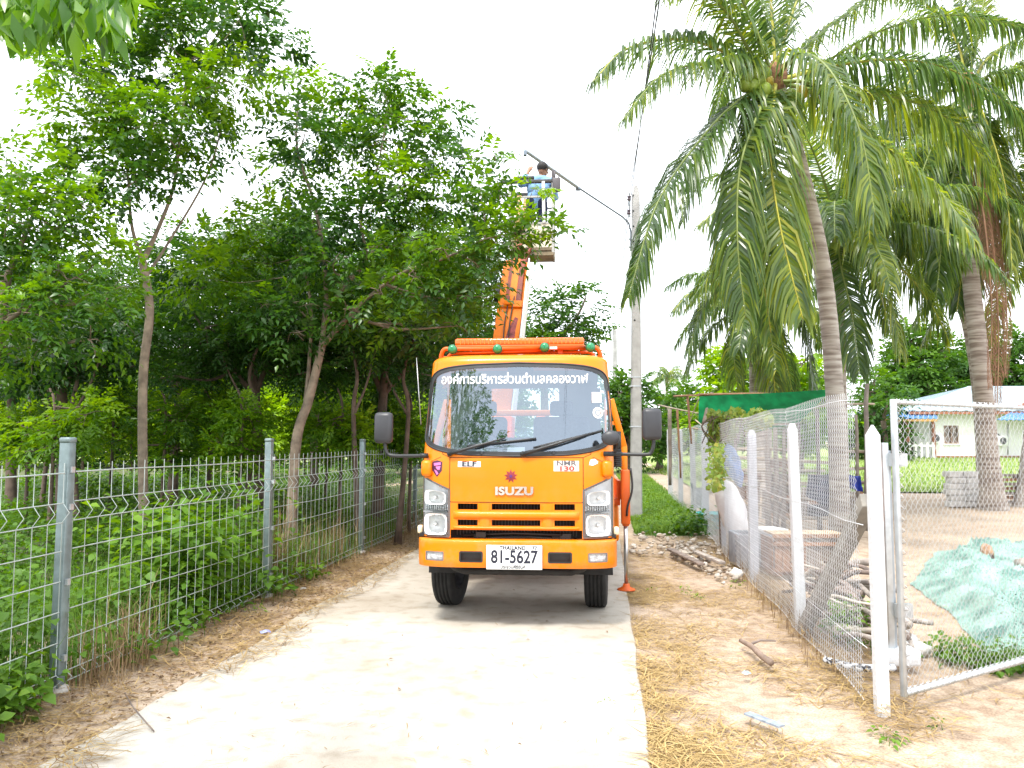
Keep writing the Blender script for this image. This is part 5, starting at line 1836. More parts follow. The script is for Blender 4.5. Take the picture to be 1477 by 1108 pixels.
MB().ball(p + Vector((.0, -.07, -.06)), .055, 9, 6).build('dark_end', M('husk dark', (.04, .025, .02), .95), hk)
p = gnd(1468, 832) + Vector((0, 0, .16))
tag(MB().tube([p, p + Vector((.25, .02, .02)), p + Vector((.6, .1, .0))], [.06, .075, .07], 10).build('log', WOODS[0]), 'short grey log resting on the net at the right edge', 'log')
p = gnd(1552, 930)
ty = thing('old_tyre', 'old black tyre half out of frame beside the net', 'tyre', (p.x, p.y, 0))
MB().lathe([(.20, -.08), (.27, -.09), (.32, -.07), (.33, 0), (.32, .07), (.27, .09), (.20, .08), (.19, 0), (.20, -.08)], Vector((p.x, p.y, .30)), 'y', 30, True, Matrix.Rotation(rad(-35), 3, 'X')).build('tread', RUBBER, ty)
# bits on the verge
a = gnd(1068, 924, .03); b = gnd(1112, 956, .03)
stk = thing('stick', 'short peeled brown stick lying on the straw verge', 'stick', tuple(a))
MB().tube(spline([a, a.lerp(b, .35) + Vector((.01, 0, .01)), a.lerp(b, .7), b], 4), [.016, .018, .020, .021, .022, .022, .023, .024, .024, .025, .026, .026, .026], 10).build('shaft', M('peeled stick', (.22, .16, .125), .8, var=.25, scale=9, bump=.3, stretch=(1, 1, 1)), stk)
MB().tube([a.lerp(b, .25), a.lerp(b, .25) + Vector((.12, .05, .03)), a.lerp(b, .3) + Vector((.24, .06, .03))], [.012, .009, .006], 6).build('twig', WOODS[2], stk)
tag(MB().box(gnd(1102, 1038, .01), (.06, .26, .012), Matrix.Rotation(rad(32), 3, 'Z')).build('plastic_strip', M('grey blue plastic', (.26, .30, .36), .4, var=.3, scale=20)), 'flat grey blue plastic strip lying on the straw verge', 'litter')
def crumple(p, s):
    V = [p + Vector((s * math.cos(k * 1.05) * (1 + .3 * math.sin(k * 5)), s * math.sin(k * 1.05), s * .4 * abs(math.sin(k * 2.3)))) for k in range(6)] + [p + Vector((0, 0, s * .5))]
    return MB().add(V, [(6, k, (k + 1) % 6) for k in range(6)])
for (px, py, col, lab, s) in ((1078, 972, (.30, .48, .70), 'tiny blue plastic scrap near the short stick', .035), (384, 913, (.30, .35, .70), 'crumpled blue and white wrapper on the left straw', .05), (438, 850, (.62, .64, .68), 'crumpled white wrapper below the second fence post', .04)):
    tag(crumple(gnd(px, py, .005), s).build('litter', M('litter ' + lab[:12], col, .4, var=.3, scale=30)), lab, 'litter', 'scraps of litter')

# rubble heap and planks at the end of the verge
rb0 = gnd(975, 800)
rub = thing('rubble_heap', 'scatter of broken pale stones beside the fence beyond the verge', 'rubble', tuple(rb0))
rr = random.Random(8)
for k in range(210):
    if k < 120:
        px, py = rr.uniform(912, 1045), rr.uniform(768, 800)
    else:
        t = rr.random(); px, py = lerp(965, 1066, t) + rr.uniform(-25, 12), lerp(782, 838, t) + rr.uniform(-10, 6)
    p = gnd(px, py)
    s = rr.uniform(.012, .05) * (1.5 if rr.random() < .12 else 1)
    MB().ball(p + Vector((0, 0, s * .25)), s, 7, 5, (rr.uniform(.8, 1.3), rr.uniform(.7, 1.1), rr.uniform(.45, .7)), .7).build('stone', M('rubble %d' % (k % 3), ((.40, .36, .31), (.48, .44, .39), (.32, .26, .20))[k % 3], .95, var=.2, scale=9, bump=.4), rub)
tag(MB().bar(gnd(966, 792, .08), gnd(1012, 814, .06), .10, .03, bev=.004).build('plank', WOODS[2]), 'dark weathered plank lying on the rubble nearest the road', 'plank')
tag(MB().bar(gnd(1003, 796, .10), gnd(1042, 812, .08), .09, .04, bev=.004).build('plank', WOODS[0]), 'grey plank lying on the rubble nearest the fence', 'plank')
tag(MB().ball(gnd(1062, 834) + Vector((0, 0, .06)), .085, 10, 7, (1, .9, .75), .5).build('boulder', M('white boulder', (.63, .60, .56), .95, var=.15, bump=.4)), 'round white stone at the near end of the rubble', 'stone')

# ================================================================= HOUSE
HY = 48.0
hb = at(1347, 660, HY)
house = thing('house', 'white bungalow with a pale blue metal roof beyond the lawn', 'house', (hb.x, HY, hb.z))
HW = M('white house wall', (.80, .80, .78), .85, var=.05, scale=1.5)
HR = M('pale blue roof sheet', (.29, .37, .41), .5, .1, var=.08, scale=2)
HR2 = M('blue lower roof sheet', (.07, .20, .48), .5, .1, var=.1, scale=2)
HB = M('red brown trim', (.30, .12, .07), .7)
z0 = hb.z - .5
zE = at(1347, 594, HY).z
xl, xr = hb.x, hb.x + 14
# wall with a real window opening
wx0, wx1 = at(1362, 640, HY).x, at(1383, 640, HY).x
wz0, wz1 = at(1362, 640, HY).z, at(1362, 614, HY).z
for (a, b, c, d) in ((xl, wx0, z0, zE), (wx1, xr, z0, zE), (wx0, wx1, z0, wz0), (wx0, wx1, wz1, zE)):
    MB().box(((a + b) / 2, HY + .1, (c + d) / 2), (b - a, .2, d - c)).build('wall', HW, house)
MB().box((xl + .1, HY + 4.2, (z0 + zE) / 2), (.2, 7.8, zE - z0)).build('wall', HW, house)
MB().box(((xl + xr) / 2, HY - .03, z0 + .3), (xr - xl + .1, .08, .6)).build('plinth', HB, house)
win = MB()
for (a, b, c, d) in ((wx0, wx1, wz1 - .06, wz1), (wx0, wx1, wz0, wz0 + .06), (wx0, wx0 + .06, wz0 + .06, wz1 - .06), (wx1 - .06, wx1, wz0 + .06, wz1 - .06), ((wx0 + wx1) / 2 - .03, (wx0 + wx1) / 2 + .03, wz0 + .06, wz1 - .06)):
    win.box(((a + b) / 2, HY + .02, (c + d) / 2), (b - a, .1, d - c))
wo = win.build('window', M('window frame brown', (.25, .16, .12), .6), house)
MB().box(((wx0 + wx1) / 2, HY + .08, (wz0 + wz1) / 2), (wx1 - wx0, .01, wz1 - wz0)).build('pane', M('dusty window pane', (.20, .16, .14), .15, var=.4, scale=3), wo)
MB().box(((wx0 + wx1) / 2, HY - .04, wz0 - .04), (wx1 - wx0 + .2, .14, .06)).build('sill', HW, wo)
def roof_plane(name, pts, mat, parent, nrib=14):
    """corrugated sheet between eave (a,b) and top (c,d)"""
    a, b, c, d = [Vector(p) for p in pts]              # eave left, eave right, top right, top left
    n = (b - a).cross(d - a).normalized()
    if n.z < 0: n = -n
    V, F = [], []
    k = nrib * 4
    for i in range(k + 1):
        u = i / k
        h = .05 if i % 4 in (1, 2) else 0
        V += [a.lerp(b, u) + n * h, d.lerp(c, u) + n * h]
    V2 = V + [v - n * .03 for v in V]
    o = len(V)
    for i in range(k):
        F.append((2 * i, 2 * i + 2, 2 * i + 3, 2 * i + 1)); F.append((o + 2 * i + 1, o + 2 * i + 3, o + 2 * i + 2, o + 2 * i))
        F.append((2 * i, o + 2 * i, o + 2 * i + 2, 2 * i + 2))
    return MB().add(V2, F).build(name, mat, parent)
el = at(1312, 593, HY - .8); er_ = Vector((xr + 1, HY - .8, el.z))
rd = at(1396, 559, HY + 4); rdr = Vector((xr + 1, HY + 4, rd.z))
rf_ = roof_plane('roof', (el, er_, rdr, rd), HR, house, 26)
roof_plane('hip_slope', (Vector((el.x, HY + 9, el.z)), el, rd, rd + Vector((0, .05, 0))), HR, rf_, 10)
roof_plane('back_slope', (Vector((er_.x, HY + 9, el.z)), Vector((el.x, HY + 9, el.z)), rd, rdr), HR, rf_, 10)
MB().tube([rd, rdr], .09, 8).tube([el + Vector((0, 0, .04)), rd], .07, 8).build('ridge_cap', M('ridge cap', (.42, .60, .72), .5), rf_)
MB().bar(el + Vector((0, .05, -.1)), er_ + Vector((0, .05, -.1)), .04, .18).build('fascia', HB, rf_)
# left porch
pl0, pl1 = at(1267, 604, HY - 1.5), at(1352, 604, HY - 1.5)
pt0, pt1 = at(1305, 588, HY + 1.5), at(1352, 588, HY + 1.5)
pr = roof_plane('porch_roof', (pl0, pl1, pt1, pt0), HR2, house, 10)
MB().bar(pl0 + Vector((0, .03, -.1)), pl1 + Vector((0, .03, -.1)), .04, .14).build('fascia', M('ochre fascia', (.45, .26, .08), .7), pr)
for px in (1310, 1347):
    p = at(px, 640, HY - .6)
    MB().box((p.x, p.y, (pl0.z + z0) / 2), (.16, .16, pl0.z - z0)).build('porch_post', HB, house)
MB().box(((at(1310, 640, HY).x + xl) / 2, HY + 2.5, (z0 + 3.2) / 2 + .3), (xl - at(1310, 640, HY).x, .1, 3.0)).build('porch_back_wall', M('porch dark wall', (.10, .08, .06), .8, var=.3), house)
for k in range(5):
    p = at(1312 + k * 8.5, 650, HY - .7)
    MB().box((p.x, p.y, hb.z + .45), (.12, .12, 1.0)).build('baluster', HW, house)
a, b = at(1308, 643, HY - .7), at(1348, 643, HY - .7)
MB().bar(a, b, .14, .12).build('porch_rail', HW, house)
# right lower roof with brown gable
r0, r1 = at(1436, 606, HY - 2), at(1560, 606, HY - 2); r2, r3 = at(1560, 590, HY), at(1468, 590, HY)
roof_plane('lower_roof', (r0, r1, r2, r3), HR2, house, 14)
g = [at(1461, 588, HY - .9), at(1490, 576, HY - .9), at(1520, 588, HY - .9)]
MB().add(g + [p + Vector((0, .1, 0)) for p in g], [(0, 1, 2), (5, 4, 3), (0, 3, 4, 1), (1, 4, 5, 2)]).build('gable', HB, house)
for (px, py, lab) in ((1346, 632, 'air conditioner unit on the white house wall left of the window'), (1442, 636, 'air conditioner unit on the white house wall behind the palm trunk')):
    c = at(px, py, HY - .25)
    ac = thing('air_conditioner', lab, 'air conditioner', tuple(c), group='air conditioners on the house')
    MB().box(c, (.85, .32, .62), None, .02).build('casing', M('ac white', (.72, .73, .72), .5), ac)
    MB().lathe([(.20, -.168), (.23, -.172), (.23, -.16), (.20, -.16)], c + Vector((.12, 0, 0)), 'y', 20).build('fan_ring', M('ac grey', (.25, .25, .25), .5), ac)
    mb = MB().disc(c + Vector((.12, -.164, 0)), .2, 'y'); mb.build('fan_grille', M('ac dark', (.08, .08, .09), .6), ac)
MB().tube(spline([at(1431, 630, HY - .1), at(1437, 625, HY - .2), at(1443, 632, HY - .2), at(1440, 646, HY - .1)], 6), .035, 8).build('pipe', BLACKP, house)
MB().tube([at(1454, 612, HY - .05), at(1454, 656, HY - .05)], .03, 8).build('pipe', M('grey pipe', (.4, .4, .42), .5), house)

# block and wood stacks by the far palm
st0 = at(1389, 716, 20.2); st0.z = ground_z(st0.x, 20.2)
bs_ = thing('block_stack', 'stack of whitish concrete blocks left of the far palm foot', 'blocks', tuple(st0))
for r_ in range(6):
    for k in range(2):
        MB().box(st0 + Vector((-.22 + .40 * k + .04 * math.sin(r_ * 2), .02 * math.sin(r_ * 3 + k), .09 + r_ * .155)), (.385, .30, .145), Matrix.Rotation(rad(3 * math.sin(r_ * 5 + k)), 3, 'Z'), .01).build('block', M('pale concrete block', (.58, .56, .54), .95, var=.15, scale=5, bump=.3), bs_)
st1 = at(1450, 716, 20.6); st1.z = ground_z(st1.x, 20.6)
ws_ = thing('plank_stack', 'stack of weathered planks right of the far palm foot', 'planks', tuple(st1))
rr = random.Random(2)
for k in range(7):
    MB().box(st1 + Vector((rr.uniform(-.08, .08), rr.uniform(-.05, .05), .10 + k * .12)), (1.2 + rr.uniform(-.2, .2), .3, .07), Matrix.Rotation(rad(rr.uniform(-5, 5)), 3, 'Z') @ Matrix.Rotation(rad(rr.uniform(-3, 3)), 3, 'Y')).build('plank', WOODB if k % 2 else WOODG, ws_)
    MB().box(st1 + Vector((.35 - .7 * (k % 2), 0, .05 + k * .12)), (.08, .3, .045)).build('spacer', WOODS[2], ws_)
# ================================================================= COCONUT PALMS
FROND = leafmat('palm leaflet', [(0, (.032, .070, .024)), (.45, (.085, .155, .038)), (.8, (.22, .28, .03)), (1, (.38, .38, .05))], .28, .48, 1.9, .6)
DEADF = leafmat('dry palm leaflet', [(0, (.16, .075, .045)), (1, (.30, .17, .10))], .8, .15, 1.2)
RACHIS = M('palm midrib', (.40, .38, .05), .5, var=.25, scale=3)
RACHISG = M('green palm midrib', (.17, .22, .05), .5, var=.25, scale=3)
RACHISD = M('dry palm midrib', (.26, .15, .09), .8, var=.2)
def palm_trunk_mat():
    m, nt, N, L, b = _new('ringed palm trunk')
    tc = N.new('ShaderNodeTexCoord')
    mp = N.new('ShaderNodeMapping'); mp.inputs['Scale'].default_value = (1.5, 1.5, 14)
    L.new(tc.outputs['Object'], mp.inputs['Vector'])
    n = N.new('ShaderNodeTexNoise'); n.inputs['Scale'].default_value = 1.2; n.inputs['Detail'].default_value = 7
    L.new(mp.outputs['Vector'], n.inputs['Vector'])
    r = N.new('ShaderNodeValToRGB')
    r.color_ramp.elements[0].position = .36; r.color_ramp.elements[0].color = (.21, .17, .145, 1)
    r.color_ramp.elements[1].position = .60; r.color_ramp.elements[1].color = (.44, .40, .36, 1)
    L.new(n.outputs['Fac'], r.inputs['Fac']); L.new(r.outputs['Color'], b.inputs['Base Color'])
    b.inputs['Roughness'].default_value = .95
    bp = N.new('ShaderNodeBump'); bp.inputs['Strength'].default_value = .5; bp.inputs['Distance'].default_value = .03
    L.new(n.outputs['Fac'], bp.inputs['Height']); L.new(bp.outputs['Normal'], b.inputs['Normal'])
    return m
PTRUNK = palm_trunk_mat()
NUT = M('green coconut', (.22, .30, .04), .4, var=.25, scale=3)
NUTY = M('ripening coconut', (.45, .33, .04), .4, var=.2, scale=3)
FIBRE = M('brown crown fibre', (.26, .13, .07), .95, var=.35, scale=14, bump=.6)
def frond_geo(ctrl, leafL, rng, dead=False, dens=1.0, twist=0.0):
    """rachis through ctrl points; drooping leaflets both sides. returns leaflet V,F,tint and rachis points"""
    P = np.array([tuple(p) for p in spline(ctrl, 14)])
    seg = np.linalg.norm(np.diff(P, axis=0), axis=1)
    s = np.concatenate([[0], np.cumsum(seg)])
    Ln = s[-1]
    n = int(Ln * 33 * dens)
    t = np.linspace(.13, .995, n)
    C = np.stack([np.interp(t * Ln, s, P[:, k]) for k in range(3)], 1)
    C2 = np.stack([np.interp(np.minimum(t * Ln + .02, Ln), s, P[:, k]) for k in range(3)], 1)
    C1 = np.stack([np.interp(t * Ln - .02, s, P[:, k]) for k in range(3)], 1)
    T = unit(C2 - C1)
    up = np.array([0, 0, 1.0])
    S = np.cross(T, up)
    # near-vertical tips: keep side vector continuous from the base
    base_s = S[0] / max(np.linalg.norm(S[0]), 1e-6)
    nn = np.linalg.norm(S, axis=1, keepdims=True)
    S = np.where(nn > .25, S / np.maximum(nn, 1e-6), base_s)
    sg = np.sign((S * base_s).sum(1, keepdims=True)); sg[sg == 0] = 1
    if T[0][2] > -.2:
        S = S * sg
    if twist:
        Nn0 = np.cross(S, T)
        S = S * math.cos(twist) + Nn0 * math.sin(twist)
    Nn = np.cross(S, T)
    Vs, Fs, Ts = [], [], []
    o = 0
    for side in (-1, 1):
        prof = np.sin(np.clip(t, 0, 1) ** .75 * PI * .93 + .12) ** .55
        L = leafL * np.clip(prof, .18, 1) * rng.uniform(.7, 1.12, n)
        fw = .45 + .75 * t ** 2
        D0 = unit(side * S * 1.0 + T * fw[:, None] * .95 + Nn * rng.uniform(-.05, .35, n)[:, None] + rng.normal(0, .13, (n, 3)))
        g = np.array([0, 0, -1.0])
        drp = (rng.uniform(.6, 1.25, n))[:, None] * (1.5 if dead else 1.0)
        p0 = C + side * S * .012
        p1 = p0 + D0 * (L * .32)[:, None] + g * (L * .06)[:, None] * drp
        p2 = p0 + D0 * (L * .48)[:, None] + g * (L * .36)[:, None] * drp
        p3 = p0 + D0 * (L * .58)[:, None] + g * (L * .72)[:, None] * drp
        wv = unit(np.cross(D0, Nn) + 1e-6)
        wv = unit(wv + rng.normal(0, .25, (n, 3)))
        w = (.0205 * (1 if not dead else .7)) * leafL / .75
        V = np.stack([p0 - wv * w * .5, p0 + wv * w * .5, p1 - wv * w * .75, p1 + wv * w * .75, p2 - wv * w * .55, p2 + wv * w * .55, p3], 1).reshape(-1, 3)
        b = (np.arange(n) * 7)[:, None] + o
        Fs.append(np.concatenate([b + np.array([[0, 1, 3]]), b + np.array([[0, 3, 2]]), b + np.array([[2, 3, 5]]), b + np.array([[2, 5, 4]]), b + np.array([[4, 5, 6]])], 0))
        tv = np.clip(rng.normal(.42, .16, n), 0, .8)
        Ts.append(np.repeat(tv, 7)); Vs.append(V)
        o += n * 7
    return np.concatenate(Vs), np.concatenate(Fs), np.concatenate(Ts), [Vector(p) for p in P]
def palm(name_label, base, trunk_pts, r0, r1, fronds, leafL, seed, nuts=0, crown=None, flare=1.5, group='coconut palms', dens=1.0, boots=True):
    rng = np.random.default_rng(seed)
    t = thing('coconut_palm', name_label, 'palm tree', tuple(base), group=group)
    pts = spline([base - Vector((0, 0, .15))] + trunk_pts, 14)
    m = len(pts)
    rs = []
    for i in range(m):
        f = i / (m - 1)
        r = lerp(r0, r1, f ** .8)
        r *= 1 + (flare - 1) * math.exp(-f * 16)
        r *= 1 + .035 * vnoise(i * .7, seed) + .02 * vnoise(i * 2.3, seed + 4)
        rs.append(r)
    dense = spline([p for p in pts], 3)
    rd_ = [np.interp(i / (len(dense) - 1) * (m - 1), range(m), rs) * (1 + (.012 if i % 3 == 0 else -.006) + .02 * vnoise(i * 1.7, seed)) for i in range(len(dense))]
    MB().tube(dense, rd_, 16).build('trunk', PTRUNK, t)
    top = Vector(trunk_pts[-1])
    if boots:
        MB().ball(top + Vector((0, 0, .02)), r1 * 1.25, 14, 9, (1, 1, 1.9), .5).build('crown_fibre', FIBRE, t)
    for i, fr_ in enumerate(fronds):
        ctrl, dead = fr_[0], fr_[1]
        V, F, tv, P = frond_geo(ctrl, leafL * (fr_[2] if len(fr_) > 2 else 1), rng, dead, dens, fr_[3] if len(fr_) > 3 else 0.0)
        k = len(P)
        rr_ = [lerp(.034, .006, (j / (k - 1)) ** .6) * leafL / .75 for j in range(k)]
        ro = MB().tube(P, rr_, 6).build('frond', RACHISD if dead else (RACHIS if i % 3 == 0 else RACHISG), t)
        np_obj('leaflets', V, F, DEADF if dead else FROND, ro, tint=tv + (0 if dead else (.0, .12, -.10, .25)[i % 4] * .7), smooth=False)
    rr = random.Random(seed)
    if isinstance(nuts, list):
        for k, q_ in enumerate(nuts):
            MB().ball(at(*q_), rr.uniform(.085, .11) * (q_[2] / 11.2) ** .6, 10, 7, (1, 1, 1.2)).build('coconut', NUTY if k % 6 == 5 else NUT, t)
        nuts = 0
    for k in range(nuts):
        a = rr.uniform(0, 2 * PI)
        c = (crown or top) + Vector((math.cos(a) * rr.uniform(.2, .42), math.sin(a) * rr.uniform(.2, .42) - .08, rr.uniform(-.62, -.12)))
        MB().ball(c, rr.uniform(.085, .115), 10, 7, (1, 1, 1.2)).build('coconut', NUTY if k % 5 == 0 else NUT, t)
    return t
def radial(c, n, L, seed, el=(-.2, 1.1), droop=1.0, skip=None):
    """fronds springing from crown c in all directions, arching over under gravity"""
    rr = random.Random(seed)
    out = []
    for i in range(n):
        az = 2 * PI * (i * .618034) + rr.uniform(-.2, .2)
        e = lerp(el[1], el[0], (i + .5) / n) + rr.uniform(-.1, .1)
        if skip and skip(az): continue
        l = L * rr.uniform(.85, 1.1)
        d = Vector((math.cos(az) * math.cos(e), math.sin(az) * math.cos(e), math.sin(e)))
        p = [c + d * .12]
        pos, dirv = c.copy(), d.copy()
        for k in range(4):
            pos = pos + dirv * l / 4
            p.append(pos.copy())
            dirv = (dirv + Vector((0, 0, -.42 * droop * (.6 + .3 * k)))).normalized()
        out.append((p, False))
    return out
def fp(C, *pts):
    return [Vector(C)] + [at(x, y, Y) for (x, y, Y) in pts]
# --- near palm
c1 = at(1118, 118, 11.6)
b1 = gnd(1212, 770)
K = lambda *p: fp(c1, *p)
F1 = [
 (K((1060, 82, 11.3), (985, 57, 10.9), (905, 70, 10.5), (855, 118, 10.2)), False),
 (K((1085, 92, 11.3), (1010, 92, 10.6), (950, 112, 10.2), (900, 172, 9.9)), False, .85),
 (K((1075, 138, 11.2), (1020, 190, 10.7), (950, 290, 10.2), (906, 430, 9.9)), False),
 (K((1117, 145, 11.0), (1110, 215, 10.7), (1126, 330, 10.6), (1158, 460, 10.6)), False, 1.1),
 (K((1098, 155, 10.9), (1068, 240, 10.6), (1064, 350, 10.5), (1076, 460, 10.5)), False, 1.0),
 (K((1150, 78, 11.0), (1195, 100, 10.5), (1240, 190, 10.1), (1262, 310, 10.0)), False, 1.05),
 (K((1190, 98, 11.5), (1280, 86, 11.4), (1370, 100, 11.2), (1480, 165, 11.0)), False),
 (K((1180, 125, 11.2), (1270, 205, 10.8), (1350, 270, 10.4), (1405, 345, 10.0)), False, 1.1),
 (K((1180, 95, 11.8), (1270, 45, 12.0), (1370, 22, 12.0), (1490, 40, 12.0)), False),
 (K((1116, 60, 11.6), (1108, -30, 11.5), (1085, -130, 11.2), (1040, -210, 10.9)), False),
 (K((1095, 60, 11.4), (1060, -20, 11.0), (1010, -70, 10.5), (950, -80, 10.0)), False),
 (K((1085, 80, 11.4), (1050, 20, 11.0), (1000, -20, 10.6), (955, -5, 10.2)), False, .9),
 (K((1130, 60, 11.7), (1165, -30, 11.9), (1230, -110, 12.1), (1320, -160, 12.2)), False),
 (K((1150, 80, 11.9), (1220, 20, 12.4), (1300, -25, 12.9), (1400, -30, 13.4)), False),
 (K((1095, 135, 11.5), (1045, 160, 11.5), (1010, 215, 11.5), (985, 320, 11.4)), False, .8),
 (K((1160, 130, 12.3), (1215, 170, 13.0), (1245, 260, 13.6), (1255, 350, 13.9)), False, .9),
 (K((1110, 100, 12.3), (1080, 90, 13.2), (1050, 110, 14.0), (1030, 170, 14.6)), False, .9),
 (K((1095, 165, 11.3), (1058, 270, 11.3), (1040, 360, 11.4), (1038, 430, 11.5)), False, .7),
 (K((1108, 150, 11.1), (1090, 250, 10.9), (1096, 360, 10.9), (1112, 480, 11.0)), False, .9),
 (K((1200, 135, 11.6), (1290, 140, 11.6), (1380, 180, 11.5), (1440, 270, 11.4)), False),
]
palm('big coconut palm with drooping fronds and green nuts, nearest the road', b1,
     [at(1206, 600, 13.4), at(1188, 400, 12.9), at(1150, 230, 12.2), c1], .165, .125, F1, .92, 3, [(x, y, 11.15 + .05 * (i % 3)) for i, (x, y) in enumerate(((1078, 112), (1086, 125), (1096, 118), (1104, 130), (1094, 138), (1108, 118), (1101, 146), (1075, 122), (1112, 140), (1142, 138), (1150, 146), (1156, 134), (1146, 152), (1090, 106), (1104, 108)))], None, 1.35)
# --- far right palm
b2 = gnd(1432, 732)
c2 = at(1396, 128, 17.6)
K = lambda *p: fp(c2, *p)
F2 = [
 (K((1350, 90, 17.2), (1310, 120, 16.8), (1280, 200, 16.5)), False), (K((1370, 160, 17.2), (1330, 250, 16.8), (1305, 370, 16.6)), False, 1.1),
 (K((1390, 190, 17.2), (1365, 300, 17), (1350, 430, 17)), False, 1.1), (K((1420, 170, 17.3), (1450, 270, 17), (1460, 390, 17)), False),
 (K((1440, 105, 17.4), (1490, 120, 17.2), (1540, 200, 17)), False), (K((1430, 130, 17.2), (1480, 190, 16.8), (1500, 290, 16.5)), False),
 (K((1380, 60, 17.6), (1340, 10, 17.6), (1280, -20, 17.6)), False), (K((1410, 50, 17.6), (1430, -30, 17.8), (1480, -80, 18)), False),
 (K((1390, 40, 17.6), (1375, -50, 17.6), (1340, -120, 17.6)), False), (K((1430, 80, 17.6), (1490, 50, 18), (1560, 60, 18.3)), False),
 (K((1350, 110, 18), (1300, 100, 18.4), (1240, 150, 18.8)), False), (K((1345, 140, 17.6), (1285, 200, 17.4), (1250, 300, 17.3)), False),
 (K((1400, 200, 18), (1395, 330, 18.3), (1380, 450, 18.4)), False), (K((1425, 195, 17.7), (1475, 300, 17.6), (1500, 420, 17.6)), False),
 (K((1408, 215, 17.2), (1430, 330, 17.1), (1440, 470, 17.2), (1438, 600, 17.3)), True, .34), (K((1403, 215, 17.1), (1420, 320, 17.0), (1430, 440, 17.1), (1428, 560, 17.2)), True, .32), (K((1412, 210, 17.3), (1440, 330, 17.3), (1452, 450, 17.4), (1450, 545, 17.4)), True, .32),
]
palm('tall coconut palm with a brown skirt of dead fronds, in front of the house', b2,
     [at(1418, 560, 18.4), at(1398, 380, 18.0), at(1388, 240, 17.7), c2], .215, .17, F2, 1.05, 4, [(x, y, 17.0) for (x, y) in ((1330, 178), (1337, 186), (1328, 192), (1342, 180), (1360, 172), (1368, 182))], None, 1.8)
# --- smaller palms behind
c3 = at(1208, 330, 17.0); b3 = Vector((at(1216, 700, 17.5).x, 17.5, 0))
K = lambda *p: fp(c3, *p)
F3 = radial(c3, 22, 3.8, 21, (-.5, 1.2), 1.0) + [(K((1212, 380, 16.6), (1228, 450, 16.5), (1240, 540, 16.5)), False, 1.1), (K((1235, 350, 16.6), (1280, 420, 16.4), (1300, 510, 16.4)), False), (K((1170, 330, 16.5), (1130, 370, 16.3), (1110, 460, 16.2)), False), (K((1230, 300, 16.7), (1290, 310, 16.4), (1330, 400, 16.2)), False), (K((1225, 270, 16.8), (1260, 220, 16.6), (1310, 220, 16.4)), False)]
palm('mid distance coconut palm with a yellow midrib frond, crown right of the near palm trunk', b3, [at(1212, 560, 17.3), c3], .15, .12, F3, .9, 5, 5, None, 1.4)
c4 = at(1092, 438, 24.0); b4 = Vector((at(1098, 700, 24).x, 24, 0))
K = lambda *p: fp(c4, *p)
F4 = radial(c4, 20, 3.4, 31, (-.7, 1.2), 1.15) + [(K((1050, 410, 23.5), (1015, 440, 23.2), (992, 510, 23)), False, 1.1), (K((1100, 480, 23.4), (1115, 540, 23.3), (1120, 590, 23.3)), False, 1.1), (K((1140, 440, 23.4), (1165, 500, 23.2), (1175, 590, 23.2)), False, 1.1), (K((1065, 470, 23.4), (1060, 530, 23.3), (1075, 585, 23.3)), False, 1.0)]
palm('low bushy coconut palm with hanging fronds above the green shade cloth', b4, [at(1096, 560, 24), c4], .34, .30, F4, 1.0, 6, 0, None, 1.2)
c5 = at(1498, 345, 20.0); b5 = Vector((at(1490, 700, 20).x, 20.4, 0))
F5 = radial(c5, 26, 4.0, 41, (-.5, 1.2), 1.0)
palm('coconut palm cut off by the right edge of the picture', b5, [at(1494, 560, 20.3), c5], .22, .17, F5, .95, 7, 4, None, 1.4)
c7 = at(1338, 268, 20.5); b7 = Vector((at(1424, 700, 22).x, 22, 0.0))
palm('coconut palm standing behind, crown between the two ringed trunks', b7, [at(1408, 520, 21.7), at(1372, 370, 21.2), c7], .22, .17, radial(c7, 26, 4.4, 44, (-.6, 1.2), 1.0), 1.0, 9, 3, None, 1.4)
c6 = at(962, 545, 95.0)
b6 = Vector((c6.x, 95, 0))
palm('tiny faraway coconut palm on the skyline beside the concrete pole', b6, [at(962, 590, 95), c6], .25, .2, radial(c6, 14, 2.6, 51, (-.4, 1.2), 1.0), 1.5, 8, 0, None, 1.2, dens=.5)
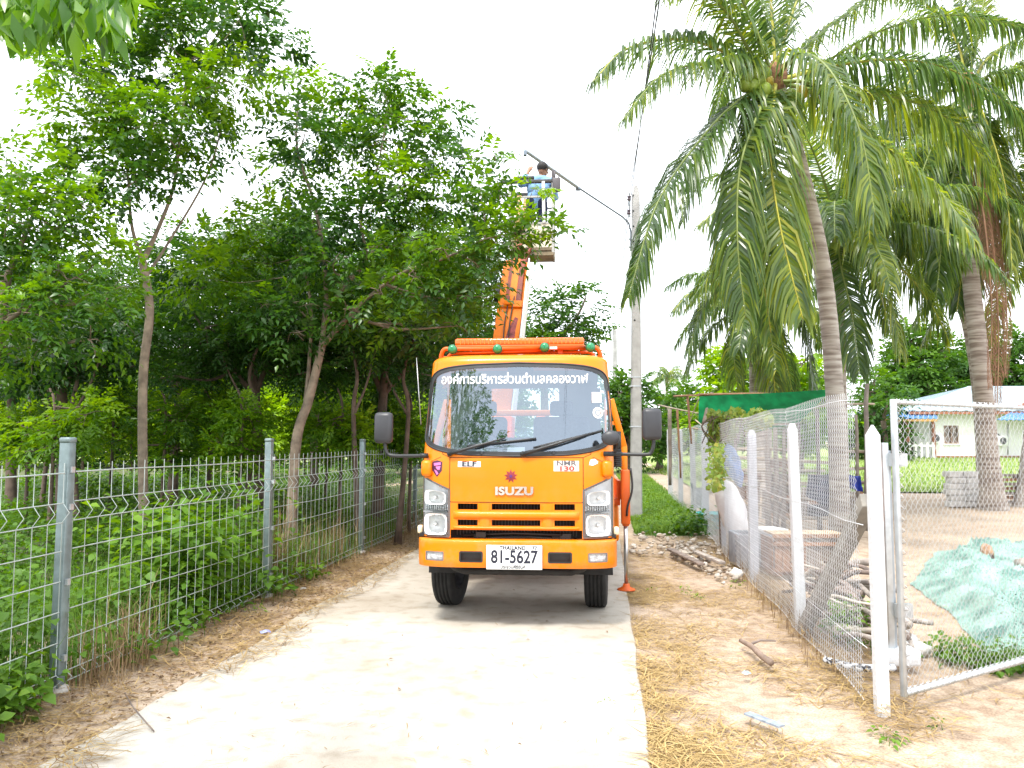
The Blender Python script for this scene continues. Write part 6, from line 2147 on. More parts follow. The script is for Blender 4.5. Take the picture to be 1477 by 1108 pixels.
# ================================================================= BROADLEAF TREES
LEAF_DK = leafmat('dark pinnate leaf', [(0, (.014, .050, .014)), (.42, (.044, .122, .017)), (.75, (.13, .265, .010)), (1, (.21, .36, .012))], .36, .40, 1.9, .5)
LEAF_LT = leafmat('bright green leaf', [(0, (.035, .095, .012)), (.5, (.095, .22, .012)), (1, (.27, .43, .02))], .42, .45, 1.8, .4)
LEAF_FAR = leafmat('distant leaf', [(0, (.02, .06, .016)), (.5, (.05, .13, .018)), (1, (.12, .24, .02))], .5, .35, 1.6, .3)
BARK = M('grey brown bark', (.23, .18, .135), .95, var=.35, scale=7, bump=.5, bscale=24)
BARKD = M('dark bark', (.13, .095, .075), .95, var=.3, scale=7, bump=.5, bscale=24)
def rand_dirs(rng, n):
    return unit(rng.normal(0, 1, (n, 3)))
def compound(O, D, R, m, lL, lW, tint, rng, simple=False, droop=.25):
    """pinnate leaves: m pairs of leaflets plus a terminal one along each rachis"""
    K = len(O)
    D = unit(D)
    up = np.array([[0, 0, 1.0]]) + rng.normal(0, .25, (K, 3))
    S = unit(np.cross(D, up)); Nn = np.cross(S, D)
    Ps, Ds, Ns, Ls, Ts = [], [], [], [], []
    for j in range(m + 1):
        t = (j + 1) / (m + 1)
        C = O + D * (R * t)[:, None]
        C[:, 2] -= R * droop * t * t
        sides = (-1, 1) if j < m else (0,)
        for sd_ in sides:
            d = sd_ * S * .9 + D * (.55 if sd_ else 1.0) + rng.normal(0, .16, (K, 3))
            d[:, 2] -= .22
            Ps.append(C); Ds.append(d); Ns.append(Nn + rng.normal(0, .22, (K, 3)))
            Ls.append(lL * rng.uniform(.75, 1.1, K) * (1 - .25 * abs(t - .5)))
            Ts.append(tint + rng.normal(0, .06, K))
    P = np.concatenate(Ps); Dd = np.concatenate(Ds); N2 = np.concatenate(Ns); L = np.concatenate(Ls); T = np.concatenate(Ts)
    V, F, k = leaf_geo(P, Dd, N2, L, L * (lW / lL), .18, .12, simple)
    return V, F, np.repeat(np.clip(T, 0, 1), k)
def join_geo(parts):
    o = 0
    Vs, Fs, Ts = [], [], []
    for V, F, T in parts:
        Vs.append(V); Fs.append(F + o); Ts.append(T); o += len(V)
    return np.concatenate(Vs), np.concatenate(Fs), np.concatenate(Ts)
def tree(label, base, skel, clumps, seed, bark=BARK, leaf=LEAF_DK, dens=1.0, lL=.142, lW=.060, R=.36, m=4, simple=False, group=None, name='tree', cat='tree', branch_r=.02, tintm=0.0, stray=.12):
    """skel: [(points, r0, r1)], first is the trunk; clumps: (centre, radius, tint)"""
    rng = np.random.default_rng(seed)
    t = thing(name, label, cat, tuple(base), group=group)
    skp = []
    for i, (pts, r0, r1) in enumerate(skel):
        P = spline(pts, 7)
        n = len(P)
        rs = [lerp(r0, r1, (k / (n - 1)) ** .8) * (1 + (.5 * math.exp(-k * 1.1) if i == 0 else 0)) * (1 + .05 * vnoise(k * .8, seed)) for k in range(n)]
        MB().tube(P, rs, 9 if not simple else 7).build('trunk' if i == 0 else 'limb', bark, t)
        skp += [(p, r) for p, r in zip(P[n // 4 if i == 0 else 0:], rs[n // 4 if i == 0 else 0:])]
    br = MB()
    parts = []
    for (c, r, tn) in clumps:
        c = Vector(c)
        rv = r if isinstance(r, tuple) else (r, r, r * .8)
        rm = (rv[0] + rv[1] + rv[2]) / 3
        best = min(skp, key=lambda s: (s[0] - c).length + (2.0 if s[0].z > c.z + .2 else 0) * .5 + .35 * (c.z - s[0].z if s[0].z < c.z else 0) * 0)
        a = best[0]
        mid = a.lerp(c, .5) + Vector((rng.normal(0, .06), rng.normal(0, .06), -.08 * (c - a).length))
        rb = min(best[1] * .8, branch_r * (1 + (c - a).length * .3))
        bp = spline([a, mid, c], 4)
        br.tube(bp, [lerp(rb, rb * .35, k / (len(bp) - 1)) for k in range(len(bp))], 5)
        K = max(8, int(150 * dens * (rm / .5) ** 2))
        d = rand_dirs(rng, K)
        rad_ = rng.uniform(0, 1, K) ** .42
        sc = np.array(rv)
        st = rng.uniform(0, 1, K) < stray
        rad_[st] *= rng.uniform(1.0, 1.4, st.sum())
        O = np.array(c) + d * rad_[:, None] * sc
        dr = d * np.array([1, 1, .5]) + rng.normal(0, .35, (K, 3)); dr[:, 2] += .12
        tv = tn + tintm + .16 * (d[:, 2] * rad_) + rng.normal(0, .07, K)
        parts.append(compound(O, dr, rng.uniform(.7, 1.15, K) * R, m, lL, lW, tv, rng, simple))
        for q in range(5 if not simple else 3):
            e = c + Vector(tuple(d[q] * sc * .85))
            br.tube([c, c.lerp(e, .5) + Vector((0, 0, .03)), e], [rb * .35, rb * .28, .004], 4)
    br.build('branches', bark, t, kind='stuff')
    V, F, T = join_geo(parts)
    o = np_obj('crown', V, F, leaf, t, tint=T)
    return t
def cl(lst, Y, jit=0.5, seed=0, base_t=.46):
    rr = random.Random(seed)
    out = []
    for e in lst:
        px, py, rp = e[:3]
        dy = e[3] if len(e) > 3 else rr.uniform(-jit, jit)
        tn = e[4] if len(e) > 4 else base_t + rr.uniform(-.18, .24)
        out.append((at(px, py, Y + dy), rp * Y / FPX, tn))
    return out
G_L = 'trees behind the left fence'
# T1: slim tall tree left
Y = 10.0
g = at(212, 700, Y); g.z = ground_z(g.x, Y)
tree('tall slim tree with a pale trunk forking high, left of centre behind the fence', g,
     [([g, at(206, 560, Y), at(216, 450, Y), at(206, 378, Y)], .062, .052), ([at(206, 378, Y), at(226, 335, Y), at(250, 270, Y), at(262, 180, Y + .1), at(270, 90, Y)], .036, .012), ([at(206, 380, Y), at(190, 325, Y - .1), at(184, 250, Y - .2), at(170, 170, Y)], .03, .010), ([at(210, 400, Y), at(243, 350, Y + .3), at(300, 250, Y + .5), at(330, 140, Y + .4)], .024, .009)],
     cl([(105, 108, 42), (145, 62, 48), (215, 30, 52), (285, 45, 55), (345, 30, 46), (250, 105, 58), (180, 120, 48), (120, 178, 46, -.4, .72), (165, 195, 50), (320, 120, 52), (385, 70, 42), (220, 180, 54), (290, 190, 54), (150, 245, 46), (195, 262, 44), (240, 240, 40), (90, 60, 30, 0, .5), (260, -10, 50, 0, .55), (340, -30, 40, 0, .5)], Y, .6, 1), 101, dens=.72, group=G_L)
# T2: spreading tree reaching over the road
Y = 11.0
g = at(421, 690, Y); g.z = ground_z(g.x, Y)
tree('spreading multi stemmed tree leaning right, its branches reaching in front of the bucket', g,
     [([g, at(427, 640, Y), at(446, 575, Y), at(464, 500, Y)], .084, .058), ([at(464, 500, Y), at(470, 430, Y), at(466, 360, Y), at(452, 290, Y), at(428, 210, Y), at(432, 130, Y)], .042, .012), ([at(440, 590, Y), at(446, 520, Y + .2), at(448, 440, Y + .3), at(430, 340, Y + .3)], .036, .015), ([at(464, 500, Y), at(500, 460, Y - .3), at(528, 432, Y - .5), at(580, 394, Y - .8), at(640, 373, Y - 1), at(700, 345, Y - 1.2), at(750, 335, Y - 1.3)], .042, .008), ([at(468, 450, Y), at(500, 410, Y - .2), at(528, 372, Y - .3), at(520, 310, Y - .3), at(545, 240, Y - .2), at(560, 150, Y)], .036, .010), ([at(452, 470, Y), at(428, 440, Y - .2), at(410, 400, Y - .3)], .018, .006)],
     cl([(430, 125, 36), (440, 195, 42), (492, 170, 42), (535, 140, 40), (560, 112, 26, 0, .5), (598, 160, 34), (640, 178, 28), (562, 200, 40), (505, 225, 40), (420, 255, 44), (625, 222, 32), (680, 232, 24), (715, 235, 18, -1, .5), (575, 270, 44, -.4, .62), (640, 285, 40), (700, 300, 34, -1), (728, 322, 22, -1.3), (768, 275, 9, -1.4, .7), (785, 338, 17, -1.4, .5), (738, 350, 20, -1.3), (815, 335, 9, -1.4, .45), (775, 318, 12, -1.4, .6), (715, 350, 30, -1.1), (530, 310, 46), (460, 330, 46), (600, 345, 42), (655, 385, 40), (560, 405, 38), (395, 330, 48), (350, 375, 48), (300, 400, 44), (420, 395, 42), (628, 430, 38, -.6, .55), (505, 405, 36), (690, 385, 26, -1), (680, 430, 30, -.7), (660, 470, 26, -.5), (565, 468, 30, -.5, .6), (300, 350, 30), (690, 265, 22, -1, .5), (605, 480, 28), (520, 470, 26), (600, 400, 26, -1, .5), (550, 425, 22, -.8, .5), (500, 445, 20, -.6, .4), (640, 360, 24, -1.2, .55), (440, 440, 24, -.5, .4), (480, 380, 30, -.6, .45), (535, 365, 26, -.7, .5), (420, 480, 26, -.4, .35), (380, 440, 30, -.4, .4)], Y, .7, 2), 102, dens=.78, group=G_L)
# left edge tree
Y = 8.6
g = Vector((-6.6, Y, 0)); g.z = ground_z(g.x, Y)
tree('leafy tree at the left edge of the picture', g,
     [([g, at(-20, 560, Y), at(0, 470, Y), at(10, 400, Y)], .08, .05), ([at(10, 400, Y), at(40, 330, Y), at(60, 280, Y)], .035, .015), ([at(0, 470, Y), at(60, 430, Y), at(110, 400, Y)], .03, .012)],
     cl([(10, 240, 40, 0, .6), (40, 285, 46, 0, .5), (85, 262, 36, 0, .62), (10, 320, 52), (75, 330, 46), (120, 300, 38, 0, .6), (20, 390, 50), (85, 390, 46, -.2, .6), (140, 370, 40, 0, .65), (30, 450, 46), (110, 440, 40), (-20, 280, 50), (-30, 380, 60), (60, 500, 40), (0, 510, 44), (160, 420, 34, 0, .6), (130, 490, 36)], Y, .6, 3), 103, dens=.7, group=G_L, lL=.125, lW=.055)
# darker trees behind
def bgtree(label, px, Y, lean, clist, seed, bark=BARKD, r=.11, **kw):
    g = at(px, 650, Y); g.z = ground_z(g.x, Y)
    top = at(px + lean, 470, Y); mid = at(px + lean * .4, 570, Y)
    return tree(label, g, [([g, mid, top], r, r * .6), ([mid, at(px + lean - 50, 490, Y), at(px + lean - 80, 420, Y)], r * .55, .02), ([mid, at(px + lean + 45, 500, Y), at(px + lean + 75, 430, Y)], r * .5, .02)], clist, seed, bark=bark, branch_r=.03, group=G_L, **kw)
rr = random.Random(77)
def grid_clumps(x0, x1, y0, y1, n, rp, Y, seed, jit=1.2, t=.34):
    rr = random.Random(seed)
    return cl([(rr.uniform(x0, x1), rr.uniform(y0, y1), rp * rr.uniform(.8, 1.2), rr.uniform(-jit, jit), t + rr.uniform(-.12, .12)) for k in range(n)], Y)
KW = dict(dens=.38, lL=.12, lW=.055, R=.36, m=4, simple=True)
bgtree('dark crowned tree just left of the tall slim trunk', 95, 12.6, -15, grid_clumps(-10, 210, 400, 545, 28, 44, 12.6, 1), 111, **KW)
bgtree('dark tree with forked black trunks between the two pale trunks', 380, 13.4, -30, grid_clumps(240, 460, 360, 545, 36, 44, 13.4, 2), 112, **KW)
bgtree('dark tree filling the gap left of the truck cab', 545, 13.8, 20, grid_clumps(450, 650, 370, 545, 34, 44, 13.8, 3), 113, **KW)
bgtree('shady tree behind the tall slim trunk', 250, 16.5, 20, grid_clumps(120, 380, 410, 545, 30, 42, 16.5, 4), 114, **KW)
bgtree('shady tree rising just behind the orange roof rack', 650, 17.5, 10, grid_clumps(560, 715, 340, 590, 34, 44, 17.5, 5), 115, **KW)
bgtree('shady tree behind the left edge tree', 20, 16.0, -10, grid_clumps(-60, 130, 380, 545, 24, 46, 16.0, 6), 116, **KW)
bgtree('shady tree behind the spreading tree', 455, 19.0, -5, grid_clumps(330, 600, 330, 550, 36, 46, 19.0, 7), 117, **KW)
# saplings and understorey in the field
for i, (px, Y, y0, y1, x0, x1, lab) in enumerate(((545, 15.0, 560, 620, 505, 590, 'thin young tree between the spreading tree and the cab mirror'), (300, 14.5, 560, 625, 255, 345, 'low leafy sapling right of the tall slim trunk'), (160, 14.0, 565, 630, 120, 205, 'low leafy sapling left of the tall slim trunk'), (40, 13.0, 600, 640, 5, 80, 'low leafy sapling near the left edge'), (470, 16.0, 570, 625, 440, 510, 'low leafy sapling behind the leaning trunk'), (345, 11.6, 600, 668, 310, 385, 'leafy shrub in front of the forked dark trunks'), (235, 12.2, 590, 660, 190, 275, 'leafy shrub at the foot of the tall slim trunk'), (75, 11.0, 585, 660, 20, 125, 'leafy shrub in front of the dark tree near the left edge'), (490, 12.6, 600, 660, 450, 530, 'leafy shrub right of the leaning trunk foot'), (590, 14.0, 600, 655, 555, 620, 'leafy shrub beside the cab mirror'))):
    g = at(px, 650, Y); g.z = ground_z(g.x, Y)
    tree(lab, g, [([g, at(px + 4, 600, Y), at(px - 3, 560, Y)], .035, .015)], grid_clumps(x0, x1, y0, y1, 10, 24, Y, 20 + i, .4, .58), 120 + i, bark=BARKD, leaf=LEAF_LT if i % 3 else LEAF_DK, dens=.75, lL=.11, lW=.05, R=.3, simple=True, group='saplings in the left field', name='sapling', cat='sapling')
for i, (px, Y, ln) in enumerate(((118, 11.8, -14), (352, 12.5, 16), (520, 12.0, -10), (575, 12.6, 14), (300, 15.5, 8), (62, 14.8, 10))):
    g = at(px, 660, Y); g.z = ground_z(g.x, Y)
    tree(('thin crooked dark stem left of the tall slim trunk', 'thin dark stem under the forked dark tree', 'thin dark stem right of the spreading tree', 'thin dark stem close to the cab mirror', 'thin dark stem in the shade right of the tall slim trunk', 'thin dark stem in the shade near the left edge')[i], g,
         [([g, at(px + ln, 600, Y), at(px + ln * .5, 540, Y), at(px + ln * 2, 470, Y)], .05, .02), ([at(px + ln, 600, Y), at(px - ln, 550, Y), at(px - ln * 2.5, 490, Y)], .028, .01)], grid_clumps(px - 40, px + 40, 430, 520, 7, 32, Y, 40 + i, .4, .36), 150 + i, bark=BARKD, dens=.6, lL=.12, lW=.05, R=.34, simple=True, group='thin stems behind the left fence')
# sunlit thicket beyond the shade: sunlight painted in by the high leaf tint
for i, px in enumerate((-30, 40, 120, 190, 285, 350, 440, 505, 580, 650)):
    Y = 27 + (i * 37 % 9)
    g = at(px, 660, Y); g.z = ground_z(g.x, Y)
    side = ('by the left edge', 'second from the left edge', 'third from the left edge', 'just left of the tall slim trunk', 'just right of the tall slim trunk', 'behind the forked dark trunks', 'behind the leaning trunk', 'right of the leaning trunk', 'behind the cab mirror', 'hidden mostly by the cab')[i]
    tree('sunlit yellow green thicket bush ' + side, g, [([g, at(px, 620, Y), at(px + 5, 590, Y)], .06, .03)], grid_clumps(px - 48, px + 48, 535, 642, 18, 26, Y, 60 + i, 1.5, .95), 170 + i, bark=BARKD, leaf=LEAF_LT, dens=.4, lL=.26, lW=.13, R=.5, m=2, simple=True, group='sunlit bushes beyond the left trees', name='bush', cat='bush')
# tree behind the truck, right of the boom
Y = 27.0
g = at(790, 650, Y); g.z = 0
tree('feathery tree behind the truck, right of the boom', g, [([g, at(785, 560, Y), at(790, 480, Y)], .2, .1), ([at(785, 520, Y), at(830, 460, Y), at(845, 430, Y)], .08, .03)],
     cl([(765, 470, 28, 0, .65), (790, 490, 26, 0, .7), (770, 440, 18), (800, 450, 24), (825, 470, 24), (845, 440, 20), (838, 418, 12), (860, 470, 14), (815, 430, 14), (755, 500, 24, 0, .7), (830, 490, 22), (852, 490, 16), (800, 510, 30), (760, 540, 30), (830, 530, 30)], Y), 131, dens=.20, lL=.26, lW=.11, R=.75, m=4, simple=True, leaf=LEAF_FAR, group='trees behind the truck')
# far left-hand wood, reads as one mass
def woods(name, label, xs, Y0, Y1, H, n, seed, leaf, kind='stuff'):
    rng = np.random.default_rng(seed)
    K = n
    px = rng.uniform(xs[0], xs[1], K); Yv = rng.uniform(Y0, Y1, K)
    X = (px - 738.5) / FPX * Yv
    top = H * (.72 + .28 * NZ(X * .12, Yv * .1)) 
    Z = top * rng.uniform(0, 1, K) ** .6
    O = np.stack([X, Yv, Z], 1)
    d = rand_dirs(rng, K)
    d[:, 2] = abs(d[:, 2]) * .4
    V, F, T = compound(O, d, rng.uniform(.7, 1.2, K) * .9, 2, .48, .26, np.clip(.45 + .35 * NZ(X * .35, Z * .6) + .2 * (Z / H - .5), 0, 1), rng, True)
    tag(np_obj(name, V, F, leaf, None, tint=T), label, None, None, kind)
woods('distant_woods', 'distant wood closing the field on the left', (-150, 760), 42, 52, 6.2, 9000, 201, LEAF_FAR)
woods('distant_hedge', 'distant green hedge line across the fields', (700, 1700), 100, 125, 5.5, 7000, 202, LEAF_FAR)
# right-hand background trees
def round_tree(label, px, Y, top, wpx, seed, leaf=LEAF_FAR, bark=BARKD, t=.45, n=16, dens=.18, base_py=None, group='trees beyond the yard', lk=1.0, low=0.35):
    g = at(px, 640, Y); g.z = ground_z(g.x, Y) if Y < 70 else 0
    zt = at(px, top, Y).z
    w = wpx * Y / FPX
    rr = random.Random(seed)
    cs = []
    for k in range(n):
        a = rr.uniform(0, 2 * PI); e = rr.random()
        z = lerp(zt * low, zt * .93, e)
        q = math.sqrt(max(.05, 1 - (2 * e - .85) ** 2 * .75)) * .8
        cs.append((Vector((g.x + math.cos(a) * w * q * rr.uniform(.3, 1), Y + math.sin(a) * w * q * .8, z)), max(.5, w * .36) * rr.uniform(.8, 1.15), t + rr.uniform(-.14, .16)))
    return tree(label, g, [([g, Vector((g.x + .1, Y, zt * .3)), Vector((g.x, Y, zt * .6))], .03 * zt + .05, .03 * zt)], cs, seed, bark=bark, leaf=leaf, dens=dens * lk, lL=.0105 * Y if Y < 40 else .0085 * Y, lW=.0055 * Y if Y < 40 else .0045 * Y, R=.02 * Y, m=3, simple=True, group=group, branch_r=.06)
round_tree('dense rounded dark green tree left of the concrete pole foot', 905, 40, 545, 60, 301, n=26, dens=.09, low=.2)
round_tree('dense rounded green tree between the pole and the tiny palm', 950, 44, 558, 42, 302, n=18, dens=.09, low=.2)
round_tree('bright green leafy tree behind the green shade cloth', 1045, 32, 515, 62, 303, LEAF_LT, t=.62, n=26, dens=.12, low=.25)
round_tree('bright green leafy tree behind the near palm trunk', 1150, 34, 500, 75, 304, LEAF_LT, t=.58, n=26, dens=.10, low=.25)
round_tree('bushy green tree between the two ringed palm trunks', 1262, 46, 520, 50, 305, t=.5, n=18, dens=.08, low=.15)
round_tree('tall leafy tree rising behind the house roof hip', 1340, 62, 468, 72, 306, t=.55, n=30, dens=.05, low=.2)
round_tree('dark leafy tree behind the house left of the far palm trunk', 1395, 66, 505, 52, 307, t=.36, n=20, dens=.05, low=.2)
round_tree('leafy tree behind the house right of the far palm trunk', 1468, 62, 485, 62, 308, t=.5, n=26, dens=.05, low=.2)
round_tree('low dark bush left of the house porch', 1275, 44, 560, 34, 309, t=.32, n=12, dens=.10, low=.2)
round_tree('low dark bush in front of the house porch corner', 1300, 52, 562, 30, 310, t=.35, n=12, dens=.08, low=.2)
round_tree('green tree far behind the fence line, right of the tiny palm', 1000, 60, 552, 40, 311, t=.55, n=16, dens=.06, low=.2)
# roadside tree beside the photographer: its leaves hang into the top left corner and it mirrors in the windscreen
g = Vector((-4.6, 1.0, 0))
BIGLEAF = leafmat('glossy hanging leaf', [(0, (.02, .07, .012)), (.5, (.06, .17, .012)), (1, (.16, .32, .015))], .32, .45, 1.9, .5)
def hanging_tree():
    rng = np.random.default_rng(400)
    t = thing('roadside_tree', 'glossy long leaved branch hanging into the top left corner', 'tree', tuple(g))
    a = Vector((-3.6, 1.9, 4.0)); b = at(60, -60, 2.9); c = at(150, -10, 2.8)
    MB().tube(spline([g, Vector((-4.5, 1.1, 1.8)), Vector((-4.3, .8, 3.4)), Vector((-4.0, .3, 6.0))], 7), [.17 - .004 * k for k in range(22)], 10).build('trunk', BARK, t)
    MB().tube(spline([Vector((-4.35, .9, 3.0)), a, b, c], 6), [.06 - .0028 * k for k in range(19)], 8).build('limb', BARK, t)
    O, D = [], []
    for (px, py, rx, ry, n) in ((30, -5, 70, 45, 150), (90, 0, 60, 50, 160), (150, -5, 45, 48, 130), (60, -60, 120, 50, 140), (10, 20, 30, 40, 50), (160, 15, 25, 40, 50), (100, 30, 22, 25, 24)):
        for k in range(n):
            x, y = px + rng.normal(0, .45) * rx, py + rng.normal(0, .4) * ry
            O.append(tuple(at(x, min(y, 55), 2.8 + rng.normal(0, .22))))
            D.append((rng.normal(0, .35), rng.normal(0, .35), -1 + rng.normal(0, .25)))
    O = np.array(O); D = np.array(D); n = len(O)
    L = rng.uniform(.09, .15, n)
    V, F, k = leaf_geo(O, D, rand_dirs(rng, n), L, L * .30, .12, .10)
    np_obj('hanging_leaves', V, F, BIGLEAF, t, tint=np.repeat(np.clip(.55 + rng.normal(0, .2, n), 0, 1), k))
    parts = []
    # upper crown, behind and above the photographer
    for (c, r) in ((Vector((-4.2, .2, 6.8)), 1.2), (Vector((-3.4, -1.6, 7.4)), 1.2), (Vector((-5.2, -1.0, 6.4)), 1.3), (Vector((-3.0, -3.2, 7.2)), 1.1), (Vector((-4.4, -3.0, 7.8)), 1.2), (Vector((-4.6, 1.8, 5.6)), 1.0)):
        K = 260
        d = rand_dirs(rng, K); O = np.array(c) + d * (rng.uniform(0, 1, K) ** .4)[:, None] * r
        parts.append(compound(O, d, np.full(K, .3), 3, .15, .05, np.clip(.45 + rng.normal(0, .15, K), 0, 1), rng, True))
    V, F, T = join_geo(parts)
    np_obj('crown', V, F, BIGLEAF, t, tint=T)
hanging_tree()
# tree further back along the road, seen only mirrored in the windscreen
def mirror_tree():
    g = Vector((-1.8, -9.5, 0))
    rr = random.Random(9)
    cs = []
    for k in range(26):
        a = rr.uniform(0, 2 * PI); e = rr.random()
        q = math.sqrt(max(.05, 1 - (2 * e - .9) ** 2)) * 1.7
        cs.append((Vector((g.x + math.cos(a) * q, g.y + math.sin(a) * q, 2.4 + 4.6 * e)), .75, .4))
    tree('roadside tree behind the photographer, seen mirrored in the windscreen', g, [([g, Vector((-1.8, -9.5, 2.5)), Vector((-1.7, -9.5, 4.5))], .2, .09)], cs, 410, dens=.35, lL=.17, lW=.07, R=.5, m=4, simple=True)
mirror_tree()
# ================================================================= WEEDS, GRASS, STRAW, VINE
WEED = leafmat('weed leaf', [(0, (.028, .085, .014)), (.5, (.095, .205, .018)), (1, (.22, .36, .03))], .5, .38, 1.6, .35)
GRASSM = leafmat('grass blade', [(0, (.05, .13, .02)), (.5, (.12, .24, .03)), (1, (.28, .36, .07))], .6, .35, 1.4, .3)
STRAWM = leafmat('dry straw', [(0, (.20, .125, .06)), (.5, (.42, .29, .115)), (1, (.58, .44, .20))], .7, .15, 1.1, .3)
DRYM = leafmat('dry stalk', [(0, (.12, .075, .045)), (.5, (.28, .19, .105)), (1, (.46, .35, .20))], .85, .15, 1.1, .2)
def fence_x(y):
    return -3.04 + (y - 5.22) * (1.22 / 9.78)
def weeds(name, label, X, Yv, H, nl, lmin, lmax, seed, spread=.16, t=.45, wr=.8):
    rng = np.random.default_rng(seed)
    n = len(X)
    P, D, L, T = [], [], [], []
    X = np.asarray(X); Yv = np.asarray(Yv); Z0 = GZ(X, Yv)
    lean = rng.normal(0, .22, (n, 2))
    tp = t + .25 * NZ(X * .9, Yv * .9) + rng.normal(0, .08, n)
    for k in range(nl):
        f = rng.uniform(.15, 1, n) ** .7
        an = rng.uniform(0, 2 * PI, n)
        r = rng.uniform(.02, spread, n)
        px = X + lean[:, 0] * H * f + np.cos(an) * r
        py = Yv + lean[:, 1] * H * f + np.sin(an) * r
        P.append(np.stack([px, py, Z0 + H * f], 1))
        D.append(np.stack([np.cos(an), np.sin(an), rng.uniform(-.55, .35, n)], 1))
        L.append(rng.uniform(lmin, lmax, n)); T.append(tp + .22 * (f - .7))
    P = np.concatenate(P); D = np.concatenate(D); L = np.concatenate(L); T = np.concatenate(T)
    Nn = np.stack([rng.normal(0, .35, len(P)), rng.normal(0, .35, len(P)), np.ones(len(P))], 1)
    V, F, k = round_leaf(P, D, Nn, L, L * wr)
    T = np.repeat(np.clip(T, 0, 1), k)
    # stems
    S0 = np.stack([X, Yv, Z0 - .02], 1); S1 = np.stack([X + lean[:, 0] * H, Yv + lean[:, 1] * H, Z0 + H * .95], 1)
    w = np.array([[.004, 0, 0]])
    SV = np.stack([S0 - w, S0 + w, S1], 1).reshape(-1, 3)
    SF = np.arange(n * 3).reshape(-1, 3)
    V2, F2, T2 = join_geo([(V, F, T), (SV, SF, np.full(len(SV), .35))])
    return tag(np_obj(name, V2, F2, WEED, None, tint=T2), label, None, None, 'stuff')
rng = np.random.default_rng(500)
# dense strip right behind the fence
n = 4600
yv = 3.2 + rng.uniform(0, 1, n) ** 1.15 * 15; off = rng.uniform(.0, 1, n) ** 1.2 * 3.4 + .10
xv = fence_x(yv) - off
hv = np.clip(.40 + .75 * NZ(xv * .7 + 3, yv * .6) + .5 * NZ(xv * 2, yv * 2 + 9) + .06 * off, .10, 1.2)
hv *= np.where(yv > 9.5, .75, 1.0) * rng.uniform(.55, 1.25, n)
gap = NZ(xv * 1.1 + 5, yv * 1.1) > -.22
xv, yv, hv = xv[gap], yv[gap], hv[gap]
weeds('weeds', 'dense green weeds growing behind the left wire fence', xv, yv, hv, 11, .03, .08, 501, .16, .42)
n = 4600
yv = rng.uniform(6, 26, n); xv = fence_x(yv) - rng.uniform(3.0, 13, n)
weeds('field_weeds', 'low green undergrowth in the shaded field', xv, yv, np.clip(.55 + .7 * NZ(xv * .5, yv * .5), .08, 1.3), 8, .06, .12, 502, .3, .30)  # low leaf tint paints in the shade under the trees
# (the strip thins out where the soil is poor)
# leafy clump of large leaves by the second post
n = 90
yv = rng.normal(7.5, .40, n); xv = fence_x(yv) - rng.uniform(.08, .7, n)
weeds('weed_clump', 'tall broad leaved weed clump left of the second fence post', xv, yv, rng.uniform(.45, 1.15, n), 12, .07, .13, 503, .2, .55)
n = 60
yv = rng.normal(9.0, .5, n); xv = fence_x(yv) - rng.uniform(.3, 1.2, n)
weeds('weed_clump', 'tall leafy weed clump right of the second fence post', xv, yv, rng.uniform(.6, 1.35, n), 12, .06, .11, 504, .2, .5)
# weeds that creep through the fence at the near left
n = 150
yv = np.concatenate([rng.uniform(3.6, 5.0, 100), rng.uniform(5.4, 9.6, 50)]); xv = fence_x(yv) + rng.uniform(-.1, .16, n)
weeds('verge_weeds', 'weeds creeping out under the left fence', xv, yv, rng.uniform(.08, .38, n), 9, .05, .10, 505, .13, .55)
# right strip weeds and bush
n = 700
yv = 15.6 + rng.uniform(0, 1, n) ** 1.4 * 18; xv = np.array([road_x(rng.uniform(.4, 1.75), y) for y in yv])
weeds('strip_weeds', 'low green weeds on the strip between road and far fence', xv, yv, rng.uniform(.04, .16, n), 8, .05, .09, 506, .2, .62)
n = 40
c = gnd(1002, 772); yv = rng.normal(c.y + .4, .35, n); xv = rng.normal(c.x - .02, .22, n)
weeds('weed_bush', 'dark green weed bush at the foot of the far fence', xv, yv, rng.uniform(.2, .52, n), 14, .05, .10, 507, .16, .35)
n = 46
c = gnd(1218, 925); yv = rng.normal(c.y + .15, .22, n); xv = rng.normal(c.x + .08, .09, n)
weeds('weed_tuft', 'green weed tuft growing by the strut behind the mesh', xv, yv, rng.uniform(.15, .42, n), 12, .03, .06, 508, .09, .5, .5)
n = 70
t_ = rng.uniform(0, 1, n); cc = [gnd(lerp(1345, 1500, q) , lerp(935, 955, q) + rng.normal(0, 9)) for q in t_]
weeds('yard_weeds', 'creeping green weeds in front of the net inside the gate', [c.x for c in cc], [c.y for c in cc], rng.uniform(.03, .17, n), 9, .035, .075, 509, .13, .5)
n = 16
cc = [gnd(*q) for q in ((985, 845), (992, 852), (1000, 856), (1278, 1055), (1282, 1062), (1272, 1050), (1060, 843), (1066, 838), (370, 880), (375, 886), (1360, 1040), (940, 850), (870, 1015), (1010, 858), (1290, 1060), (362, 884))]
weeds('sprouts', 'scattered small green sprouts on the verges', [c.x for c in cc], [c.y for c in cc], np.full(n, .06), 9, .025, .05, 510, .07, .6, .5)
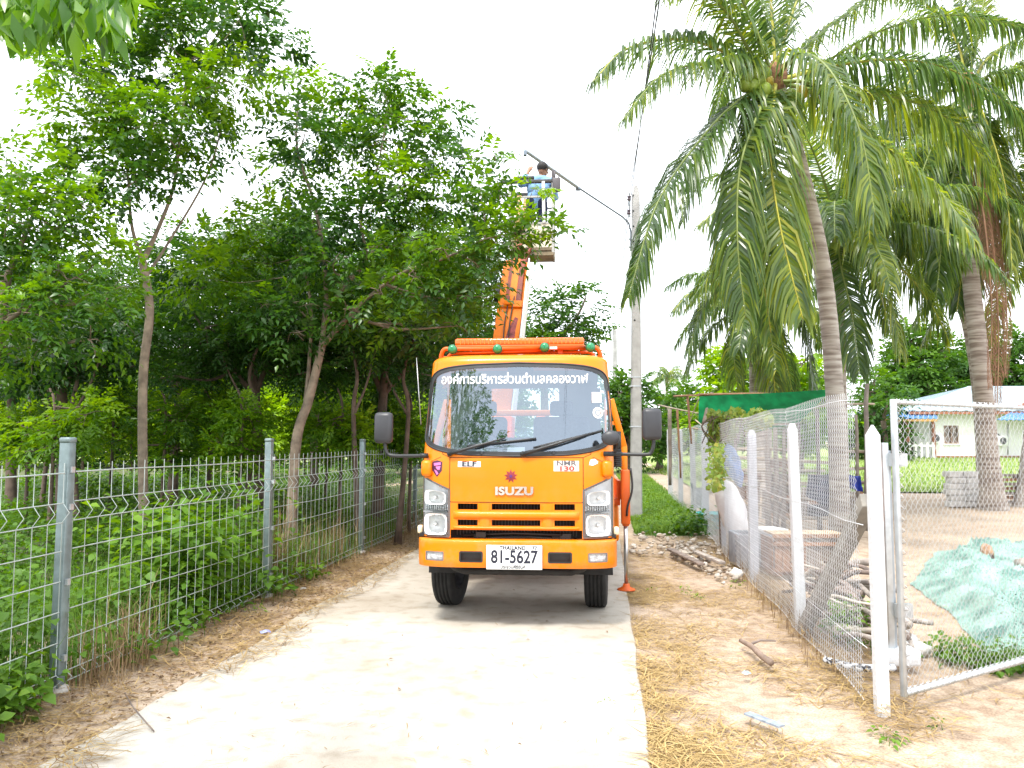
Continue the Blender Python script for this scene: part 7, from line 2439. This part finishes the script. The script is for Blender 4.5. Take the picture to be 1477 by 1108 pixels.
# vine over the fence top
def vine():
    rng = np.random.default_rng(520)
    t = thing('climbing_vine', 'leafy vine draped over the top of the chain link fence', 'vine', tuple(gnd(1050, 795)))
    O, T = [], []
    for k in range(3000):
        px = rng.uniform(1022, 1110); f = max(0.0, (px - 1024) / 84)
        py = rng.uniform(594 + 4 * math.sin(px * .2), 640 - 30 * f ** 1.2) if rng.random() < .86 else rng.uniform(640, 705)
        if py > 640: px = rng.normal(1034, 6)
        Yv = 12.4 - 2.0 * f + rng.normal(0, .12)
        O.append(tuple(at(px, py, Yv))); T.append(.55 + rng.normal(0, .16))
    O = np.array(O); n = len(O)
    L = rng.uniform(.05, .10, n)
    V, F, k = leaf_geo(O, rand_dirs(rng, n) + np.array([[0, -.6, -.5]]), rand_dirs(rng, n) * .6 + np.array([[0, -.8, .6]]), L, L * .8, .15, .1)
    np_obj('foliage', V, F, leafmat('vine leaf', [(0, (.10, .17, .03)), (.5, (.17, .26, .04)), (1, (.36, .33, .06))], .5, .35, 1.4), t, tint=np.repeat(np.clip(T, 0, 1), k))
    mb = MB()
    for k in range(14):
        x = rng.uniform(1026, 1100)
        mb.tube(spline([at(x, 600, 12.2 - (x - 1024) / 42), at(x + rng.normal(0, 12), 615, 12.2 - (x - 1024) / 42), at(x - 8 + rng.normal(0, 8), 640, 12.2 - (x - 1024) / 42)], 4), .008, 4)
    mb.tube(spline([at(1034, 620, 12.1), at(1036, 700, 12.05), Vector((at(1040, 780, 12).x, 12.0, 0))], 6), .018, 6)
    mb.build('stems', BARKD, t, kind='stuff')
vine()

def straw(name, label, X, Yv, seed, lmin=.08, lmax=.34, zr=.03, mat=STRAWM, w=.0026, t=.55):
    rng = np.random.default_rng(seed)
    n = len(X); X = np.asarray(X); Yv = np.asarray(Yv)
    Z = GZ(X, Yv)
    rx = np.array([road_x(0, y) for y in Yv])
    on_road = (X < rx) & (X > rx - 3.2)
    Z = np.where(on_road, .004, Z) + .004 + rng.uniform(0, 1, n) ** 2 * zr
    an = rng.uniform(0, 2 * PI, n)
    L = rng.uniform(lmin, lmax, n)[:, None]
    d = np.stack([np.cos(an), np.sin(an), rng.normal(0, .06, n)], 1)
    s = np.stack([-np.sin(an), np.cos(an), np.zeros(n)], 1)
    P = np.stack([X, Yv, Z], 1)
    bend = rng.normal(0, .12, n)[:, None]
    ww = (w * rng.uniform(.6, 1.4, n))[:, None]
    m = P + d * L * .5 + s * L * bend; m[:, 2] += .006
    e = P + d * L
    V = np.stack([P - s * ww, P + s * ww, m - s * ww, m + s * ww, e], 1).reshape(-1, 3)
    b = (np.arange(n) * 5)[:, None]
    F = np.concatenate([b + np.array([[0, 1, 3]]), b + np.array([[0, 3, 2]]), b + np.array([[2, 3, 4]])], 0)
    T = np.repeat(np.clip(t + rng.normal(0, .22, n), 0, 1), 5)
    return tag(np_obj(name, V, F, mat, None, tint=T), label, None, None, 'stuff')
rng = np.random.default_rng(600)
def scatter(n, fx, y0, y1, pw, thr, sc, ph):
    """rejection by noise so the straw lies in drifts"""
    yv = y0 + rng.uniform(0, 1, n * 3) ** pw * (y1 - y0)
    u = rng.uniform(0, 1, n * 3)
    xv = np.array([fx(y, q) for y, q in zip(yv, u)])
    d = NZ(xv * sc + ph, yv * sc) + .5 * NZ(xv * sc * 2.7, yv * sc * 2.7 + ph)
    k = d > rng.normal(thr, .18, len(d))
    return xv[k][:n], yv[k][:n]
def rx_fence(y):
    return 2.37 + .136 * (y - 4.88)
X, Yv = scatter(5200, lambda y, u: lerp(road_x(.02, y), rx_fence(y) + .05, u), 3.0, 14.0, 1.25, .02, 1.1, 3)
straw('straw', 'dry yellow straw strewn over the right verge', X, Yv, 601)
X, Yv = scatter(3500, lambda y, u: road_x(.03 + .5 * u ** 2, y), 3.0, 10.0, 1.2, -.1, 1.4, 8)
straw('straw_drift', 'yellow straw drift along the right road edge', X, Yv, 602, t=.62)
X, Yv = scatter(2600, lambda y, u: rx_fence(y) - .15 + .45 * u, 4.6, 14.0, 1.2, -.4, 1.2, 5)
straw('fence_straw', 'dry straw caught along the foot of the chain link fence', X, Yv, 603, zr=.12, t=.4)
X, Yv = scatter(9000, lambda y, u: lerp(fence_x(y) - .12, road_x(-3.22, y) + .28 * u ** 3 + .1 * math.sin(y * 2.2), u), 3.2, 16.0, 1.15, -.25, 1.2, 7)
straw('left_straw', 'brown and yellow straw litter along the left fence foot', X, Yv, 604, zr=.06, t=.36)
X, Yv = scatter(900, lambda y, u: lerp(5.0, 2.7, u) + .55 * (y - 5) * 1.0, 5.2, 9.0, 1.0, .0, 1.1, 12)
straw('yard_straw', 'straw bits on the dirt inside the gate', X, Yv, 605, t=.5)
X, Yv = scatter(260, lambda y, u: road_x(-.05 - 3.1 * u, y), 3.6, 9.0, 1.0, .1, .8, 14)
straw('road_straw', 'stray bits of straw on the concrete road', X, Yv, 606, .03, .12, .0, t=.3, w=.002)
# dry stalk tufts at the fence feet
def stalks(name, label, centres, seed):
    rng = np.random.default_rng(seed)
    P, H = [], []
    for (x, y, s, n, h) in centres:
        for k in range(n):
            P.append((x + rng.normal(0, s * .5), y + rng.normal(0, s), 0)); H.append(h * rng.uniform(.35, 1.05))
    P = np.array(P); P[:, 2] = GZ(P[:, 0], P[:, 1]) - .01; H = np.array(H); n = len(P)
    V, F, k = blades(P, H, np.clip(rng.normal(.35, .3, n), -.2, 1.2), rng.uniform(.004, .008, n), rng)
    return tag(np_obj(name, V, F, DRYM, None, tint=np.repeat(np.clip(rng.normal(.5, .22, n), 0, 1), k)), label, None, None, 'stuff')
def fxy(px, py, o=0):
    p = gnd(px, py); return (p.x + o, p.y)
stalks('dry_stalks', 'dry brown stalk tuft right of the nearest left post', [(*fxy(172, 965), .22, 170, .55), (*fxy(130, 985), .16, 70, .3), (*fxy(190, 940), .15, 70, .7)], 611)
stalks('dry_stalks', 'tall dry stalks leaning on the second left post', [(*fxy(398, 848), .10, 90, 1.25), (*fxy(420, 838), .25, 110, .5)], 612)
stalks('dry_stalks', 'dry brown stalks between the second and third left posts', [(*fxy(468, 815), .35, 170, .75), (*fxy(440, 830), .3, 90, .55), (*fxy(500, 800), .3, 60, .9)], 613)
stalks('dry_stalks', 'dry brown scrub below the third and fourth left posts', [(*fxy(565, 778), .6, 220, .55), (*fxy(585, 768), .4, 120, .8)], 614)
stalks('fence_stubble', 'thin dry stubble along the chain link fence foot', [(lerp(RF[0].x, RF[3].x, t) - .02, lerp(RF[0].y, RF[3].y, t), .18, 36, .28) for t in np.linspace(.12, .98, 16)], 615)
# leaf litter under the left fence
rng = np.random.default_rng(620)
n = 5200
yv = 3.4 + rng.uniform(0, 1, n) ** 1.2 * 12; xv = fence_x(yv) + rng.uniform(-.5, .75, n)
O = np.stack([xv, yv, GZ(xv, yv) + .012 + rng.uniform(0, .03, n)], 1)
L = rng.uniform(.02, .06, n); an = rng.uniform(0, 2 * PI, n)
V, F, k = leaf_geo(O, np.stack([np.cos(an), np.sin(an), rng.normal(0, .2, n)], 1), np.stack([rng.normal(0, .3, n), rng.normal(0, .3, n), np.ones(n)], 1), L, L * .5, .1, .2)
tag(np_obj('leaf_litter', V, F, DRYM, None, tint=np.repeat(np.clip(rng.normal(.35, .2, n), 0, 1), k)), 'dead brown leaves under the left fence', None, None, 'stuff')
n = 20
yv = rng.uniform(3.8, 9, n); xv = np.array([road_x(-rng.uniform(.1, 3.0), y) for y in yv])
O = np.stack([xv, yv, np.full(n, .012)], 1); L = rng.uniform(.02, .06, n); an = rng.uniform(0, 2 * PI, n)
V, F, k = leaf_geo(O, np.stack([np.cos(an), np.sin(an), rng.normal(0, .1, n)], 1), np.stack([rng.normal(0, .2, n), rng.normal(0, .2, n), np.ones(n)], 1), L, L * .45, .1, .25)
tag(np_obj('road_leaves', V, F, DRYM, None, tint=np.repeat(np.clip(rng.normal(.2, .15, n), 0, 1), k)), 'small dead leaves scattered on the road', None, None, 'stuff')
# one curved dry twig on the road edge
p0, p1 = gnd(180, 1000, .01), gnd(222, 1055, .01)
tag(MB().tube(spline([p0, p0.lerp(p1, .5) + Vector((-.03, 0, .02)), p1], 6), .005, 5).build('twig', WOODS[2]), 'thin curved dry twig lying on the left road edge', 'twig')
# grass blades on the right strip and the lawn
def grass(name, label, X, Yv, hmin, hmax, w, seed, t):
    rng = np.random.default_rng(seed)
    n = len(X)
    P = np.stack([X, Yv, GZ(X, Yv)], 1)
    H = rng.uniform(hmin, hmax, n)
    V, F, k = blades(P, H, rng.uniform(.1, .8, n), np.full(n, w), rng)
    T = np.clip(t + .25 * NZ(X * .5, Yv * .5) + rng.normal(0, .12, n), 0, 1)
    tag(np_obj(name, V, F, GRASSM, None, tint=np.repeat(T, k)), label, None, None, 'stuff')
rng = np.random.default_rng(630)
n = 16000
yv = 14.3 + rng.uniform(0, 1, n) ** 1.5 * 24; xv = np.array([road_x(q, y) for q, y in zip(rng.uniform(.3, 1.8, n), yv)])
grass('strip_grass', 'green grass on the strip between road and far fence', xv, yv, .06, .22, .012, 631, .55)
n = 32000
yv = 25.5 + rng.uniform(0, 1, n) ** 1.4 * 24; xv = rng.uniform(7.5, 36, n)
grass('lawn_grass', 'sunny lawn grass in front of the house', xv, yv, .08, .22, .03, 632, .68)
n = 9000
yv = rng.uniform(3.4, 14, n); xv = fence_x(yv) - rng.uniform(-.05, 2.2, n)
grass('fence_grass', 'long green grass among the weeds behind the left fence', xv, yv, .15, .55, .008, 633, .35)
